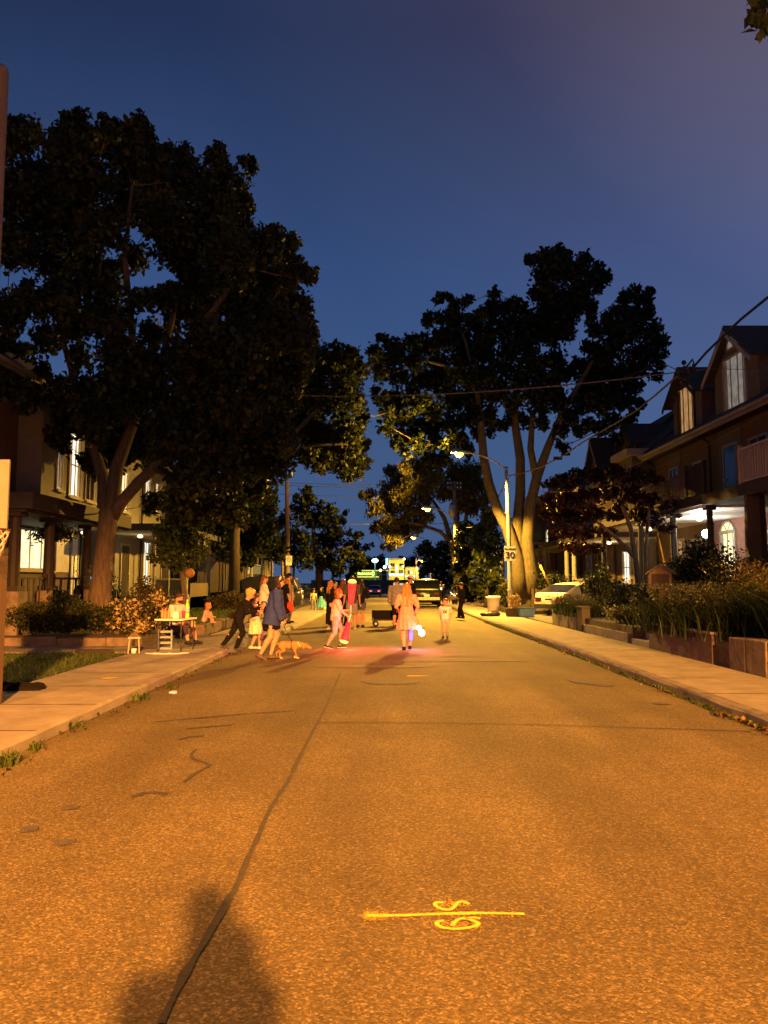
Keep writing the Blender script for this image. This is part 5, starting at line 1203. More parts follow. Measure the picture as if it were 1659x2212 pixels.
# ------------------------------------------------------------------ garden walls, hedges, plants
def bush(name, label, c, r, n, leaf, mat, group=None, cat='shrub', sub=10, stem=True, droop=.2, aspect=.6):
    c = Vector(c); t = thing(name, label, cat, (c.x, c.y, c.z), 0, group)
    pts = ball_pts((0,0,0), 1.0, n, .5, sub=sub, sub_r=.5)*np.array(r)
    pts[:,2] = pts[:,2] + r[2]*.95; pts = pts[pts[:,2] > 0.02]
    leaf_mesh('foliage', pts, leaf, mat, t, droop, aspect)
    if stem:
        b = MB()
        for k in range(5):
            a = 2*PI*k/5; b.tube([(.04*math.cos(a),.04*math.sin(a),-.05),(r[0]*.35*math.cos(a),r[1]*.35*math.sin(a),r[2]*.8),(r[0]*.6*math.cos(a),r[1]*.6*math.sin(a),r[2]*1.4)], [.02,.014,.006], 5)
        b.build('stem', m_bark, t)
    return t
def wall_obj(name, label, lo, hi, mat, cat='garden wall', group=None, cap=None, stones=None):
    c = ((lo[0]+hi[0])/2, (lo[1]+hi[1])/2, lo[2]); t = thing(name, label, cat, c, 0, group)
    l = [lo[i]-c[i] for i in range(3)]; h = [hi[i]-c[i] for i in range(3)]
    if stones:
        # separate rough blocks in one course, modelled as one wall surface
        b = MB(); ax = 0 if (h[0]-l[0]) > (h[1]-l[1]) else 1; q = l[ax]; rr = random.Random(int(lo[1]*10))
        while q < h[ax]-.05:
            w = min(rr.uniform(*stones), h[ax]-q); a, bb = list(l), list(h); a[ax] = q+.012; bb[ax] = q+w-.012; bb[2] = h[2]-rr.uniform(0,.05)
            o = 1-ax; a[o] += rr.uniform(-.03,.03); bb[o] += rr.uniform(-.03,.03); b.box(a, bb); q += w
        b.build('stonework', mat, t, bevel=.02)
        b = MB(); b.box((l[0]+.05,l[1]+.05,l[2]-.05),(h[0]-.05,h[1]-.05,h[2]-.07)); b.build('core', m_soil, t)
    else: MB().box(l, h).build('wall', mat, t, bevel=.015)
    if cap: MB().box((l[0]-.03,l[1]-.03,h[2]+.002),(h[0]+.03,h[1]+.03,h[2]+cap)).build('coping', m_conc2, t, bevel=.01)
    return t
wall_obj('garden_edging', 'low stone edging in front of the dark hedge on the left', (-13, 17.75, .08), (-5.75, 18.05, .33), m_stone, stones=(.5,.9))
wall_obj('stone_wall', 'low stone wall along the left pavement where the little girl sits', (-5.28, 21.6, .08), (-5.0, 34.6, .42), m_stone, stones=(.5,1.1))
wall_obj('stone_wall', 'short stone end wall beside the seated man with lawn above', (-6.3, 21.25, .05), (-5.3, 21.55, .42), m_stone, stones=(.4,.6))
wall_obj('board_edging', 'dark timber edging board lying at the corner of the left grass verge', (-6.35, 16.0, .08), (-5.6, 16.15, .19), m_dtrim, 'edging board')
p = G(35, 1493, .1)
t = thing('doormat_roll', 'black rolled mat lying on the left driveway edge at the frame border', 'mat', (p.x, p.y, .09), math.radians(8))
SD().cap((-.6,0,.07),(.32,.02,.06),.075,.06).cap((-.5,-.1,.05),(.3,-.1,.04),.05).build('roll', c_black, t, .02, lambda X,Y,Z: .006*np.sin(X*31+Z*20))
# hedge behind the edging: three clipped lumps, each its own shrub
for k, (u, r, lab) in enumerate(((60,1.0,'leftmost dark low hedge bush behind the stone edging'),(135,1.0,'second dark low hedge bush behind the stone edging'),(200,.9,'third dark low hedge bush in front of the maple trunk'),(20,.8,'dark hedge bush at the left frame edge'))):
    c = P(u, 1370, 18.9); bush('hedge_bush', lab, (c.x, 18.9+.15*k, .3), (r, .65, .42), 3800, .06, m_hedge, 'hedge bushes behind the stone edging', droop=0)
c = P(300, 1390, 18.6)
for u, Y, r, lab in ((290,18.8,(.62,.6,.55),'pale flowering bush nearest the table on the left'),(255,19.3,(.5,.5,.5),'pale flowering bush at the foot of the maple'),(345,19.6,(.55,.5,.55),'pale flowering bush behind the folding table')):
    c = P(u, 1390, Y); bt = bush('flowering_bush', lab, (c.x, Y, .25), r, 1500, .09, m_varieg, 'pale flowering bushes', droop=.1); 
    leaf_mesh('underleaf', ball_pts((0,0,0),1,1500,.5)*np.array(r)*.92+np.array((0,0,r[2]*.85)), .08, m_hedge, bt)
for u, v, Y, r, n, m, lab in ((300,1305,23,(.5,.5,.75),900,m_straw,'tall thin grassy plant left of the seated man'),(340,1310,24,(.6,.5,.7),900,m_straw,'second grassy plant by the iron railing'),(130,1320,20.5,(.9,.6,.55),1600,m_hedge,'dark bush at the foot of the stone pier'),(215,1290,26,(.6,.6,.9),1400,m_leafg,'palm like green bush right of the maple trunk'),
        (500,1300,33,(.8,.6,.5),1300,m_straw,'green bush on the raised lawn before the dark car'),(465,1310,32.5,(.5,.5,.4),700,m_straw,'small grassy clump on the raised lawn'),(640,1300,46,(1.3,.9,.7),2200,m_hedge,'wide bush behind the group on the left pavement'),(605,1290,48,(1.2,.8,.8),1600,m_hedge,'dark bush below the wooden pole')):
    c = P(u, v, Y); bush('garden_bush', lab, (c.x, Y, .3 if Y < 40 else .15), r, n, .1, m, 'garden bushes on the left')
# spiky plant in the raised lawn edge
c = P(450, 1335, 24); t = thing('spiky_plant', 'small spiky plant at the lawn edge beside the little girl', 'plant', (c.x+.5, 25.5, .36)); n = 60; blades('spikes', rng.normal(size=n)*.05, rng.normal(size=n)*.05, np.zeros(n), .28, m_straw, t, lean=.25, w=.02)
def pickets(name, label, a, b, z0, h, mat, step=.13, w=.08, group=None):
    a, b = Vector(a), Vector(b); L = (b-a).length; d = (b-a).normalized(); rz = math.atan2(d.y, d.x)
    t = thing(name, label, 'fence', (a.x, a.y, z0), rz, group); m = MB()
    n = int(L/step)
    for i in range(n+1): x = i*step; m.prism([(x-w/2,0),(x+w/2,0),(x+w/2,h-.06),(x,h),(x-w/2,h-.06)], 'y', -.012, .012)
    m.build('pickets', mat, t); m = MB(); m.box((-.05,.013,h*.25),(L+.05,.05,h*.25+.07)); m.box((-.05,.013,h*.72),(L+.05,.05,h*.72+.07)); m.build('rail', mat, t)
    for x in (0, L/2, L): MB().cbox((x,.085,h*.5),(.08,.065,h)).build('post', mat, t)
    return t
pickets('picket_fence', 'pale picket fence behind the dark parked car on the left', (-8.9,40.9,0), (-6.0,41.0,0), .1, 1.0, m_tan, .2, .09)
pickets('iron_railing', 'dark iron railing beside the maple trunk on the left', (-8.9,25.5,0), (-6.6,25.4,0), .3, 1.0, m_black, .12, .025)
pickets('picket_fence', 'weathered picket fence behind the pale trunks on the right', (7.2,37.4,0), (10.8,37.4,0), .2, 1.05, m_wood, .16, .1)
# dark front hedge and plants on the right
wall_obj('concrete_wall', 'low mossy concrete wall topped with lavender beside the white car', (5.86, 23.7, .08), (6.12, 27.0, .62), m_conc2)
t = thing('gate_post', 'black square gate post at the end of the concrete wall', 'gate post', (5.98, 23.25, .08)); MB().box((-.13,-.3,0),(.13,.3,.72)).build('post', m_black, t, bevel=.01); MB().box((-.16,-.33,.722),(.16,.33,.77)).build('cap', m_black, t, bevel=.01)
wall_obj('brick_wall', 'low dark brick wall under the lavender on the right', (5.86, 13.9, .08), (6.12, 17.2, .64), m_bdark, cap=.05)
wall_obj('stone_wall', 'rough stone garden wall at the right frame edge', (5.86, 5.5, .08), (6.2, 13.25, .68), m_stone, stones=(.5,1.0))
wall_obj('concrete_wall', 'low sloping earth edged kerb wall between the gate post and the steps', (5.86, 18.7, .08), (6.05, 22.8, .34), m_conc2)
t = thing('garden_steps', 'pale stone garden steps rising from the right pavement', 'steps', (5.9, 17.25, .1)); m = MB()
for i in range(3): m.box((i*.35,.02,-.1),(i*.35+.36+.002*i,1.3,.14*(i+1)))
m.build('treads', m_conc, t, bevel=.01)
# lavender and grasses
gl2 = 'lavender clumps on the right garden walls'
def lavender(label, c, r, n, h, nf, group=gl2):
    c = Vector(c); t = thing('lavender', label, 'lavender', c, 0, group)
    X = rng.normal(size=n)*r[0]*.5; Y = rng.normal(size=n)*r[1]*.5
    blades('leaves', X, Y, np.zeros(n), h*rng.uniform(.5,1,n), m_lav, t, lean=.45, w=.012)
    X = rng.normal(size=nf)*r[0]*.5; Y = rng.normal(size=nf)*r[1]*.5; hh = h*rng.uniform(.8,1.35,nf); l = rng.normal(size=(nf,2))*.25 + np.array((-.25,0))
    blades('stalks', X, Y, np.zeros(nf), hh, m_stalk, t, lean=.0, w=.005, dirx=l)
    C = np.stack([X+l[:,0]*hh, Y+l[:,1]*hh, hh*.97], 1); C = np.repeat(C, 4, 0)+rng.normal(size=(nf*4,3))*.025
    leaf_mesh('flowers', C, .045, m_lavf, t)
    return t
for k, (Y, lab) in enumerate(((16.9,'lavender clump nearest the garden steps'),(16.0,'second lavender clump over the brick wall'),(15.1,'third lavender clump over the brick wall'),(14.2,'lavender clump next to the dark gap in the walls'))):
    lavender(lab, (6.45+.1*(k%2), Y, .52), (.62,.6), 1700, .78, 230)
for k, (Y, lab) in enumerate(((26.3,'lavender clump right behind the white car tail'),(25.2,'middle lavender clump on the concrete wall'),(24.1,'lavender clump beside the black gate post'))):
    lavender(lab, (6.25, Y, .5), (.45,.6), 900, .5, 120)
def plume_grass(label, c, n, h, npl, lean):
    t = thing('fountain_grass', label, 'ornamental grass', c, 0, 'fountain grass on the right'); 
    an = rng.uniform(0,2*PI,n); d = np.stack([np.cos(an),np.sin(an)],1)*rng.uniform(.3,1.1,n)[:,None]
    blades('leaves', rng.normal(size=n)*.15, rng.normal(size=n)*.15, np.zeros(n), h, m_lav, t, w=.012, dirx=d)
    l = np.stack([rng.normal(-.6,.25,npl), rng.normal(0,.3,npl)],1); hh = h*rng.uniform(1.0,1.4,npl); X = rng.normal(size=npl)*.1; Y = rng.normal(size=npl)*.1
    blades('stalks', X, Y, np.zeros(npl), hh, m_stalk, t, lean=0, w=.005, dirx=l)
    ks = np.linspace(.8,1.04,14); C = np.concatenate([np.stack([X+l[:,0]*hh*k*(.3+.7*max(0,(k-.6)/.4) if k<1 else k), Y+l[:,1]*hh*k*(.3+.7*max(0,(k-.6)/.4) if k<1 else k), hh*np.minimum(k,1)],1) for k in ks]); C += rng.normal(size=C.shape)*.02
    leaf_mesh('plumes', C, .05, m_straw, t, .3, .3)
plume_grass('fountain grass with straw plumes arching over the rough stone wall', (6.7, 12.6, .55), 1500, .95, 60, .5)
plume_grass('fountain grass clump at the right frame edge', (6.6, 11.2, .55), 1500, .95, 60, .5)
plume_grass('fountain grass clump half hidden behind the lavender', (7.3, 13.6, .55), 1400, 1.05, 50, .5)
for u, v, Y, r, n, m, leaf, lab in ((1352,1290,24.5,(1.0,.8,.62),5200,m_leafd,.07,'dark clipped round bush right of the white car'),(1520,1230,19.5,(1.15,1.0,1.15),5200,m_leafd,.1,'large dark bush in front of the bright porch lamp'),(1440,1250,22,(.9,.8,.9),2800,m_leafd,.1,'dark shrub behind the wooden book box'),(1270,1290,28.5,(.5,.5,.5),900,m_hedge,.09,'low shrub behind the white car roof'),
        (1215,1290,36,(1.2,.8,1.1),2200,m_hedge,.14,'tall shrub behind the white car'),(1300,1300,30.5,(.9,.7,1.1),2200,m_leafd,.12,'dark shrub below the red maple'),(1600,1240,16.5,(.9,.8,1.0),2600,m_leafd,.09,'dark bush beside the big porch column'),(1040,1300,41,(.8,.7,.7),1500,m_hedge,.12,'dark bush behind the white bin'),(1075,1300,39.5,(.6,.6,.6),1200,m_hedge,.1,'dark bush behind the lamp pole'),(1010,1295,52,(1.4,1.0,.9),2200,m_hedge,.16,'bushes along the right pavement behind the person in black'),(1290,1330,20.5,(.8,.7,.32),1400,m_hedge,.08,'low dark ground bush on the sloping bed')):
    c = P(u, v, Y); bush('dark_bush', lab, (max(c.x, 6.5), Y, .45 if Y < 27 else .15), r, n, leaf, m, 'garden bushes on the right')
for k in range(3):   # small red flowers
    pass
# little wooden book box on a post
c = P(1430, 1272, 18.8); t = thing('book_box', 'little wooden gabled box on a post among the lavender', 'little library', (c.x, 18.8, .45), math.radians(-28))
zb = c.z-.45
MB().box((-.06,-.06,-.1),(.06,.06,zb-.003)).build('post', m_wood, t)
MB().prism([(-.26,zb),(.26,zb),(.26,zb+.38),(0,zb+.56),(-.26,zb+.38)], 'y', -.2, .2).build('body', m_wood, t)
m = MB()
for sg in (-1,1): m.prism([(0,zb+.565),(sg*.34,zb+.345),(sg*.34,zb+.375),(0,zb+.60)], 'y', -.26, .26)
m.build('roof', m_wood, t); MB().box((-.2,-.215,zb+.05),(.2,-.2015,zb+.36)).build('door', m_dtrim, t)
# bins and boxes on the right pavement
c = G(1066, 1324, .12); t = thing('waste_bin', 'tall white plastic bin on the right pavement left of the lamp pole', 'bin', c)
MB().lathe([(.235,0),(.25,.02),(.30,.66),(.345,.67),(.35,.76),(.32,.78),(.3,.76),(.27,.1),(.0,.1)], n=20).build('body', m_white, t, True)
c = G(1059, 1331, .12); t = thing('rubbish_bag', 'flat black rubbish bag lying in front of the white bin', 'bag', c)
SD().ell((0,0,.08),(.43,.3,.13)).ell((.2,.1,.1),(.2,.2,.14)).cut((0,0,.005),(0,0,-1)).build('bag', M('bag_plastic',(.015,.015,.016),.35,.2,10,.5,25), t, .025, lambda X,Y,Z: .012*np.sin(X*24+Y*11)*np.sin(Y*27))
c = G(1137, 1333, .12)
t = thing('recycling_box', 'blue plastic recycling box behind the lamp pole', 'box', (c.x, c.y, .12), .1)
MB().prism([(-.28,0),(.28,0),(.34,.36),(-.34,.36)], 'y', -.2, .2).build('body', M('blue_plastic',(.04,.13,.26),.5), t, bevel=.02); MB().box((-.36,-.23,.362),(.36,.23,.40)).build('rim', M('dark_blue_plastic',(.02,.06,.13),.5), t, bevel=.01)
t = thing('planter_box', 'dark planter box with a pale flowering plant beside the recycling box', 'planter', (c.x-.42, c.y+.5, .12)); MB().prism([(-.3,0),(.3,0),(.36,.34),(-.36,.34)], 'y', -.2, .2).build('box', m_dtrim, t, bevel=.01)
leaf_mesh('plant', ball_pts((0,0,.6),.36,700), .1, m_varieg, t)
# ------------------------------------------------------------------ the table and what stands on it
cf, cl_, cb, cr_ = G(387,1411,.12), G(339,1407,.12), G(371.5,1403,.12), G(418,1403,.12)
tc_ = (cf+cl_+cb+cr_)/4; ang = math.atan2((cr_-cf).y, (cr_-cf).x)
t = thing('folding_table', 'small white topped folding table with dark legs on the left pavement', 'table', (tc_.x, tc_.y, .12), ang)
TL, TW, TH = .86, .62, .69
MB().box((-TL/2,-TW/2,TH-.035),(TL/2,TW/2,TH)).build('tabletop', M('table_plastic',(.72,.7,.62),.5,.05), t, bevel=.012)
MB().box((-TL/2+.04,-TW/2+.04,TH-.06),(TL/2-.04,TW/2-.04,TH-.037)).build('frame', m_black, t)
for sx in (-1,1):
    for sy in (-1,1): MB().tube([(sx*(TL/2-.06),sy*(TW/2-.06),0),(sx*(TL/2-.06),sy*(TW/2-.06),TH-.062)], .014, 8).build('leg', m_black, t)
def on_table(u, off=0.0):
    a = P(u, 1336, tc_.y+off); return Vector((a.x, tc_.y+off, .12+TH+.001))
def cup(name, label, u, off, prof, mat, cat, group=None, extra=None):
    t = thing(name, label, cat, on_table(u, off), 0, group); MB().lathe(prof, n=14).build('body', mat, t, True)
    if extra: MB().lathe(extra[0], n=12).build(extra[2], extra[1], t, True)
    return t
m_orange = M('orange_plastic',(.8,.22,.1),.5,.1); gb = 'orange squeeze bottles on the folding table'
for u, lab in ((350.5,'leftmost of the three orange bottles on the table'),(356.7,'middle one of the three orange bottles on the table'),(364,'orange bottle nearest the white box on the table')):
    cup('squeeze_bottle', lab, u, .08, [(.028,0),(.03,.02),(.03,.13),(.022,.15),(.012,.17),(.008,.2)], m_orange, 'bottle', gb)
cup('drink_bottle', 'tall green drink bottle with a blue label on the table', 404, .12, [(.045,0),(.05,.02),(.05,.24),(.035,.29),(.016,.33),(.016,.355)], M('green_plastic',(.22,.6,.06),.35), 'bottle', None, ([(.018,.352),(.018,.385),(.012,.39)], m_white, 'cap'))
MB().lathe([(.0515,.1),(.0515,.2)], n=14).build('label', M('blue_label',(.25,.4,.6),.5), bpy.data.objects['drink_bottle'], True)
cup('tumbler', 'purple tumbler beside the green drink bottle', 396, .0, [(.03,0),(.036,.12),(.037,.15),(.02,.16)], M('purple_plastic',(.25,.04,.12),.4), 'cup')
t = thing('paper_carton', 'white paper carton standing on the folding table', 'carton', on_table(381,-.1), ang+.2); MB().prism([(-.075,0),(.075,0),(.085,.13),(-.085,.13)], 'y', -.06, .06).build('body', m_white, t, bevel=.006); MB().box((-.06,-.05,.131),(.06,.05,.14)).build('napkins', c_white, t)
# painted board lying on the pavement
c = G(359, 1412, .124); t = thing('painted_board', 'white paper board with blue paint lying under the table edge', 'board', (c.x, c.y, .126), .05)
sh = [(-.42,.0),(-.25,.05),(-.3,.14),(.0,.17),(.3,.14),(.44,.08),(.32,.0),(.34,-.1),(.05,-.14),(-.22,-.12)]
MB().prism(sh, 'z', 0, .012).build('board', m_white, t); m = MB(); m.prism([(-.17,.02),(-.1,.1),(.02,.11),(.03,.02),(-.05,-.04)], 'z', .0125, .0155); m.prism([(.08,.02),(.12,.1),(.26,.1),(.27,.02),(.15,-.03)], 'z', .0125, .0155); m.build('paint', M('blue_poster_paint',(.16,.2,.42),.6,.3,20), t)
# small wooden stand and grey chair by the hedge
c = G(289, 1411, .12); t = thing('wooden_stand', 'small pale wooden lantern stand by the hedge end', 'lantern', (c.x, c.y, .12), .3)
m = MB()
for sx in (-1,1):
    for sy in (-1,1): m.tube([(sx*.11,sy*.08,0),(sx*.085,sy*.06,.34)], .014, 6)
m.build('legs', m_cream, t); MB().box((-.12,-.09,.30),(.12,.09,.335)).build('top', m_cream, t); MB().lathe([(.05,.0),(.055,.09),(.03,.1)], n=10).build('candle_jar', m_white, t, True); MB().prism([(-.12,.337),(.12,.337),(0,.45)], 'y', -.08, .08).build('roof', m_wood, t)
c = G(347, 1404, .12); t = thing('milk_crate', 'blue grey upright crate behind the left table leg', 'crate', (c.x+.02, c.y+.25, .12), .2)
m = MB()
for z in (0,.12,.24,.36): m.box((-.15,-.12,z),(.15,-.10,z+.03)); m.box((-.15,.1,z),(.15,.12,z+.03)); m.box((-.15,-.1,z),(-.13,.1,z+.03)); m.box((.13,-.1,z),(.15,.1,z+.03))
for x in (-.15,.13):
    for y in (-.12,.1): m.box((x-.002,y-.002,0),(x+.022,y+.022,.42))
m.box((-.128,-.098,.01),(.128,.098,.02)); m.build('crate', M('blue_grey_plastic',(.2,.26,.36),.5), t)
# globe lantern in the small tree
c = P(410, 1238, 24.0); t = thing('paper_lantern', 'round orange paper lantern hanging in the small leafy tree', 'lantern', c)
MB().ball((0,0,0), .155, 16, 10).build('globe', M('orange_paper',(.3,.15,.04),.8,.2,8), t, True); MB().tube([(0,0,.15),(0,0,.6)], .005, 5).build('cord', m_black, t); MB().lathe([(.05,.14),(.05,.165)], n=10).build('collar', m_black, t)
# closed patio umbrella
c = P(574, 1262, 46); t = thing('closed_umbrella', 'closed cream patio umbrella behind the group on the left', 'umbrella', (c.x, 46, .15))
zt = P(573,1206,46).z-.15
MB().tube([(0,0,0),(0,0,zt)], .025, 8).build('pole', m_trim, t); SD().cap((0,0,zt-.1),(0,0,zt-1.9),.07,.3,.05).cut((0,0,zt-1.8),(0,0,-1)).build('canopy', c_cream, t, .03, lambda X,Y,Z: .03*np.sin(np.arctan2(Y,X)*8)); MB().lathe([(.25,0),(.25,.06),(.05,.1)], n=14).build('base', m_conc2, t)
MB().tube([(-.28,.2,0),(-.28,.2,zt-.0)], .035, 8).build('rail_post', m_cream, t)
# yellow ball
c = G(702, 1321, 0); t = thing('ball', 'yellow ball lying at the left kerb', 'ball', (c.x, c.y, .11)); MB().ball((0,0,0), .13, 14, 9).build('ball', M('yellow_ball',(.75,.68,.15),.5,.1), t, True)
# litter
c = G(372, 1499, 0); t = thing('litter', 'crumpled blue and white wrapper lying on the road by the left kerb', 'litter', c); SD().ell((0,0,.02),(.05,.035,.022)).ell((.04,.01,.02),(.03,.02,.02)).build('wrapper', M('wrapper',(.35,.35,.6),.4,.6,60), t, .006, lambda X,Y,Z: .004*np.sin(X*200)*np.sin(Y*180))
# basketball hoop, its board cut by the left frame edge
Yb = 9.0
t = thing('basketball_hoop', 'basketball hoop with a white board at the left frame edge', 'basketball hoop', (P(-40,1300,Yb).x, Yb, .09))
def lb(u, v, Y=Yb): return P(u, v, Y)-t.location
a = lb(22,993); b = lb(9,1151)
x1 = a.x; 
MB().prism([(x1-1.15,b.z),(x1,b.z),(x1,a.z),(x1-1.15,a.z)], 'y', -.02, .02).build('backboard', M('board_white',(.19,.165,.15),.6,.12,4), t, bevel=.006)
rc = Vector((lb(22,1150).x-.1, -.33, lb(20,1148).z)); R_ = .235
m = MB(); m.tube([(rc.x+R_*math.cos(2*PI*k/20), rc.y+R_*math.sin(2*PI*k/20), rc.z) for k in range(21)], .012, 7); m.box((rc.x-.06,rc.y+R_,rc.z-.05),(rc.x+.06,-.021,rc.z+.01)); m.build('rim', M('rim_paint',(.05,.03,.025),.5), t, True)
m = MB(); NN = 12
for k in range(NN):
    for sg in (-1,1):
        pts = []
        for i in range(6):
            q = i/5; rr = R_*(1-.42*q); an = 2*PI*(k+sg*i*.5)/NN; pts.append((rc.x+rr*math.cos(an), rc.y+rr*math.sin(an), rc.z-.33*q))
        m.tube(pts, .006, 5)
m.build('net', M('net_cord',(.55,.38,.33),.9,.3), t)
px = lb(14,1260).x
MB().tube([(px-.5,.35,0),(px-.5,.35,2.5)], .05, 10).build('pole', m_black, t); MB().box((px-.75,.15,.02),(px-.225,.5,a.z*.0+lb(14,1193).z)).build('pole_pad', M('pad_vinyl',(.11,.06,.03),.7,.15,3), t, bevel=.03)
MB().box((px-.5,.1,-.02),(px+.1,.9,.018)).build('base', m_black, t); MB().tube([(px-.5,.35,2.4),(x1-.4,.03,a.z-.3)], .03, 8).build('bracket', m_black, t)
# ------------------------------------------------------------------ cars
def loft(rings, name, mat, parent=None, smooth=True, cap=True, fmat=None):
    n = len(rings[0]); vs = [v for r in rings for v in r]; fs = []
    for i in range(len(rings)-1):
        for k in range(n): a = i*n; fs.append((a+k, a+(k+1)%n, a+n+(k+1)%n, a+n+k))
    if cap: fs.append(tuple(range(n))[::-1]); fs.append(tuple((len(rings)-1)*n+k for k in range(n)))
    return mesh_obj(name, vs, fs, mat, parent, smooth, fmat)
def lerp(tab, x):
    for (a, b), (c, d) in zip(tab, tab[1:]):
        if x <= c: return b+(d-b)*(x-a)/(c-a) if x > a else b
    return tab[-1][1]
def car(label, loc, rz, paint, L=4.5, Wd=1.8, belt=None, roof=None, base=.22, cat='car', name='parked_car', wheel=.33, lit=None, plate=True, hwr=.8, group=None, ghz=None, rearglass=m_glassd, step=False):
    """nose along +x; belt and roof are (x, z) tables from tail (-L/2) to nose"""
    t = thing(name, label, cat, loc, rz, group); hw = Wd/2
    axl = L*.29
    rings = []
    N = 44
    for i in range(N+1):
        x = -L/2 + L*i/N; e = min(i, N-i)/N
        w = hw*(1-.16*max(0, 1-e/.09)**2); zt = lerp(belt, x); zb = base + .10*max(0, 1-e/.06)
        r = [(x,-w*.86,zb),(x,-w*.98,zb+.12),(x,-w,zb+(zt-zb)*.45),(x,-w*.985,zb+(zt-zb)*.75),(x,-w*.95,zt-.03),(x,-w*.88,zt),(x,0,zt+.012),(x,w*.88,zt),(x,w*.95,zt-.03),(x,w*.985,zb+(zt-zb)*.75),(x,w,zb+(zt-zb)*.45),(x,w*.98,zb+.12),(x,w*.86,zb)]
        # wheel arches
        for s in (-axl, axl*1.02):
            d = abs(x-s)
            if d < wheel*1.18:
                h = math.sqrt((wheel*1.18)**2-d*d)+wheel*.95
                for k in (0,1,2,10,11,12):
                    if r[k][2] < h: r[k] = (r[k][0], r[k][1], min(h, zt-.12))
        rings.append(r)
    loft(rings, 'body', paint, t)
    # cabin
    gx = sorted({x for x, z in roof} | {roof[0][0]+(roof[-1][0]-roof[0][0])*i/18 for i in range(19)})
    rings = []
    for x in gx:
        zr = lerp(roof, x); zb = lerp(belt, x)-.03; q = min(1, max(0, (zr-zb)/.5)); wt = hw*(hwr+.08*(1-q)); wb = hw*.9
        zr = max(zr, zb+.01)
        rings.append([(x,-wb,zb),(x,-(wb*.35+wt*.65),zb+(zr-zb)*.6),(x,-wt,zr-.07*q),(x,-wt*.86,zr-.015*q),(x,0,zr+.012*q),(x,wt*.86,zr-.015*q),(x,wt,zr-.07*q),(x,wb*.35+wt*.65,zb+(zr-zb)*.6),(x,wb,zb)])
    cab = loft(rings, 'cabin', paint, t)
    # side glass, a panel for each row, standing a few mm proud
    def sidepanel(xa, xb, sg, parent):
        m = MB(); K = 6; vs = []
        for i in range(K+1):
            x = xa+(xb-xa)*i/K; zr = lerp(roof, x); zb = lerp(belt, x); wt = hw*(hwr+.08*(1-min(1,max(0,(zr-zb)/.5)))); wb = hw*.9
            f0, f1 = .1, max(.16, .8 if zr-zb > .3 else .55)
            for f in (f0, f1):
                yy = wb+(wt-wb)*min(1, f/.6*.65 if f < .6 else .65+.35*(f-.6)/.35) + .006
                vs.append((x, sg*yy, zb+(zr-zb)*f))
        m.add(vs, [(2*i,2*i+2,2*i+3,2*i+1) if sg < 0 else (2*i,2*i+1,2*i+3,2*i+2) for i in range(K)]); return m.build('side_window', m_glassd, parent, True)
    x0 = next(x for x, z in roof if z-lerp(belt,x) > .25); x1 = [x for x, z in roof if z-lerp(belt,x) > .25][-1]
    mid = (x0+x1)/2
    for sg in (-1,1): sidepanel(x0+.02, mid-.06, sg, t); sidepanel(mid+.02, x1-.02, sg, t)
    # front and rear screens
    def screen(i0, i1, nm, mt):
        (xa, za), (xb, zb2) = roof[i0], roof[i1]; m = MB(); n_ = Vector((za-zb2, 0, xb-xa)).normalized() if xb > xa else Vector((zb2-za,0,xa-xb)).normalized()
        if n_.z < 0: n_ = -n_
        pts = []
        for f, ww in ((.1,.82),(.86,.74)):
            x = xa+(xb-xa)*f; z = za+(zb2-za)*f
            for s in (-1,-.5,0,.5,1): pts.append(Vector((x, s*hw*ww, z+ (.012 if abs(s)<1 else -.006)))+n_*.014)
        m.add(pts, [(k,k+1,k+6,k+5) for k in range(4)]); m.build(nm, mt, t)
    screen(0, 1, 'rear_window', rearglass); screen(len(roof)-1, len(roof)-2, 'windscreen', m_glassd)
    # lamps, bumpers, plates
    zt = lerp(belt, -L/2+.05)
    for sg in (-1,1):
        m = MB(); m.box((-L/2-.012, sg*hw*.62-.17, zt-.28), (-L/2+.25, sg*hw*.62+.17, zt-.1)); m.build('tail_light', (e_tail if lit in ('tail',) else M('red_lens',(.10,.008,.006),.25,.1)), t, bevel=.02)
        zf = lerp(belt, L/2-.1); m = MB(); m.box((L/2-.22, sg*hw*.6-.2, zf-.22), (L/2+.01, sg*hw*.6+.18, zf-.08)); m.build('headlight', e_head if lit == 'head' else m_glassd, t, bevel=.02)
        w = hw*.93
        for s in (-axl, axl*1.02):
            wh = MB(); wh.v = []; pr = [(wheel*.62,-.1),(wheel*.96,-.1),(wheel,-.06),(wheel,.06),(wheel*.96,.1),(wheel*.62,.1)]
            wh.lathe(pr, n=22); wh.v = [Vector((s+v.x, sg*(w-.08)+v.z, wheel+v.y)) for v in wh.v]; wo = wh.build('wheel', M('tyre',(.02,.02,.02),.85), t, True)
            rm = MB(); rm.lathe([(wheel*.1,-.055),(wheel*.64,-.1),(wheel*.64,.1),(wheel*.1,.055)], n=18); rm.v = [Vector((s+v.x, sg*(w-.08)+v.z, wheel+v.y)) for v in rm.v]; rm.build('rim', m_galv, wo, True)
        m = MB(); m.box((x1-.25, sg*(hw*.97), lerp(belt,x1)+.02), (x1-.1, sg*(hw*1.1), lerp(belt,x1)+.14)); m.build('mirror', paint, t, bevel=.02)
    m = MB(); m.box((-L/2-.05,-hw*.84,base+.1),(-L/2+.12,hw*.84,base+.3)); m.build('bumper', M('bumper_plastic',(.03,.03,.03),.6) if not step else m_galv, t, bevel=.03)
    if plate: m = MB(); m.box((-L/2-.03,-.17,zt-.38),(-L/2-.012,.17,zt-.21)); m.build('licence_plate', m_white, t, bevel=.003)
    return t
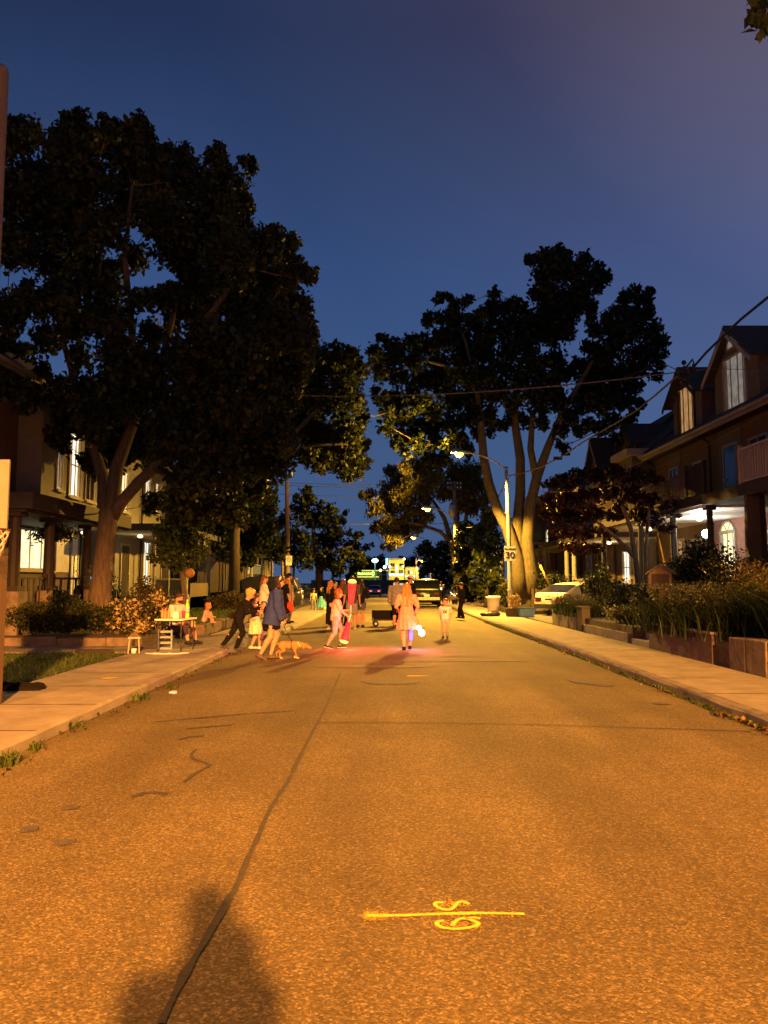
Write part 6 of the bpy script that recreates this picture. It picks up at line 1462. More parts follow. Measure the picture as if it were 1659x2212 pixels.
p_white = M('white_car_paint',(.62,.6,.54),.3,.03,2,spec=.5); p_dark = M('dark_car_paint',(.012,.014,.022),.3,.05,2,spec=.5); p_green = M('dark_green_car_paint',(.018,.03,.022),.3,.05,2,spec=.5); p_silver = M('silver_car_paint',(.3,.3,.3),.3,.04,2,metal=.3,spec=.5); p_grey = M('grey_car_paint',(.08,.08,.085),.3,.05,2,spec=.5)
def sedan(L): return [(-L/2,.86),(-L/2+.12,.93),(-L*.2,.93),(L*.2,.88),(L*.36,.80),(L/2-.06,.66),(L/2,.55)], [(-L*.47,.96),(-L*.24,1.36),(-L*.12,1.42),(L*.06,1.41),(L*.15,1.30),(L*.30,.88)]
def suv(L, h=1.68): return [(-L/2,.98),(-L/2+.1,1.02),(L*.2,1.0),(L*.3,.98),(L*.46,.9),(L/2,.65)], [(-L*.485,1.05),(-L*.43,h-.06),(-L*.3,h),(L*.05,h),(L*.13,h-.12),(L*.27,1.0)]
c = G(1150, 1330, .12); yaw = math.radians(40)
bl, rf = sedan(4.5)
fwd = Vector((math.cos(yaw), math.sin(yaw), 0)); 
rc_ = P(1185, 1300, 32.6); ctr = Vector((rc_.x, 32.6, .12)) + fwd*2.25
wc = car('white sedan parked tail outwards in the driveway on the right', (ctr.x, ctr.y, .12), yaw, p_white, 4.5, 1.78, bl, rf)
MB().box((-2.27,-.17,.62),(-2.255,.17,.74)).build('licence_plate', m_glassd, wc)
bl, rf = suv(4.6)
car('dark hatchback parked nose left on the left driveway behind the group', (-6.35, 38.3, .13), PI, p_dark, 4.6, 1.8, bl, rf)
# pickup-like dark green suv parked on the right, tail towards us
c = G(922, 1311, 0); bl, rf = suv(4.8, 1.72)
car('dark green truck parked tail towards the viewer at the right kerb', (c.x, c.y+2.4, 0), PI/2, p_green, 4.8, 1.95, bl, rf, wheel=.37, step=True, base=.3)
car('grey car in front of the dark green truck at the right kerb', (c.x+.3, c.y+9.5, gz(c.y+9.5)), PI/2, p_grey, 4.5, 1.8, *sedan(4.5), group='cars along the right kerb')
for k, dy in enumerate((16.5, 23, 30)):
    y = c.y+dy; car(('second','third','fourth')[k]+' car beyond the dark green truck at the right kerb', (3.55, y, gz(y)), PI/2, (p_dark, p_silver, p_dark)[k], 4.5, 1.8, *(sedan(4.5) if k%2 else suv(4.5)), group='cars along the right kerb')
y = 112; cx = P(810, 1280, y).x; bl, rf = suv(4.3, 1.6)
car('silver hatchback driving away with a red tail light in the middle of the street', (cx, y, gz(y)), PI/2, p_silver, 4.4, 1.85, bl, rf, lit='tail')
y = 66; cx = P(672, 1300, y).x
car('dark car facing us with lit headlights far up the left side', (-3.95-.0, y, gz(y)), -PI/2, p_dark, 4.5, 1.8, *sedan(4.5), lit='head')
# ------------------------------------------------------------------ people
def ik(a, c, l1, l2, hint):
    a, c = np.array(a, float), np.array(c, float); d = c-a; L = np.linalg.norm(d)
    if L > (l1+l2)*.995: c = a+d/L*(l1+l2)*.995; d = c-a; L = np.linalg.norm(d)
    x = (L*L+l1*l1-l2*l2)/(2*L); y = math.sqrt(max(0, l1*l1-x*x)); u = d/L
    h = np.array(hint, float); h -= u*(h@u); h /= np.linalg.norm(h)+1e-9
    return a+u*x+h*y, c
def nrm(v): v = np.array(v, float); return v/(np.linalg.norm(v)+1e-9)
def rotz(a): c, s = math.cos(a), math.sin(a); return np.array([[c,-s,0],[s,c,0],[0,0,1]])

def person(label, loc, rz, H, pel=(0,0,.52), lean=(0,0), hl=None, hr=None, fl=(-.055,0), fr=(.055,0), look=(0,0), hf=1.0, slim=1.0, res=.011, skin=None,
           top=None, bottom=None, shoes=None, socks=None, hair=('short', None), hat=None, curl=(.45,.45), eh=None, kh=None, group=None, belly=0, extra=None, hunch=0, wide=1.0):
    """local frame: forward +Y, right +X; positions in units of the height"""
    t = thing('person', label, 'person', loc, rz, group)
    skin = skin or m_skin; S_ = lambda *v: np.array(v, float)*H
    w = slim; pel = np.array((pel[0], pel[1], pel[2]))*H
    head_h = .132*hf
    torso = (1-.52-head_h-.012)*H
    ld = np.array((lean[0], lean[1], 0))*H; up = nrm(np.array((ld[0], ld[1], math.sqrt(max(.05*H*H, torso**2-ld@ld)))))
    neck = pel+up*torso
    fwd = nrm(np.array((0,1,0))-up*up[1]); rt = nrm(np.cross(fwd, up)); R = np.stack([rt, fwd, up])
    sh = .108*w*wide; shz = neck-up*.035*H + fwd*hunch*H
    sl, sr = shz-rt*sh*H, shz+rt*sh*H
    hipw = .052*w; hl_, hr_ = pel-np.array((hipw,0,.0))*H, pel+np.array((hipw,0,.0))*H
    # arms
    ua, fa = .172*H, .15*H
    def hand(h, dflt): return np.array(h if h is not None else dflt, float)*H
    hL, hR = hand(hl, (-.16,.03,.46*pel[2]/H/.52 if fl[1]==0 else .46)), hand(hr, (.16,.03,.46*pel[2]/H/.52 if fr[1]==0 else .46))
    eh = eh or ((-.5,-1,-.2),(.5,-1,-.2))
    eL, hL = ik(sl, hL, ua, fa, eh[0]); eR, hR = ik(sr, hR, ua, fa, eh[1])
    # legs
    kh = kh or ((-.1,1,.1),(.1,1,.1))
    def foot(f):
        f = list(f)+[.045,0,0][len(f)-2:]; return np.array(f[:3])*H, f[3], f[4]
    aL, yL, pL = foot(fl); aR, yR, pR = foot(fr)
    tl = .245*H
    kL, aL = ik(hl_, aL, tl, tl, kh[0]); kR, aR = ik(hr_, aR, tl, tl, kh[1])
    # ---- body, one skin
    B = SD(); k = .025*H
    B.ell(pel+up*.01*H, (.088*w*H, .066*w*H, .075*H), R, k).ell(pel+up*torso*.38+fwd*belly*H, (.074*w*H, (.055+belly)*w*H, .10*H), R, k).ell(pel+up*torso*.70, (.088*w*wide*H, .060*w*H, .11*H), R, k)
    B.cap(sl, sr, .030*w*H, k=k); nt_ = neck+up*.045*H
    B.cap(neck-up*.02*H, nt_, .028*H, .026*H, .015*H)
    yaw, pit = look
    hm = rotz(yaw); cpi, spi = math.cos(pit), math.sin(pit); hf_ = hm@np.array((0, cpi, spi)); hu = hm@np.array((0,-spi,cpi)); hr3 = np.cross(hf_, hu); HR = np.stack([hr3, hf_, hu])
    base_up = nrm(up*.6+np.array((0,0,.4))); hc = nt_ + base_up*head_h*.36*H + hf_*.012*H
    hs = head_h*H
    B.ell(hc+hu*.10*hs-hf_*.03*hs, (.35*hs,.44*hs,.42*hs), HR, .02*H).ell(hc-hu*.18*hs+hf_*.10*hs, (.27*hs,.30*hs,.33*hs), HR, .03*H)
    B.cap(hc+hf_*.38*hs+hu*.02*hs, hc+hf_*.47*hs-hu*.12*hs, .045*hs, .065*hs, .03*hs)
    for s in (-1,1): B.ell(hc+hr3*s*.345*hs-hf_*.03*hs-hu*.04*hs, (.04*hs,.075*hs,.12*hs), HR, .02*hs)
    B.cap(hc+hf_*.36*hs-hu*.30*hs-hr3*.08*hs, hc+hf_*.36*hs-hu*.30*hs+hr3*.08*hs, .05*hs, k=.04*hs)
    for s_, e_, h_, cu, sd in ((sl,eL,hL,curl[0],-1),(sr,eR,hR,curl[1],1)):
        B.cap(s_, e_, .031*w*H, .024*w*H, .012*H).cap(e_, h_, .025*w*H, .0165*w*H, .008*H)
        d = nrm(h_-e_); side = nrm(np.cross(d, np.array((0,0,1)) if abs(d[2])<.9 else np.array((0,1,0)))); pn = np.cross(side, d)   # palm normal
        if abs(d[2]) > .7: side, pn = np.array((0,1,0))-d*d[1], None; side = nrm(side); pn = np.cross(side, d)*sd
        u_ = H if hf < 1.15 else H*1.05
        pc = h_+d*.026*u_
        B.ell(pc, (.020*u_,.0105*u_,.028*u_), np.stack([side, pn, d]), .008*H)
        for i in range(4):
            o = (i-1.5)*.0105*u_; ln = (.040,.046,.043,.034)[i]*u_; q0 = pc+d*.022*u_+side*o
            a1 = cu*1.1; q1 = q0+(d*math.cos(a1)-pn*math.sin(a1))*ln*.5; a2 = cu*2.6; q2 = q1+(d*math.cos(a2)-pn*math.sin(a2))*ln*.5
            fr_ = max(.0056*u_, res*.62); B.cap(q0, q1, fr_, fr_*.95, .003*H).cap(q1, q2, fr_*.95, fr_*.85, .003*H)
        fs = nrm(side*(1 if (side@np.array((0,1,0)) > 0) else -1)); th = pc-d*.012*u_+fs*.016*u_; fr_ = max(.0062*u_, res*.66)
        B.cap(th, th+nrm(fs*.7+d*.7-pn*.3)*.026*u_, fr_, k=.004*H).cap(th+nrm(fs*.7+d*.7-pn*.3)*.026*u_, th+nrm(fs*.7+d*.7-pn*.3)*.026*u_+nrm(d-pn*.5)*.018*u_, fr_, fr_*.85, .003*H)
    for h_, k_, a_, yy, pp, sd in ((hl_,kL,aL,yL,pL,-1),(hr_,kR,aR,yR,pR,1)):
        B.cap(h_, k_, .056*w*H, .035*w*H, .02*H); mid = k_+(a_-k_)*.3+nrm(np.array((0,-1,0)))*.006*H
        B.cap(k_, mid, .034*w*H, .037*w*H, .015*H).cap(mid, a_, .036*w*H, .020*w*H, .012*H)
        fd = rotz(-yy)@np.array((0, math.cos(pp), -math.sin(pp))); dn = rotz(-yy)@np.array((0, -math.sin(pp), -math.cos(pp)))
        B.cap(a_-fd*.022*H+dn*.024*H, a_+fd*.085*H+dn*.031*H, .020*H, .0145*H, .015*H)
    eyes = [hc+hf_*.385*hs+hr3*s*.14*hs+hu*.03*hs for s in (-1,1)]; mth = hc+hf_*.42*hs-hu*.24*hs
    def mf(c):
        r = np.zeros(len(c), int)
        for e in eyes: r[np.linalg.norm((c-e)/np.array((1,1,.75)), axis=1) < .075*hs] = 1
        dm = (c-mth)@HR.T; r[(np.abs(dm[:,0]) < .12*hs) & (np.abs(dm[:,2]) < .045*hs) & (np.abs(dm[:,1]) < .15*hs)] = 2
        return r
    B.build('body', [skin, m_eye, m_lip], t, res, None, mf)
    ph = random.uniform(0, 9)
    wr = lambda X, Y, Z: .0035*np.sin(X*38+Z*23+ph)*np.sin(Y*31-Z*17) + .003*np.sin(Z*45+X*20+ph)
    g = .011 if H > 1.3 else .009
    # ---- clothes
    def torso_cloth(d, mat, sleeve, hem, loose=0.0, flare=0.0, name='shirt', nk=.012, noise=wr):
        T = SD(); k2 = .03*H; gg = g+loose
        T.ell(pel+up*.01*H, (.088*w*H+gg, .066*w*H+gg, .085*H+gg), R, k2).ell(pel+up*torso*.38+fwd*belly*H, (.076*w*H+gg+loose*.5, (.058+belly)*w*H+gg, .11*H), R, k2).ell(pel+up*torso*.70, (.090*w*wide*H+gg, .063*w*H+gg, .115*H), R, k2)
        T.cap(sl, sr, .031*w*H+gg*.8, k=k2)
        if hem < -.02 or flare: T.cap(pel+up*torso*.5, pel+up*hem*H*1.0-up*.03*H, .082*w*H+gg, .094*w*H+gg+flare, k2, (1,1.22))
        if sleeve > 0:
            for s_, e_, h_ in ((sl,eL,hL),(sr,eR,hR)):
                if sleeve <= .5: T.cap(s_, s_+(e_-s_)*(sleeve/.5)*.9, .033*w*H+gg*.7, .029*w*H+gg*.9, .012*H)
                else: T.cap(s_, e_, .033*w*H+gg, .027*w*H+gg*1.1, .012*H).cap(e_, e_+(h_-e_)*min(1,(sleeve-.5)/.5)*.96, .027*w*H+gg*1.1, .019*w*H+gg*1.2, .01*H)
        # sleeves may hang below the hem, so the hem cut is left to loose tops whose arms are lifted
        T.cut(neck+up*nk*H, up)
        V, Fq = T.mesh(res, noise)
        hp = pel+up*hem*H
        cc = V[Fq].mean(1); below = ((cc-hp)@up) < 0
        arm = np.zeros(len(cc), bool)
        for s_, e_, h_ in ((sl,eL,hL),(sr,eR,hR)):
            for a_, b_ in ((s_,e_),(e_,h_)):
                ba = b_-a_; tt = np.clip(((cc-a_)@ba)/(ba@ba), 0, 1); arm |= np.linalg.norm(cc-a_-tt[:,None]*ba, axis=1) < .031*w*H+gg*1.9
        Fq = Fq[~(below & ~arm)]
        return np_mesh(name, V, Fq, mat, t, True)
    if top:
        torso_cloth(None, top['mat'], top.get('sleeve',.42), top.get('hem',-.01), top.get('loose',0), top.get('flare',0), top.get('name','shirt'), top.get('nk',.0))
        if top.get('print'):
            q = SD(); c = pel+up*torso*.55+fwd*(.066*w*H+.016); q.ell(c, (.055*H,.012,.06*H), R, .01); q.build('shirt_print', top['print'], t, .008, lambda X,Y,Z: .006*np.sin(X*90)*np.sin(Z*70))
    if bottom:
        ty = bottom['type']; T = SD(); k2 = .02*H; gg = g
        if ty in ('trousers','shorts'):
            ln = bottom.get('len', 1.0); T.ell(pel+up*.012*H, (.088*w*H+gg, .066*w*H+gg, .07*H), R, k2); wd = bottom.get('wide', 0)
            for h_, k_, a_ in ((hl_,kL,aL),(hr_,kR,aR)):
                if ln <= .5: e = h_+(k_-h_)*ln/.5; T.cap(h_, e, .058*w*H+gg, (.058-(.02-wd)*ln/.5)*w*H+gg, k2)
                else: T.cap(h_, k_, .058*w*H+gg, .037*w*H+gg+wd*H, k2).cap(k_, k_+(a_-k_)*(ln-.5)/.5*.97, .038*w*H+gg+wd*H, (.027+wd)*w*H+gg, .012*H)
            T.cut(pel+up*.075*H, up); T.build(ty, bottom['mat'], t, res, wr)
        else:
            hem = bottom['hem']; hp = np.array((pel[0]+bottom.get('sway',0)*H, pel[1]+(kL[1]+kR[1]-2*pel[1])*.22, hem*H)); tp = pel+up*bottom.get('waist',.07)*H; fl_ = bottom.get('flare',.13)
            n = bottom.get('folds', 9); zh = hp[2]; zt = tp[2]; amp = bottom.get('amp', .012)
            T.cap(tp, hp-np.array((0,0,.03*H)), .082*w*H+gg, fl_*H, .03*H, (1, bottom.get('flat',1.18))); T.cut(hp, (0,0,-1)).cut(tp, up)
            T.build(bottom.get('name','skirt'), bottom['mat'], t, res, lambda X,Y,Z: amp*np.clip((zt-Z)/(zt-zh), 0, 1)*np.sin(np.arctan2(Y-pel[1], X-pel[0])*n+ph+Z*4) + wr(X,Y,Z)*.6)
    for a_, k_, yy, pp in ((aL,kL,yL,pL),(aR,kR,yR,pR)):
        fd = rotz(-yy)@np.array((0, math.cos(pp), -math.sin(pp))); dn = rotz(-yy)@np.array((0, -math.sin(pp), -math.cos(pp)))
        if shoes:
            q = SD(); q.cap(a_-fd*.022*H+dn*.024*H, a_+fd*.09*H+dn*.029*H, .025*H, .020*H, .02*H).cap(a_+dn*.008*H, a_+dn*.024*H, .027*H, .027*H, .01*H); q.cut(a_+dn*.0425*H, dn)
            o = q.build('shoe', shoes[0], t, min(res,.009))
            if len(shoes) > 1 and shoes[1]:
                q = SD(); q.cap(a_-fd*.022*H+dn*.036*H, a_+fd*.09*H+dn*.036*H, .028*H, .024*H, .01*H).cut(a_+dn*.0445*H, dn).cut(a_+dn*.030*H, -dn); q.build('sole', shoes[1], o, min(res,.008))
        if socks: q = SD(); dd = nrm(k_-a_); q.cap(a_-dd*.012*H, a_+dd*socks[1]*H, .026*H, .030*H, .01*H); q.build('sock', socks[0], t, min(res,.010))
    # ---- hair
    st, hmat = hair
    if hmat is not None:
        q = SD(); hn = lambda X,Y,Z: .0045*np.sin(X*95+Z*22+ph)*np.sin(Y*88+ph) + .003*np.sin(Z*60+X*40)
        q.ell(hc+hu*.13*hs-hf_*.06*hs, (.385*hs,.465*hs,.43*hs), HR, .05*hs)
        if st in ('short','curly','messy'): q.ell(hc+hu*.30*hs+hf_*.10*hs, (.31*hs,.33*hs,.26*hs), HR, .05*hs)
        if st == 'bald': q = SD(); q.ell(hc-hu*.02*hs-hf_*.10*hs, (.385*hs,.40*hs,.30*hs), HR, .05*hs)
        if st == 'messy' or st == 'curly':
            for _ in range(26):
                d = nrm(np.array((random.gauss(0,1), random.gauss(-.25,1), abs(random.gauss(.35,.7))))); d = d@HR
                q.ell(hc+hu*.13*hs-hf_*.04*hs+d*.40*hs, (.12*hs,.12*hs,.11*hs), None, .05*hs)
        if st in ('bob','long','xlong','tied'):
            ln = {'bob':.75,'long':1.5,'xlong':2.1,'tied':.9}[st]
            dwn = nrm(np.array((0,0,-1))*.9 - up*.1)
            for s in ((-1,0,1) if st != 'tied' else (0,)):
                a_ = hc-hf_*(.24 if s == 0 else .10)*hs+hr3*s*.26*hs+hu*.05*hs; m_ = neck-fwd*(.055 if s == 0 else .035)*H+rt*s*.05*H; e_ = m_+dwn*max(0, ln-.95)*hs-fwd*.012*H
                q.cap(a_, m_ if ln > .8 else a_+dwn*ln*.75*hs, .20*hs, .20*hs, .08*hs)
                if ln > .95: q.cap(m_, e_, .21*hs, .13*hs, .08*hs)
                if ln > 1.2:
                    for j in range(3): q.cap(e_+rt*random.uniform(-.03,.03)*H, e_+dwn*random.uniform(.2,.4)*hs+rt*random.uniform(-.04,.04)*H, .09*hs, .03*hs, .05*hs)
        q.sub(hc+hf_*.50*hs-hu*.16*hs, (.29*hs,.36*hs,.36*hs), HR)
        if hat: q.cut(hc+hu*.30*hs, hu)
        q.build('hair', hmat, t, min(res, .010), hn)
    if hat:
        q = SD(); ty, hmt = hat
        if ty == 'cap': q.ell(hc+hu*.20*hs-hf_*.03*hs, (.40*hs,.49*hs,.40*hs), HR, .02).cut(hc+hu*.17*hs, -hu); q2 = SD(); q2.ell(hc+hu*.21*hs+hf_*.50*hs, (.30*hs,.36*hs,.04*hs), HR, .01)
        else: q.ell(hc+hu*.24*hs-hf_*.02*hs, (.42*hs,.49*hs,.42*hs), HR, .02).cut(hc+hu*.16*hs, -hu); q2 = SD(); q2.ell(hc+hu*.15*hs, (.62*hs,.68*hs,.06*hs), HR, .02)
        o = q.build('hat', hmt, t, min(res,.009)); q2.build('brim', hmt, o, .007)
    t['hands'] = [0]; del t['hands']
    Mw = Matrix.Translation(Vector(loc)) @ Matrix.Rotation(rz, 4, 'Z')
    return dict(t=t, hL=Mw@Vector(hL), hR=Mw@Vector(hR), head=Mw@Vector(hc), hs=hs, Mw=Mw, hc=hc, HR=HR, neck=Mw@Vector(neck))
def gp(u, v, z=0): p = G(u, v, z); return (p.x, p.y, z+gz(p.y))
D = math.radians
g_pav = 'people standing on the left pavement'; g_road = 'people standing together in the roadway'
# 1 seated man at the table, on a low stool
p = P(376, 1380, 18.2); stl = (p.x, 18.2, .14)
t = thing('stool', 'low stool under the seated man in the white T shirt', 'stool', stl); MB().lathe([(.19,.20),(.2,.23),(.0,.235)], n=14).build('seat', m_dtrim, t); m = MB()
for k in range(4): a = PI/4+k*PI/2; m = MB(); m.tube([(.2*math.cos(a),.2*math.sin(a),0),(.13*math.cos(a),.13*math.sin(a),.2)], .015, 6); m.build('leg', m_black, t)
a = person('bearded man in a white T shirt sitting behind the folding table', stl, D(-112), 1.74, pel=(0,0,.19), lean=(0,.04), hl=(-.08,.17,.27), hr=(.08,.22,.29), fl=(-.07,.30), fr=(.06,.27), look=(D(-2),D(-8)), top=dict(mat=c_white, sleeve=.42, loose=.01), bottom=dict(type='shorts', mat=c_dgrey, len=.42), shoes=(m_black,), hair=('short', h_dark), kh=((-.2,.6,1),(.1,.6,1)))
q = SD(); hc, HR, hs = a['hc'], a['HR'], a['hs']; q.ell(hc-HR[2]*.30*hs+HR[1]*.20*hs, (.28*hs,.28*hs,.22*hs), HR).sub(hc+HR[1]*.42*hs-HR[2]*.02*hs, (.25*hs,.3*hs,.2*hs), HR); q.build('beard', h_dark, a['t'], .009)
# 2 little girl on the wall
p = P(437, 1345, 22.0); person('little girl with fair hair sitting on the low stone wall', (-5.1, 22.0, .42), D(-92), 1.02, pel=(0,0,.085), lean=(0,.07), hl=(-.06,.24,.17), hr=(.06,.26,.16), fl=(-.06,.24), fr=(.05,.22), look=(0,D(-8)), hf=1.45, top=dict(mat=c_pink, sleeve=.3), bottom=dict(type='shorts', mat=c_pink, len=.3), hair=('bob', h_gold), kh=((-.1,.3,1),(.1,.3,1)), res=.009, skin=m_skin)
# 3 fair haired child in black
p = gp(508, 1403, .06); person('fair haired child in black striding forward, head bent', p, D(-94), 1.44, pel=(0,.05,.50), lean=(0,.13), hl=(-.07,.36,.66), hr=(.07,.34,.60), fl=(-.045,-.20,.075,0,.5), fr=(.045,.03), look=(0,D(-28)), hf=1.22, top=dict(mat=c_black, sleeve=1, hem=-.03), bottom=dict(type='trousers', mat=c_black, len=1.03), shoes=(c_dgrey,), hair=('messy', h_blond), res=.010, hunch=.01)
# 4 girl in sequin top and flowered skirt
p = gp(549, 1402, .03); a4 = person('girl in a glittery purple top and white flowered skirt holding a phone up', p, D(-78), 1.30, pel=(0,0,.51), hl=(-.05,.15,.78), hr=(.05,.16,.76), fl=(-.05,-.05), fr=(.05,.09), look=(0,D(-5)), hf=1.25, top=dict(mat=c_purple, sleeve=.35, hem=.0), bottom=dict(type='skirt', mat=c_skirtf, hem=.27, flare=.16, folds=11, amp=.014), shoes=(c_white,), hair=('long', h_dark), res=.010)
ph_ = (a4['hL']+a4['hR'])/2; t = thing('phone', 'phone held up by the girl in the flowered skirt', 'phone', ph_+Vector((.09,0,.05)), D(12)); MB().box((-.004,-.035,-.07),(.004,.035,.07)).build('body', m_black, t, bevel=.003); MB().box((-.0055,-.03,-.062),(-.0045,.03,.062)).build('screen', EM('phone_screen',(.8,.85,1),1.2), t)
# 5 woman in white with glasses
p = P(570, 1300, 23.0); a5 = person('woman in a white T shirt and glasses with folded arms', (p.x, 23.0, .12), D(-80), 1.62, hl=(.06,.12,.68), hr=(-.06,.13,.66), hair=('tied', h_brown), top=dict(mat=c_white, sleeve=.42, loose=.012, hem=-.03), bottom=dict(type='trousers', mat=c_black), shoes=(c_black,), look=(0,0), eh=((-1,-.1,-.8),(1,-.1,-.8)), belly=.012)
hc, HR, hs = a5['hc'], a5['HR'], a5['hs']; m = MB()
for s in (-1,1): c = Vector(hc+HR[1]*.46*hs+HR[0]*s*.15*hs+HR[2]*.03*hs); m.tube([c+Vector(HR[0])*.1*hs*math.cos(k*PI/5)+Vector(HR[2])*.08*hs*math.sin(k*PI/5) for k in range(11)], .003, 5); m.tube([c+Vector(HR[0])*s*.1*hs, Vector(hc+HR[0]*s*.36*hs+HR[2]*.03*hs)], .003, 5)
m.build('glasses', m_black, a5['t'])
# 6 woman in the long blue jacket
p = gp(584, 1424, 0); a6 = person('woman in a long loose blue jacket walking bare legged', p, D(-84), 1.68, pel=(0,.02,.52), lean=(0,.055), hl=(-.09,.15,.50), hr=(.10,.13,.50), fl=(-.05,.0), fr=(.05,-.12,.062,0,.45), look=(D(4),D(-12)), hair=('bob', h_dark), top=dict(mat=c_blue, sleeve=1, hem=-.10, loose=.03, flare=.035, name='jacket', nk=.004), bottom=dict(type='skirt', mat=c_black, hem=.37, flare=.105), shoes=(m_bark, m_dtrim), res=.010, hunch=.012)
hc, HR, hs = a6['hc'], a6['HR'], a6['hs']; q = SD(); q.cap(hc+HR[2]*.38*hs+HR[0]*.28*hs, hc+HR[2]*.56*hs-HR[0]*.05*hs, .07*hs, .06*hs).cap(hc+HR[2]*.38*hs+HR[0]*.28*hs, hc+HR[2]*.2*hs+HR[0]*.40*hs-HR[1]*.05*hs, .06*hs); q.build('hair_band', c_white, a6['t'], .008)
# 7, 8 men on the pavement and the fair haired woman between them
p = P(608, 1349, 26.0); a7 = person('dark haired person in a black T shirt holding a red toy', (p.x, 26.0, .12), D(-25), 1.62, hr=(.13,.10,.50), hair=('short', h_dark), top=dict(mat=c_black, sleeve=.45, loose=.015, hem=-.04), bottom=dict(type='trousers', mat=c_black), shoes=(c_dgrey, c_white), group=None)
t = thing('toy', 'red and pink plastic toy held by the person in the black T shirt', 'toy', a7['hR']+Vector((.02,-.03,-.24))); SD().ell((0,0,.06),(.11,.07,.13)).ell((.05,0,-.06),(.08,.06,.09)).build('body', c_red, t, .014); MB().tube([(0,0,.15),(.02,0,.25),(.0,0,.30)], .02, 8).build('handle', M('pink_plastic',(.6,.12,.4),.4), t)
p = P(623, 1344, 27.6); person('man in a black cap and dark shirt with bare calves on the left pavement', (p.x, 27.6, .12), D(-70), 1.72, hair=('short', h_dark), hat=('cap', c_black), top=dict(mat=c_black, sleeve=.42, loose=.015, hem=-.03), bottom=dict(type='shorts', mat=c_dgrey, len=.46), shoes=(c_black,))
p = P(618, 1344, 26.9); person('fair haired woman in a pale top half hidden behind the black T shirt', (p.x+.03, 26.9, .12), D(40), 1.56, hair=('long', h_gold), top=dict(mat=c_lgrey, sleeve=.3), bottom=dict(type='trousers', mat=c_dgrey), shoes=(c_black,))
# 9, 10 two children far up the pavement
p = P(677, 1316, 39.6); person('small child in grey overalls far up the left pavement', (p.x, 39.6, .12), D(190), 1.06, hf=1.4, hair=('short', h_dark), top=dict(mat=c_yel, sleeve=.3), bottom=dict(type='trousers', mat=c_grey), shoes=(c_white,), fl=(-.08,.05), fr=(.09,-.02), res=.012)
p = P(694, 1316, 40.4); person('child with a wide turquoise tulle skirt beside the child in overalls', (p.x, 40.4, .12), D(150), 1.16, hf=1.35, hair=('bob', h_dark), top=dict(mat=c_black, sleeve=.9), bottom=dict(type='skirt', mat=c_turq, hem=.10, flare=.30, folds=13, amp=.02), shoes=(c_white,), res=.013)
# 11 women in black left of the girl with the clubs
p = gp(713, 1361, 0); person('woman in a long black dress with loose fair hair in the roadway', p, D(-60), 1.58, hair=('long', h_gold), top=dict(mat=c_black, sleeve=.8), bottom=dict(type='skirt', mat=c_black, hem=.12, flare=.13, name='dress'), shoes=(c_white,), hl=(-.06,.14,.62), hr=(.06,.14,.60))
p = P(723, 1352, 27.3); person('dark haired woman in black behind the girl with the glowing clubs', (p.x, 27.3, 0), D(-150), 1.55, hair=('long', h_dark), top=dict(mat=c_black, sleeve=.8), bottom=dict(type='trousers', mat=c_black), shoes=(c_black,))
# 12 girl with the two glowing clubs
p = gp(722, 1400, 0); a12 = person('girl in a pink T shirt swinging two glowing red clubs', p, D(-86), 1.42, pel=(0,.02,.51), lean=(0,.03), hl=(-.07,.235,.625), hr=(.05,.225,.535), fl=(-.05,.10), fr=(.05,-.12,.055,0,.25), look=(D(-4),D(-8)), hf=1.2, hair=('bob', h_red), top=dict(mat=c_pink, sleeve=.42, hem=-.05, loose=.012), bottom=dict(type='trousers', mat=c_lgrey, len=.60), shoes=(c_navy, c_white), socks=(c_lgrey,.05), curl=(.85,.85), res=.009)
def club(label, a, b, power):
    a, b = Vector(a), Vector(b); t = thing('glow_club', label, 'juggling club', a, 0, 'glowing red clubs'); d = (b-a).normalized()
    def ax(pr, m, nm, par, n=14):
        o = MB().lathe(pr, n=n); q = Vector((0,0,1)).rotation_difference(d); o.v = [q@v for v in o.v]; return o.build(nm, m, par, True)
    L = (b-a).length
    ax([(.012,-.09),(.018,-.08),(.015,0),(.017,.10),(.02,.11)], c_white, 'handle', t); bd = ax([(.022,.111),(.055,.13),(.10,L-.05),(.10,L-.02)], e_red, 'body', t); ax([(.102,L-.019),(.104,L),(.08,L+.03),(.02,L+.04)], e_redtip, 'tip', t)
    lamp('club_light', 'POINT', d*(L*.75)+Vector((.12,-.2,.06)), (1,.05,.05), power, t, .08)
club('glowing red club held upright by the girl in the pink T shirt', a12['hL']+Vector((.06,-.02,.03)), P(761, 1256, p[1]-.1), 9)
club('glowing red club pointing down at the road in front of the girl', a12['hR']+Vector((.05,-.02,-.03)), P(743, 1386, p[1]-.2), 170)
# 13, 14 pair behind, and the woman beside them
p = gp(760, 1358, 0); person('man in dark T shirt and grey shorts seen from behind the upper red club', p, D(8), 1.74, hair=('short', h_dark), top=dict(mat=c_dgrey, sleeve=.45, loose=.012, hem=-.03), bottom=dict(type='shorts', mat=c_grey, len=.46, wide=.01), shoes=(c_grey, c_white), skin=m_skin3, group=None)
p = gp(779, 1355, 0); person('dark haired woman in black top and denim shorts close to the man in grey shorts', p, D(22), 1.62, hair=('xlong', h_dark), top=dict(mat=c_black, sleeve=.6, loose=.01), bottom=dict(type='shorts', mat=c_denim, len=.24), shoes=(c_navy,), skin=m_skin3, slim=1.06, hl=(-.08,.12,.60), hr=(.1,.1,.6))
p = P(741, 1352, 27.8); person('brown haired woman peeping out left of the man in grey shorts', (p.x, 27.8, 0), D(-30), 1.64, hair=('long', h_brown), top=dict(mat=c_dgrey, sleeve=.5), bottom=dict(type='trousers', mat=c_dgrey), shoes=(c_black,))
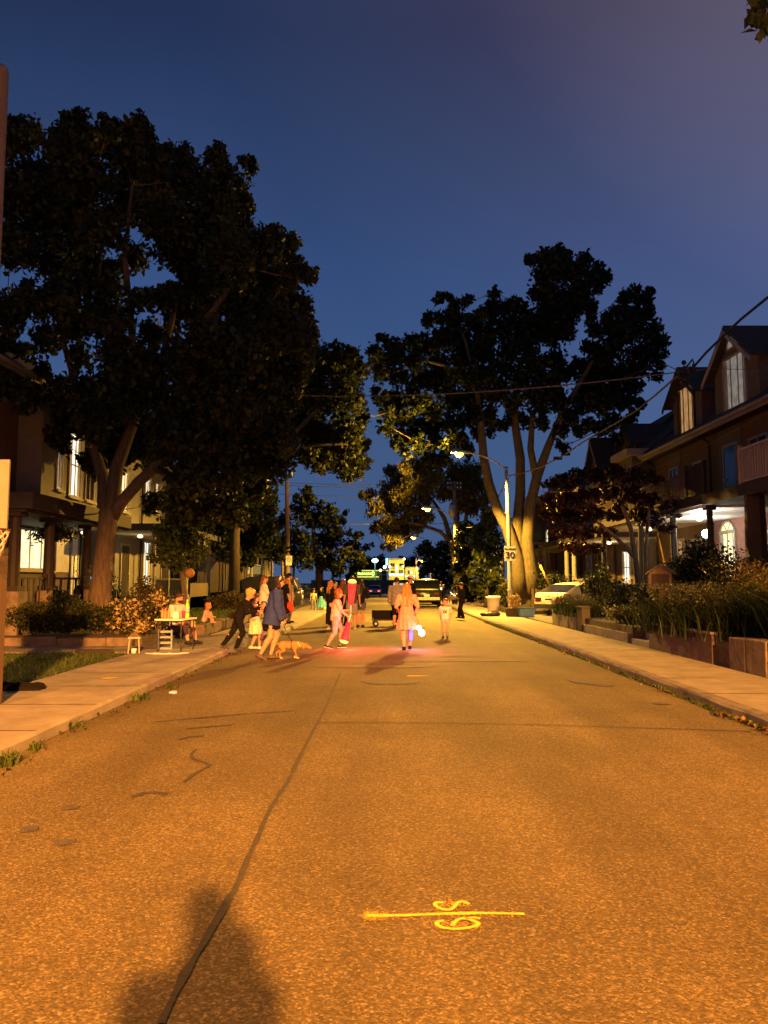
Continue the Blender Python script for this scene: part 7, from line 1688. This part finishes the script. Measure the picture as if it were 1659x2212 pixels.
# 15, 16 the two men right
p = gp(857, 1356, 0); a15 = person('man in a loose grey shirt and black shorts standing beside the wagon', p, D(-18), 1.69, hair=('short', h_dark), top=dict(mat=c_grey, sleeve=.9, loose=.03, flare=.02, hem=-.06), bottom=dict(type='shorts', mat=c_black, len=.48, wide=.012), shoes=(c_dgrey,), skin=m_skin3, wide=1.08)
p = P(886, 1352, 28.0); person('man in a white bucket hat and black top looking down', (p.x, 28.0, 0), D(-60), 1.76, hair=('short', h_dark), hat=('bucket', c_white), top=dict(mat=c_black, sleeve=.9, loose=.02), bottom=dict(type='trousers', mat=c_black), shoes=(c_black,), look=(0,D(-22)), hunch=.015)
# 17 girl in the flowered dress
p = gp(879, 1404, 0); a17 = person('girl in a pale flowered dress with long wavy hair, seen from behind', p, D(4), 1.53, pel=(0,0,.52), hl=(-.12,.09,.60), hr=(.13,.05,.56), fl=(-.045,-.03), fr=(.055,.08,.05,0,.1), hf=1.1, hair=('xlong', h_gold), top=dict(mat=c_floral, sleeve=.42, hem=-.02, loose=.012), bottom=dict(type='dress', mat=c_floral, hem=.31, flare=.165, folds=10, amp=.014, name='dress', waist=.17, flat=1.25), shoes=(c_black,), res=.009)
# 18 small child
p = gp(962, 1378, 0); person('small child in a white printed T shirt facing the viewer', p, D(172), 1.10, hf=1.45, hl=(-.12,-.06,.50), hr=(.12,-.06,.50), hair=('short', h_brown), top=dict(mat=c_white, sleeve=.42, hem=-.04, loose=.015, print=c_dgrey), bottom=dict(type='shorts', mat=c_pink, len=.22), shoes=(c_navy,), socks=(c_lgrey,.11), res=.009)
# 19 dark figure with a glow stick
p = gp(998, 1336, .06); a19 = person('person dressed in black at the right kerb holding a glowing stick', p, D(62), 1.45, hf=1.15, hair=('short', h_dark), hl=(-.06,.17,.68), hr=(.05,.19,.66), fl=(-.06,-.06), fr=(.06,.12), top=dict(mat=c_black, sleeve=.9), bottom=dict(type='trousers', mat=c_black, wide=.012), shoes=(c_black,), skin=m_skin3, curl=(.8,.8))
a = a19['hL']; t = thing('glow_stick', 'bent pale yellow glow stick in the hand of the person in black', 'glow stick', a); MB().tube([(-.22,-.05,.10),(-.14,-.05,.02),(-.02,-.05,-.06),(.06,-.05,.04)], .018, 8).build('tube', EM('pale_glow',(1,.85,.4),3), t, True)
# 20, 21 distant figures on the right
y = 58; p = P(950, 1300, y); a20 = person('distant woman in a pale yellow top standing right of the dark truck', (max(p.x,4.3), y, .12+gz(y)), D(150), 1.56, hair=('long', h_dark), hl=(.05,.13,.66), hr=(.0,.16,.66), top=dict(mat=c_yel, sleeve=.9, loose=.01), bottom=dict(type='trousers', mat=c_black), shoes=(c_black,), res=.016)
t = thing('phone', 'lit phone of the distant woman in the pale yellow top', 'phone', a20['hR']+Vector((.1,-.08,.0))); MB().box((-.04,-.006,-.08),(.04,.006,.08)).build('body', m_black, t); MB().box((-.035,-.009,-.072),(.035,-.0065,.072)).build('screen', EM('phone_screen_b',(.8,.9,1),6), t)
y = 50; p = P(972, 1300, y); person('distant bare legged person sitting at the edge of the right pavement', (p.x+.3, y, .16), D(80), 1.45, pel=(0,0,.27), fl=(-.05,.24), fr=(.05,.22), hl=(-.08,.2,.36), hr=(.08,.2,.36), hair=('long', h_brown), top=dict(mat=c_cream, sleeve=.2), bottom=dict(type='shorts', mat=c_cream, len=.3), shoes=(c_white,), kh=((-.1,.5,1),(.1,.5,1)), res=.016)
t = thing('stool', 'low seat under the distant bare legged person', 'stool', (p.x+.3, y, .12)); MB().lathe([(.2,0),(.2,.27),(.17,.3)], n=12).build('seat', m_dtrim, t)
# the photographer, known by the shadow
ang = math.atan2(3.4, 14.4)
person('person in a loose coat taking the picture, whose shadow falls on the near asphalt', (.06, -.66, 0), D(0), 1.74, hl=(-.03,.20,.86), hr=(.03,.20,.86), eh=((-.2,-.3,-1),(.2,-.3,-1)), fl=(-.10,0), fr=(.10,-.05), hair=('short', h_dark), top=dict(mat=c_dgrey, sleeve=1, loose=.03, flare=.13, hem=-.16, name='coat'), bottom=dict(type='trousers', mat=c_dgrey, wide=.02), shoes=(c_black,), res=.02, wide=.95)
# glowing balls on cords swung by the girl in the dress
hR = a17['hR']
def poi(label, c, r, e, col, power, off=(-.06,-.22,-.02)):
    c = Vector(c); t = thing('poi', label, 'glowing ball', c, 0, None); MB().ball((0,0,0), r, 14, 9).build('ball', e, t, True)
    MB().tube([(0,0,r[2] if isinstance(r,(list,tuple)) else r), (hR-c)*.5+Vector((.02,0,-.03)), hR-c], .005, 5).build('cord', m_wire, t); lamp('ball_light', 'POINT', off, col, power, t, .06)
y17 = p17 = G(879, 1404, 0).y
poi('upper of the two white glowing balls swung by the girl in the dress', P(890+15, 1356, y17-.05), .058, e_orb, (1,.5,.45), 3)
poi('lower and larger white glowing ball swung by the girl in the dress', P(911, 1367, y17-.12), .075, e_orb, (1,.08,.08), 45, (.05,-.18,-.05))
poi('blue violet glowing drop hanging by the knee of the girl in the dress', P(888, 1371, y17-.14), (.045,.045,.14), e_blue, (.5,.14,1), 85, (0,.32,-.02))
# ------------------------------------------------------------------ the dog
p = gp(619, 1422, 0); yd = p[1]
dg = thing('dog', 'small tan dog with a dark harness sniffing forward beside the woman in blue', 'dog', p, D(-90))
# local: forward +Y (to the right of the picture)
q = SD(); k = .03; hh = .34
q.ell((0,.16,.265),(.072,.13,.095),None,.05).ell((0,.0,.275),(.058,.13,.072),None,.05).ell((0,-.09,.275),(.062,.085,.078),None,.05)
q.cap((0,.24,.29),(0,.345,.275),.055,.045,.04); q.ell((0,.39,.265),(.05,.065,.05),None,.03); q.cap((0,.42,.25),(0,.50,.215),.034,.024,.02); q.ell((0,.512,.216),(.014,.012,.012),None,.005)
for s in (-1,1):
    q.cap((s*.048,.375,.295),(s*.07,.36,.225),.016,.024,.012)
    q.cap((s*.045,.19,.25),(s*.045,.17,.15),.036,.022,.03)
# front legs: one forward, one planted
for s, y1, y2 in ((-1,.18,.16),(1,.20,.22)): q.cap((s*.045,.18,.16),(s*.045,y1,.085),.021,.015,.012).cap((s*.045,y1,.085),(s*.045,y2,.02),.015,.013,.01).cap((s*.045,y2,.014),(s*.045,y2+.035,.012),.016,.014,.01)
for s, dy in ((-1,-.05),(1,.03)):
    q.cap((s*.05,-.12,.255),(s*.052,-.08+dy,.17),.05,.03,.03).cap((s*.052,-.08+dy,.17),(s*.05,-.17+dy,.105),.027,.017,.012).cap((s*.05,-.17+dy,.105),(s*.05,-.155+dy,.018),.016,.013,.01).cap((s*.05,-.155+dy,.014),(s*.05,-.12+dy,.012),.016,.014,.01)
q.cap((0,-.16,.30),(0,-.24,.28),.018,.014,.02).cap((0,-.24,.28),(0,-.33,.285),.014,.007,.01)
nose = np.array((0,.512,.216)); eyesd = [np.array((s*.038,.43,.28)) for s in (-1,1)]
def dmf(c):
    r = np.zeros(len(c), int); r[np.linalg.norm(c-nose, axis=1) < .016] = 1
    for e in eyesd: r[np.linalg.norm(c-e, axis=1) < .012] = 1
    r[(c[:,2] < .035)] = 2; return r
q.build('body', [m_fur, m_eye, c_cream], dg, .0065, lambda X,Y,Z: .0012*np.sin(X*190)*np.sin(Y*170+Z*120), dmf)
m = MB(); m.tube([(.078*math.cos(a_),.10+.0*a_,.27+.098*math.sin(a_)) for a_ in [2*PI*i/18 for i in range(19)]], .010, 6); m.tube([(.0,.10,.172),(0,.24,.215)], .009, 6); hn_ = m.build('harness', m_black, dg, True); m = MB(); m.tube([(.062*math.cos(a_),.262-.03*math.sin(a_),.285+.062*math.sin(a_)) for a_ in [2*PI*i/16 for i in range(17)]], .009, 6); m.build('collar', c_white, dg, True)
cl = Vector((p[0]+.12, yd, .365)); hw_ = a6['hR']
wire('dark slack leash from the hand of the woman in blue to the dog', [hw_, hw_.lerp(cl,.4)+Vector((.02,0,-.12)), hw_.lerp(cl,.8)+Vector((.0,0,-.05)), cl], .006, None, 'leash', 'leash', m_black)
# ------------------------------------------------------------------ folding wagon
p = G(833, 1353, 0); t = thing('wagon', 'black folding cloth wagon standing in the middle of the road', 'wagon', (p.x, p.y, 0), D(3))
Lw, Ww = .92, .5
b = MB(); rings = []
m = MB(); z0, z1 = .24, .56
def rr(x, y, z, sx, sy): return [(x+sx*a, y+sy*b_, z) for a, b_ in ((-1,-.8),(-.9,-1),(.9,-1),(1,-.8),(1,.8),(.9,1),(-.9,1),(-1,.8))]
R_s = [rr(0,0,z0,Lw/2-.03,Ww/2-.03), rr(0,0,z0+.12,Lw/2,Ww/2), rr(0,0,z1-.03,Lw/2-.01,Ww/2-.01), rr(0,0,z1,Lw/2,Ww/2), rr(0,0,z1,Lw/2-.03,Ww/2-.03), rr(0,0,z0+.02,Lw/2-.06,Ww/2-.06)]
vs = [v for r in R_s for v in r]; n = 8; fs = []
for i in range(5):
    for k2 in range(n): fs.append((i*n+k2, i*n+(k2+1)%n, (i+1)*n+(k2+1)%n, (i+1)*n+k2))
fs.append(tuple(range(n))[::-1]); fs.append(tuple(range(5*n, 6*n)))
mesh_obj('cloth_body', vs, fs, c_black, t, False)
m = MB()
for sx in (-1,1):
    for sy in (-1,1): m.tube([(sx*(Lw/2+.012),sy*(Ww/2-.04),.2),(sx*(Lw/2+.012),sy*(Ww/2-.04),z1+.02)], .012, 6)
    m.tube([(sx*(Lw/2+.012),-Ww/2+.04,z1+.02),(sx*(Lw/2+.012),Ww/2-.04,z1+.02)], .012, 6)
for sy in (-1,1): m.tube([(-Lw/2,sy*(Ww/2+.012),.22),(Lw/2,sy*(Ww/2+.012),.22)], .012, 6)
m.build('frame', m_black, t)
for sx in (-1,1):
    for sy in (-1,1):
        wh = MB(); wh.lathe([(.03,-.035),(.095,-.04),(.105,-.025),(.105,.025),(.095,.04),(.03,.035)], n=18); wh.v = [Vector((sx*(Lw/2-.1)+v.x, sy*(Ww/2-.02)+v.z, .105+v.y)) for v in wh.v]; wo = wh.build('wheel', m_black, t, True); hb_ = MB(); hb_.lathe([(.02,-.045),(.045,-.044),(.045,.044),(.02,.045)], n=12); hb_.v = [Vector((sx*(Lw/2-.1)+v.x, sy*(Ww/2-.02)+v.z, .105+v.y)) for v in hb_.v]; hb_.build('hub', m_galv, wo, True)
MB().tube([(Lw/2+.01,0,.25),(Lw/2+.2,0,.5),(Lw/2+.34,0,.85)], .012, 6).build('handle', m_black, t)
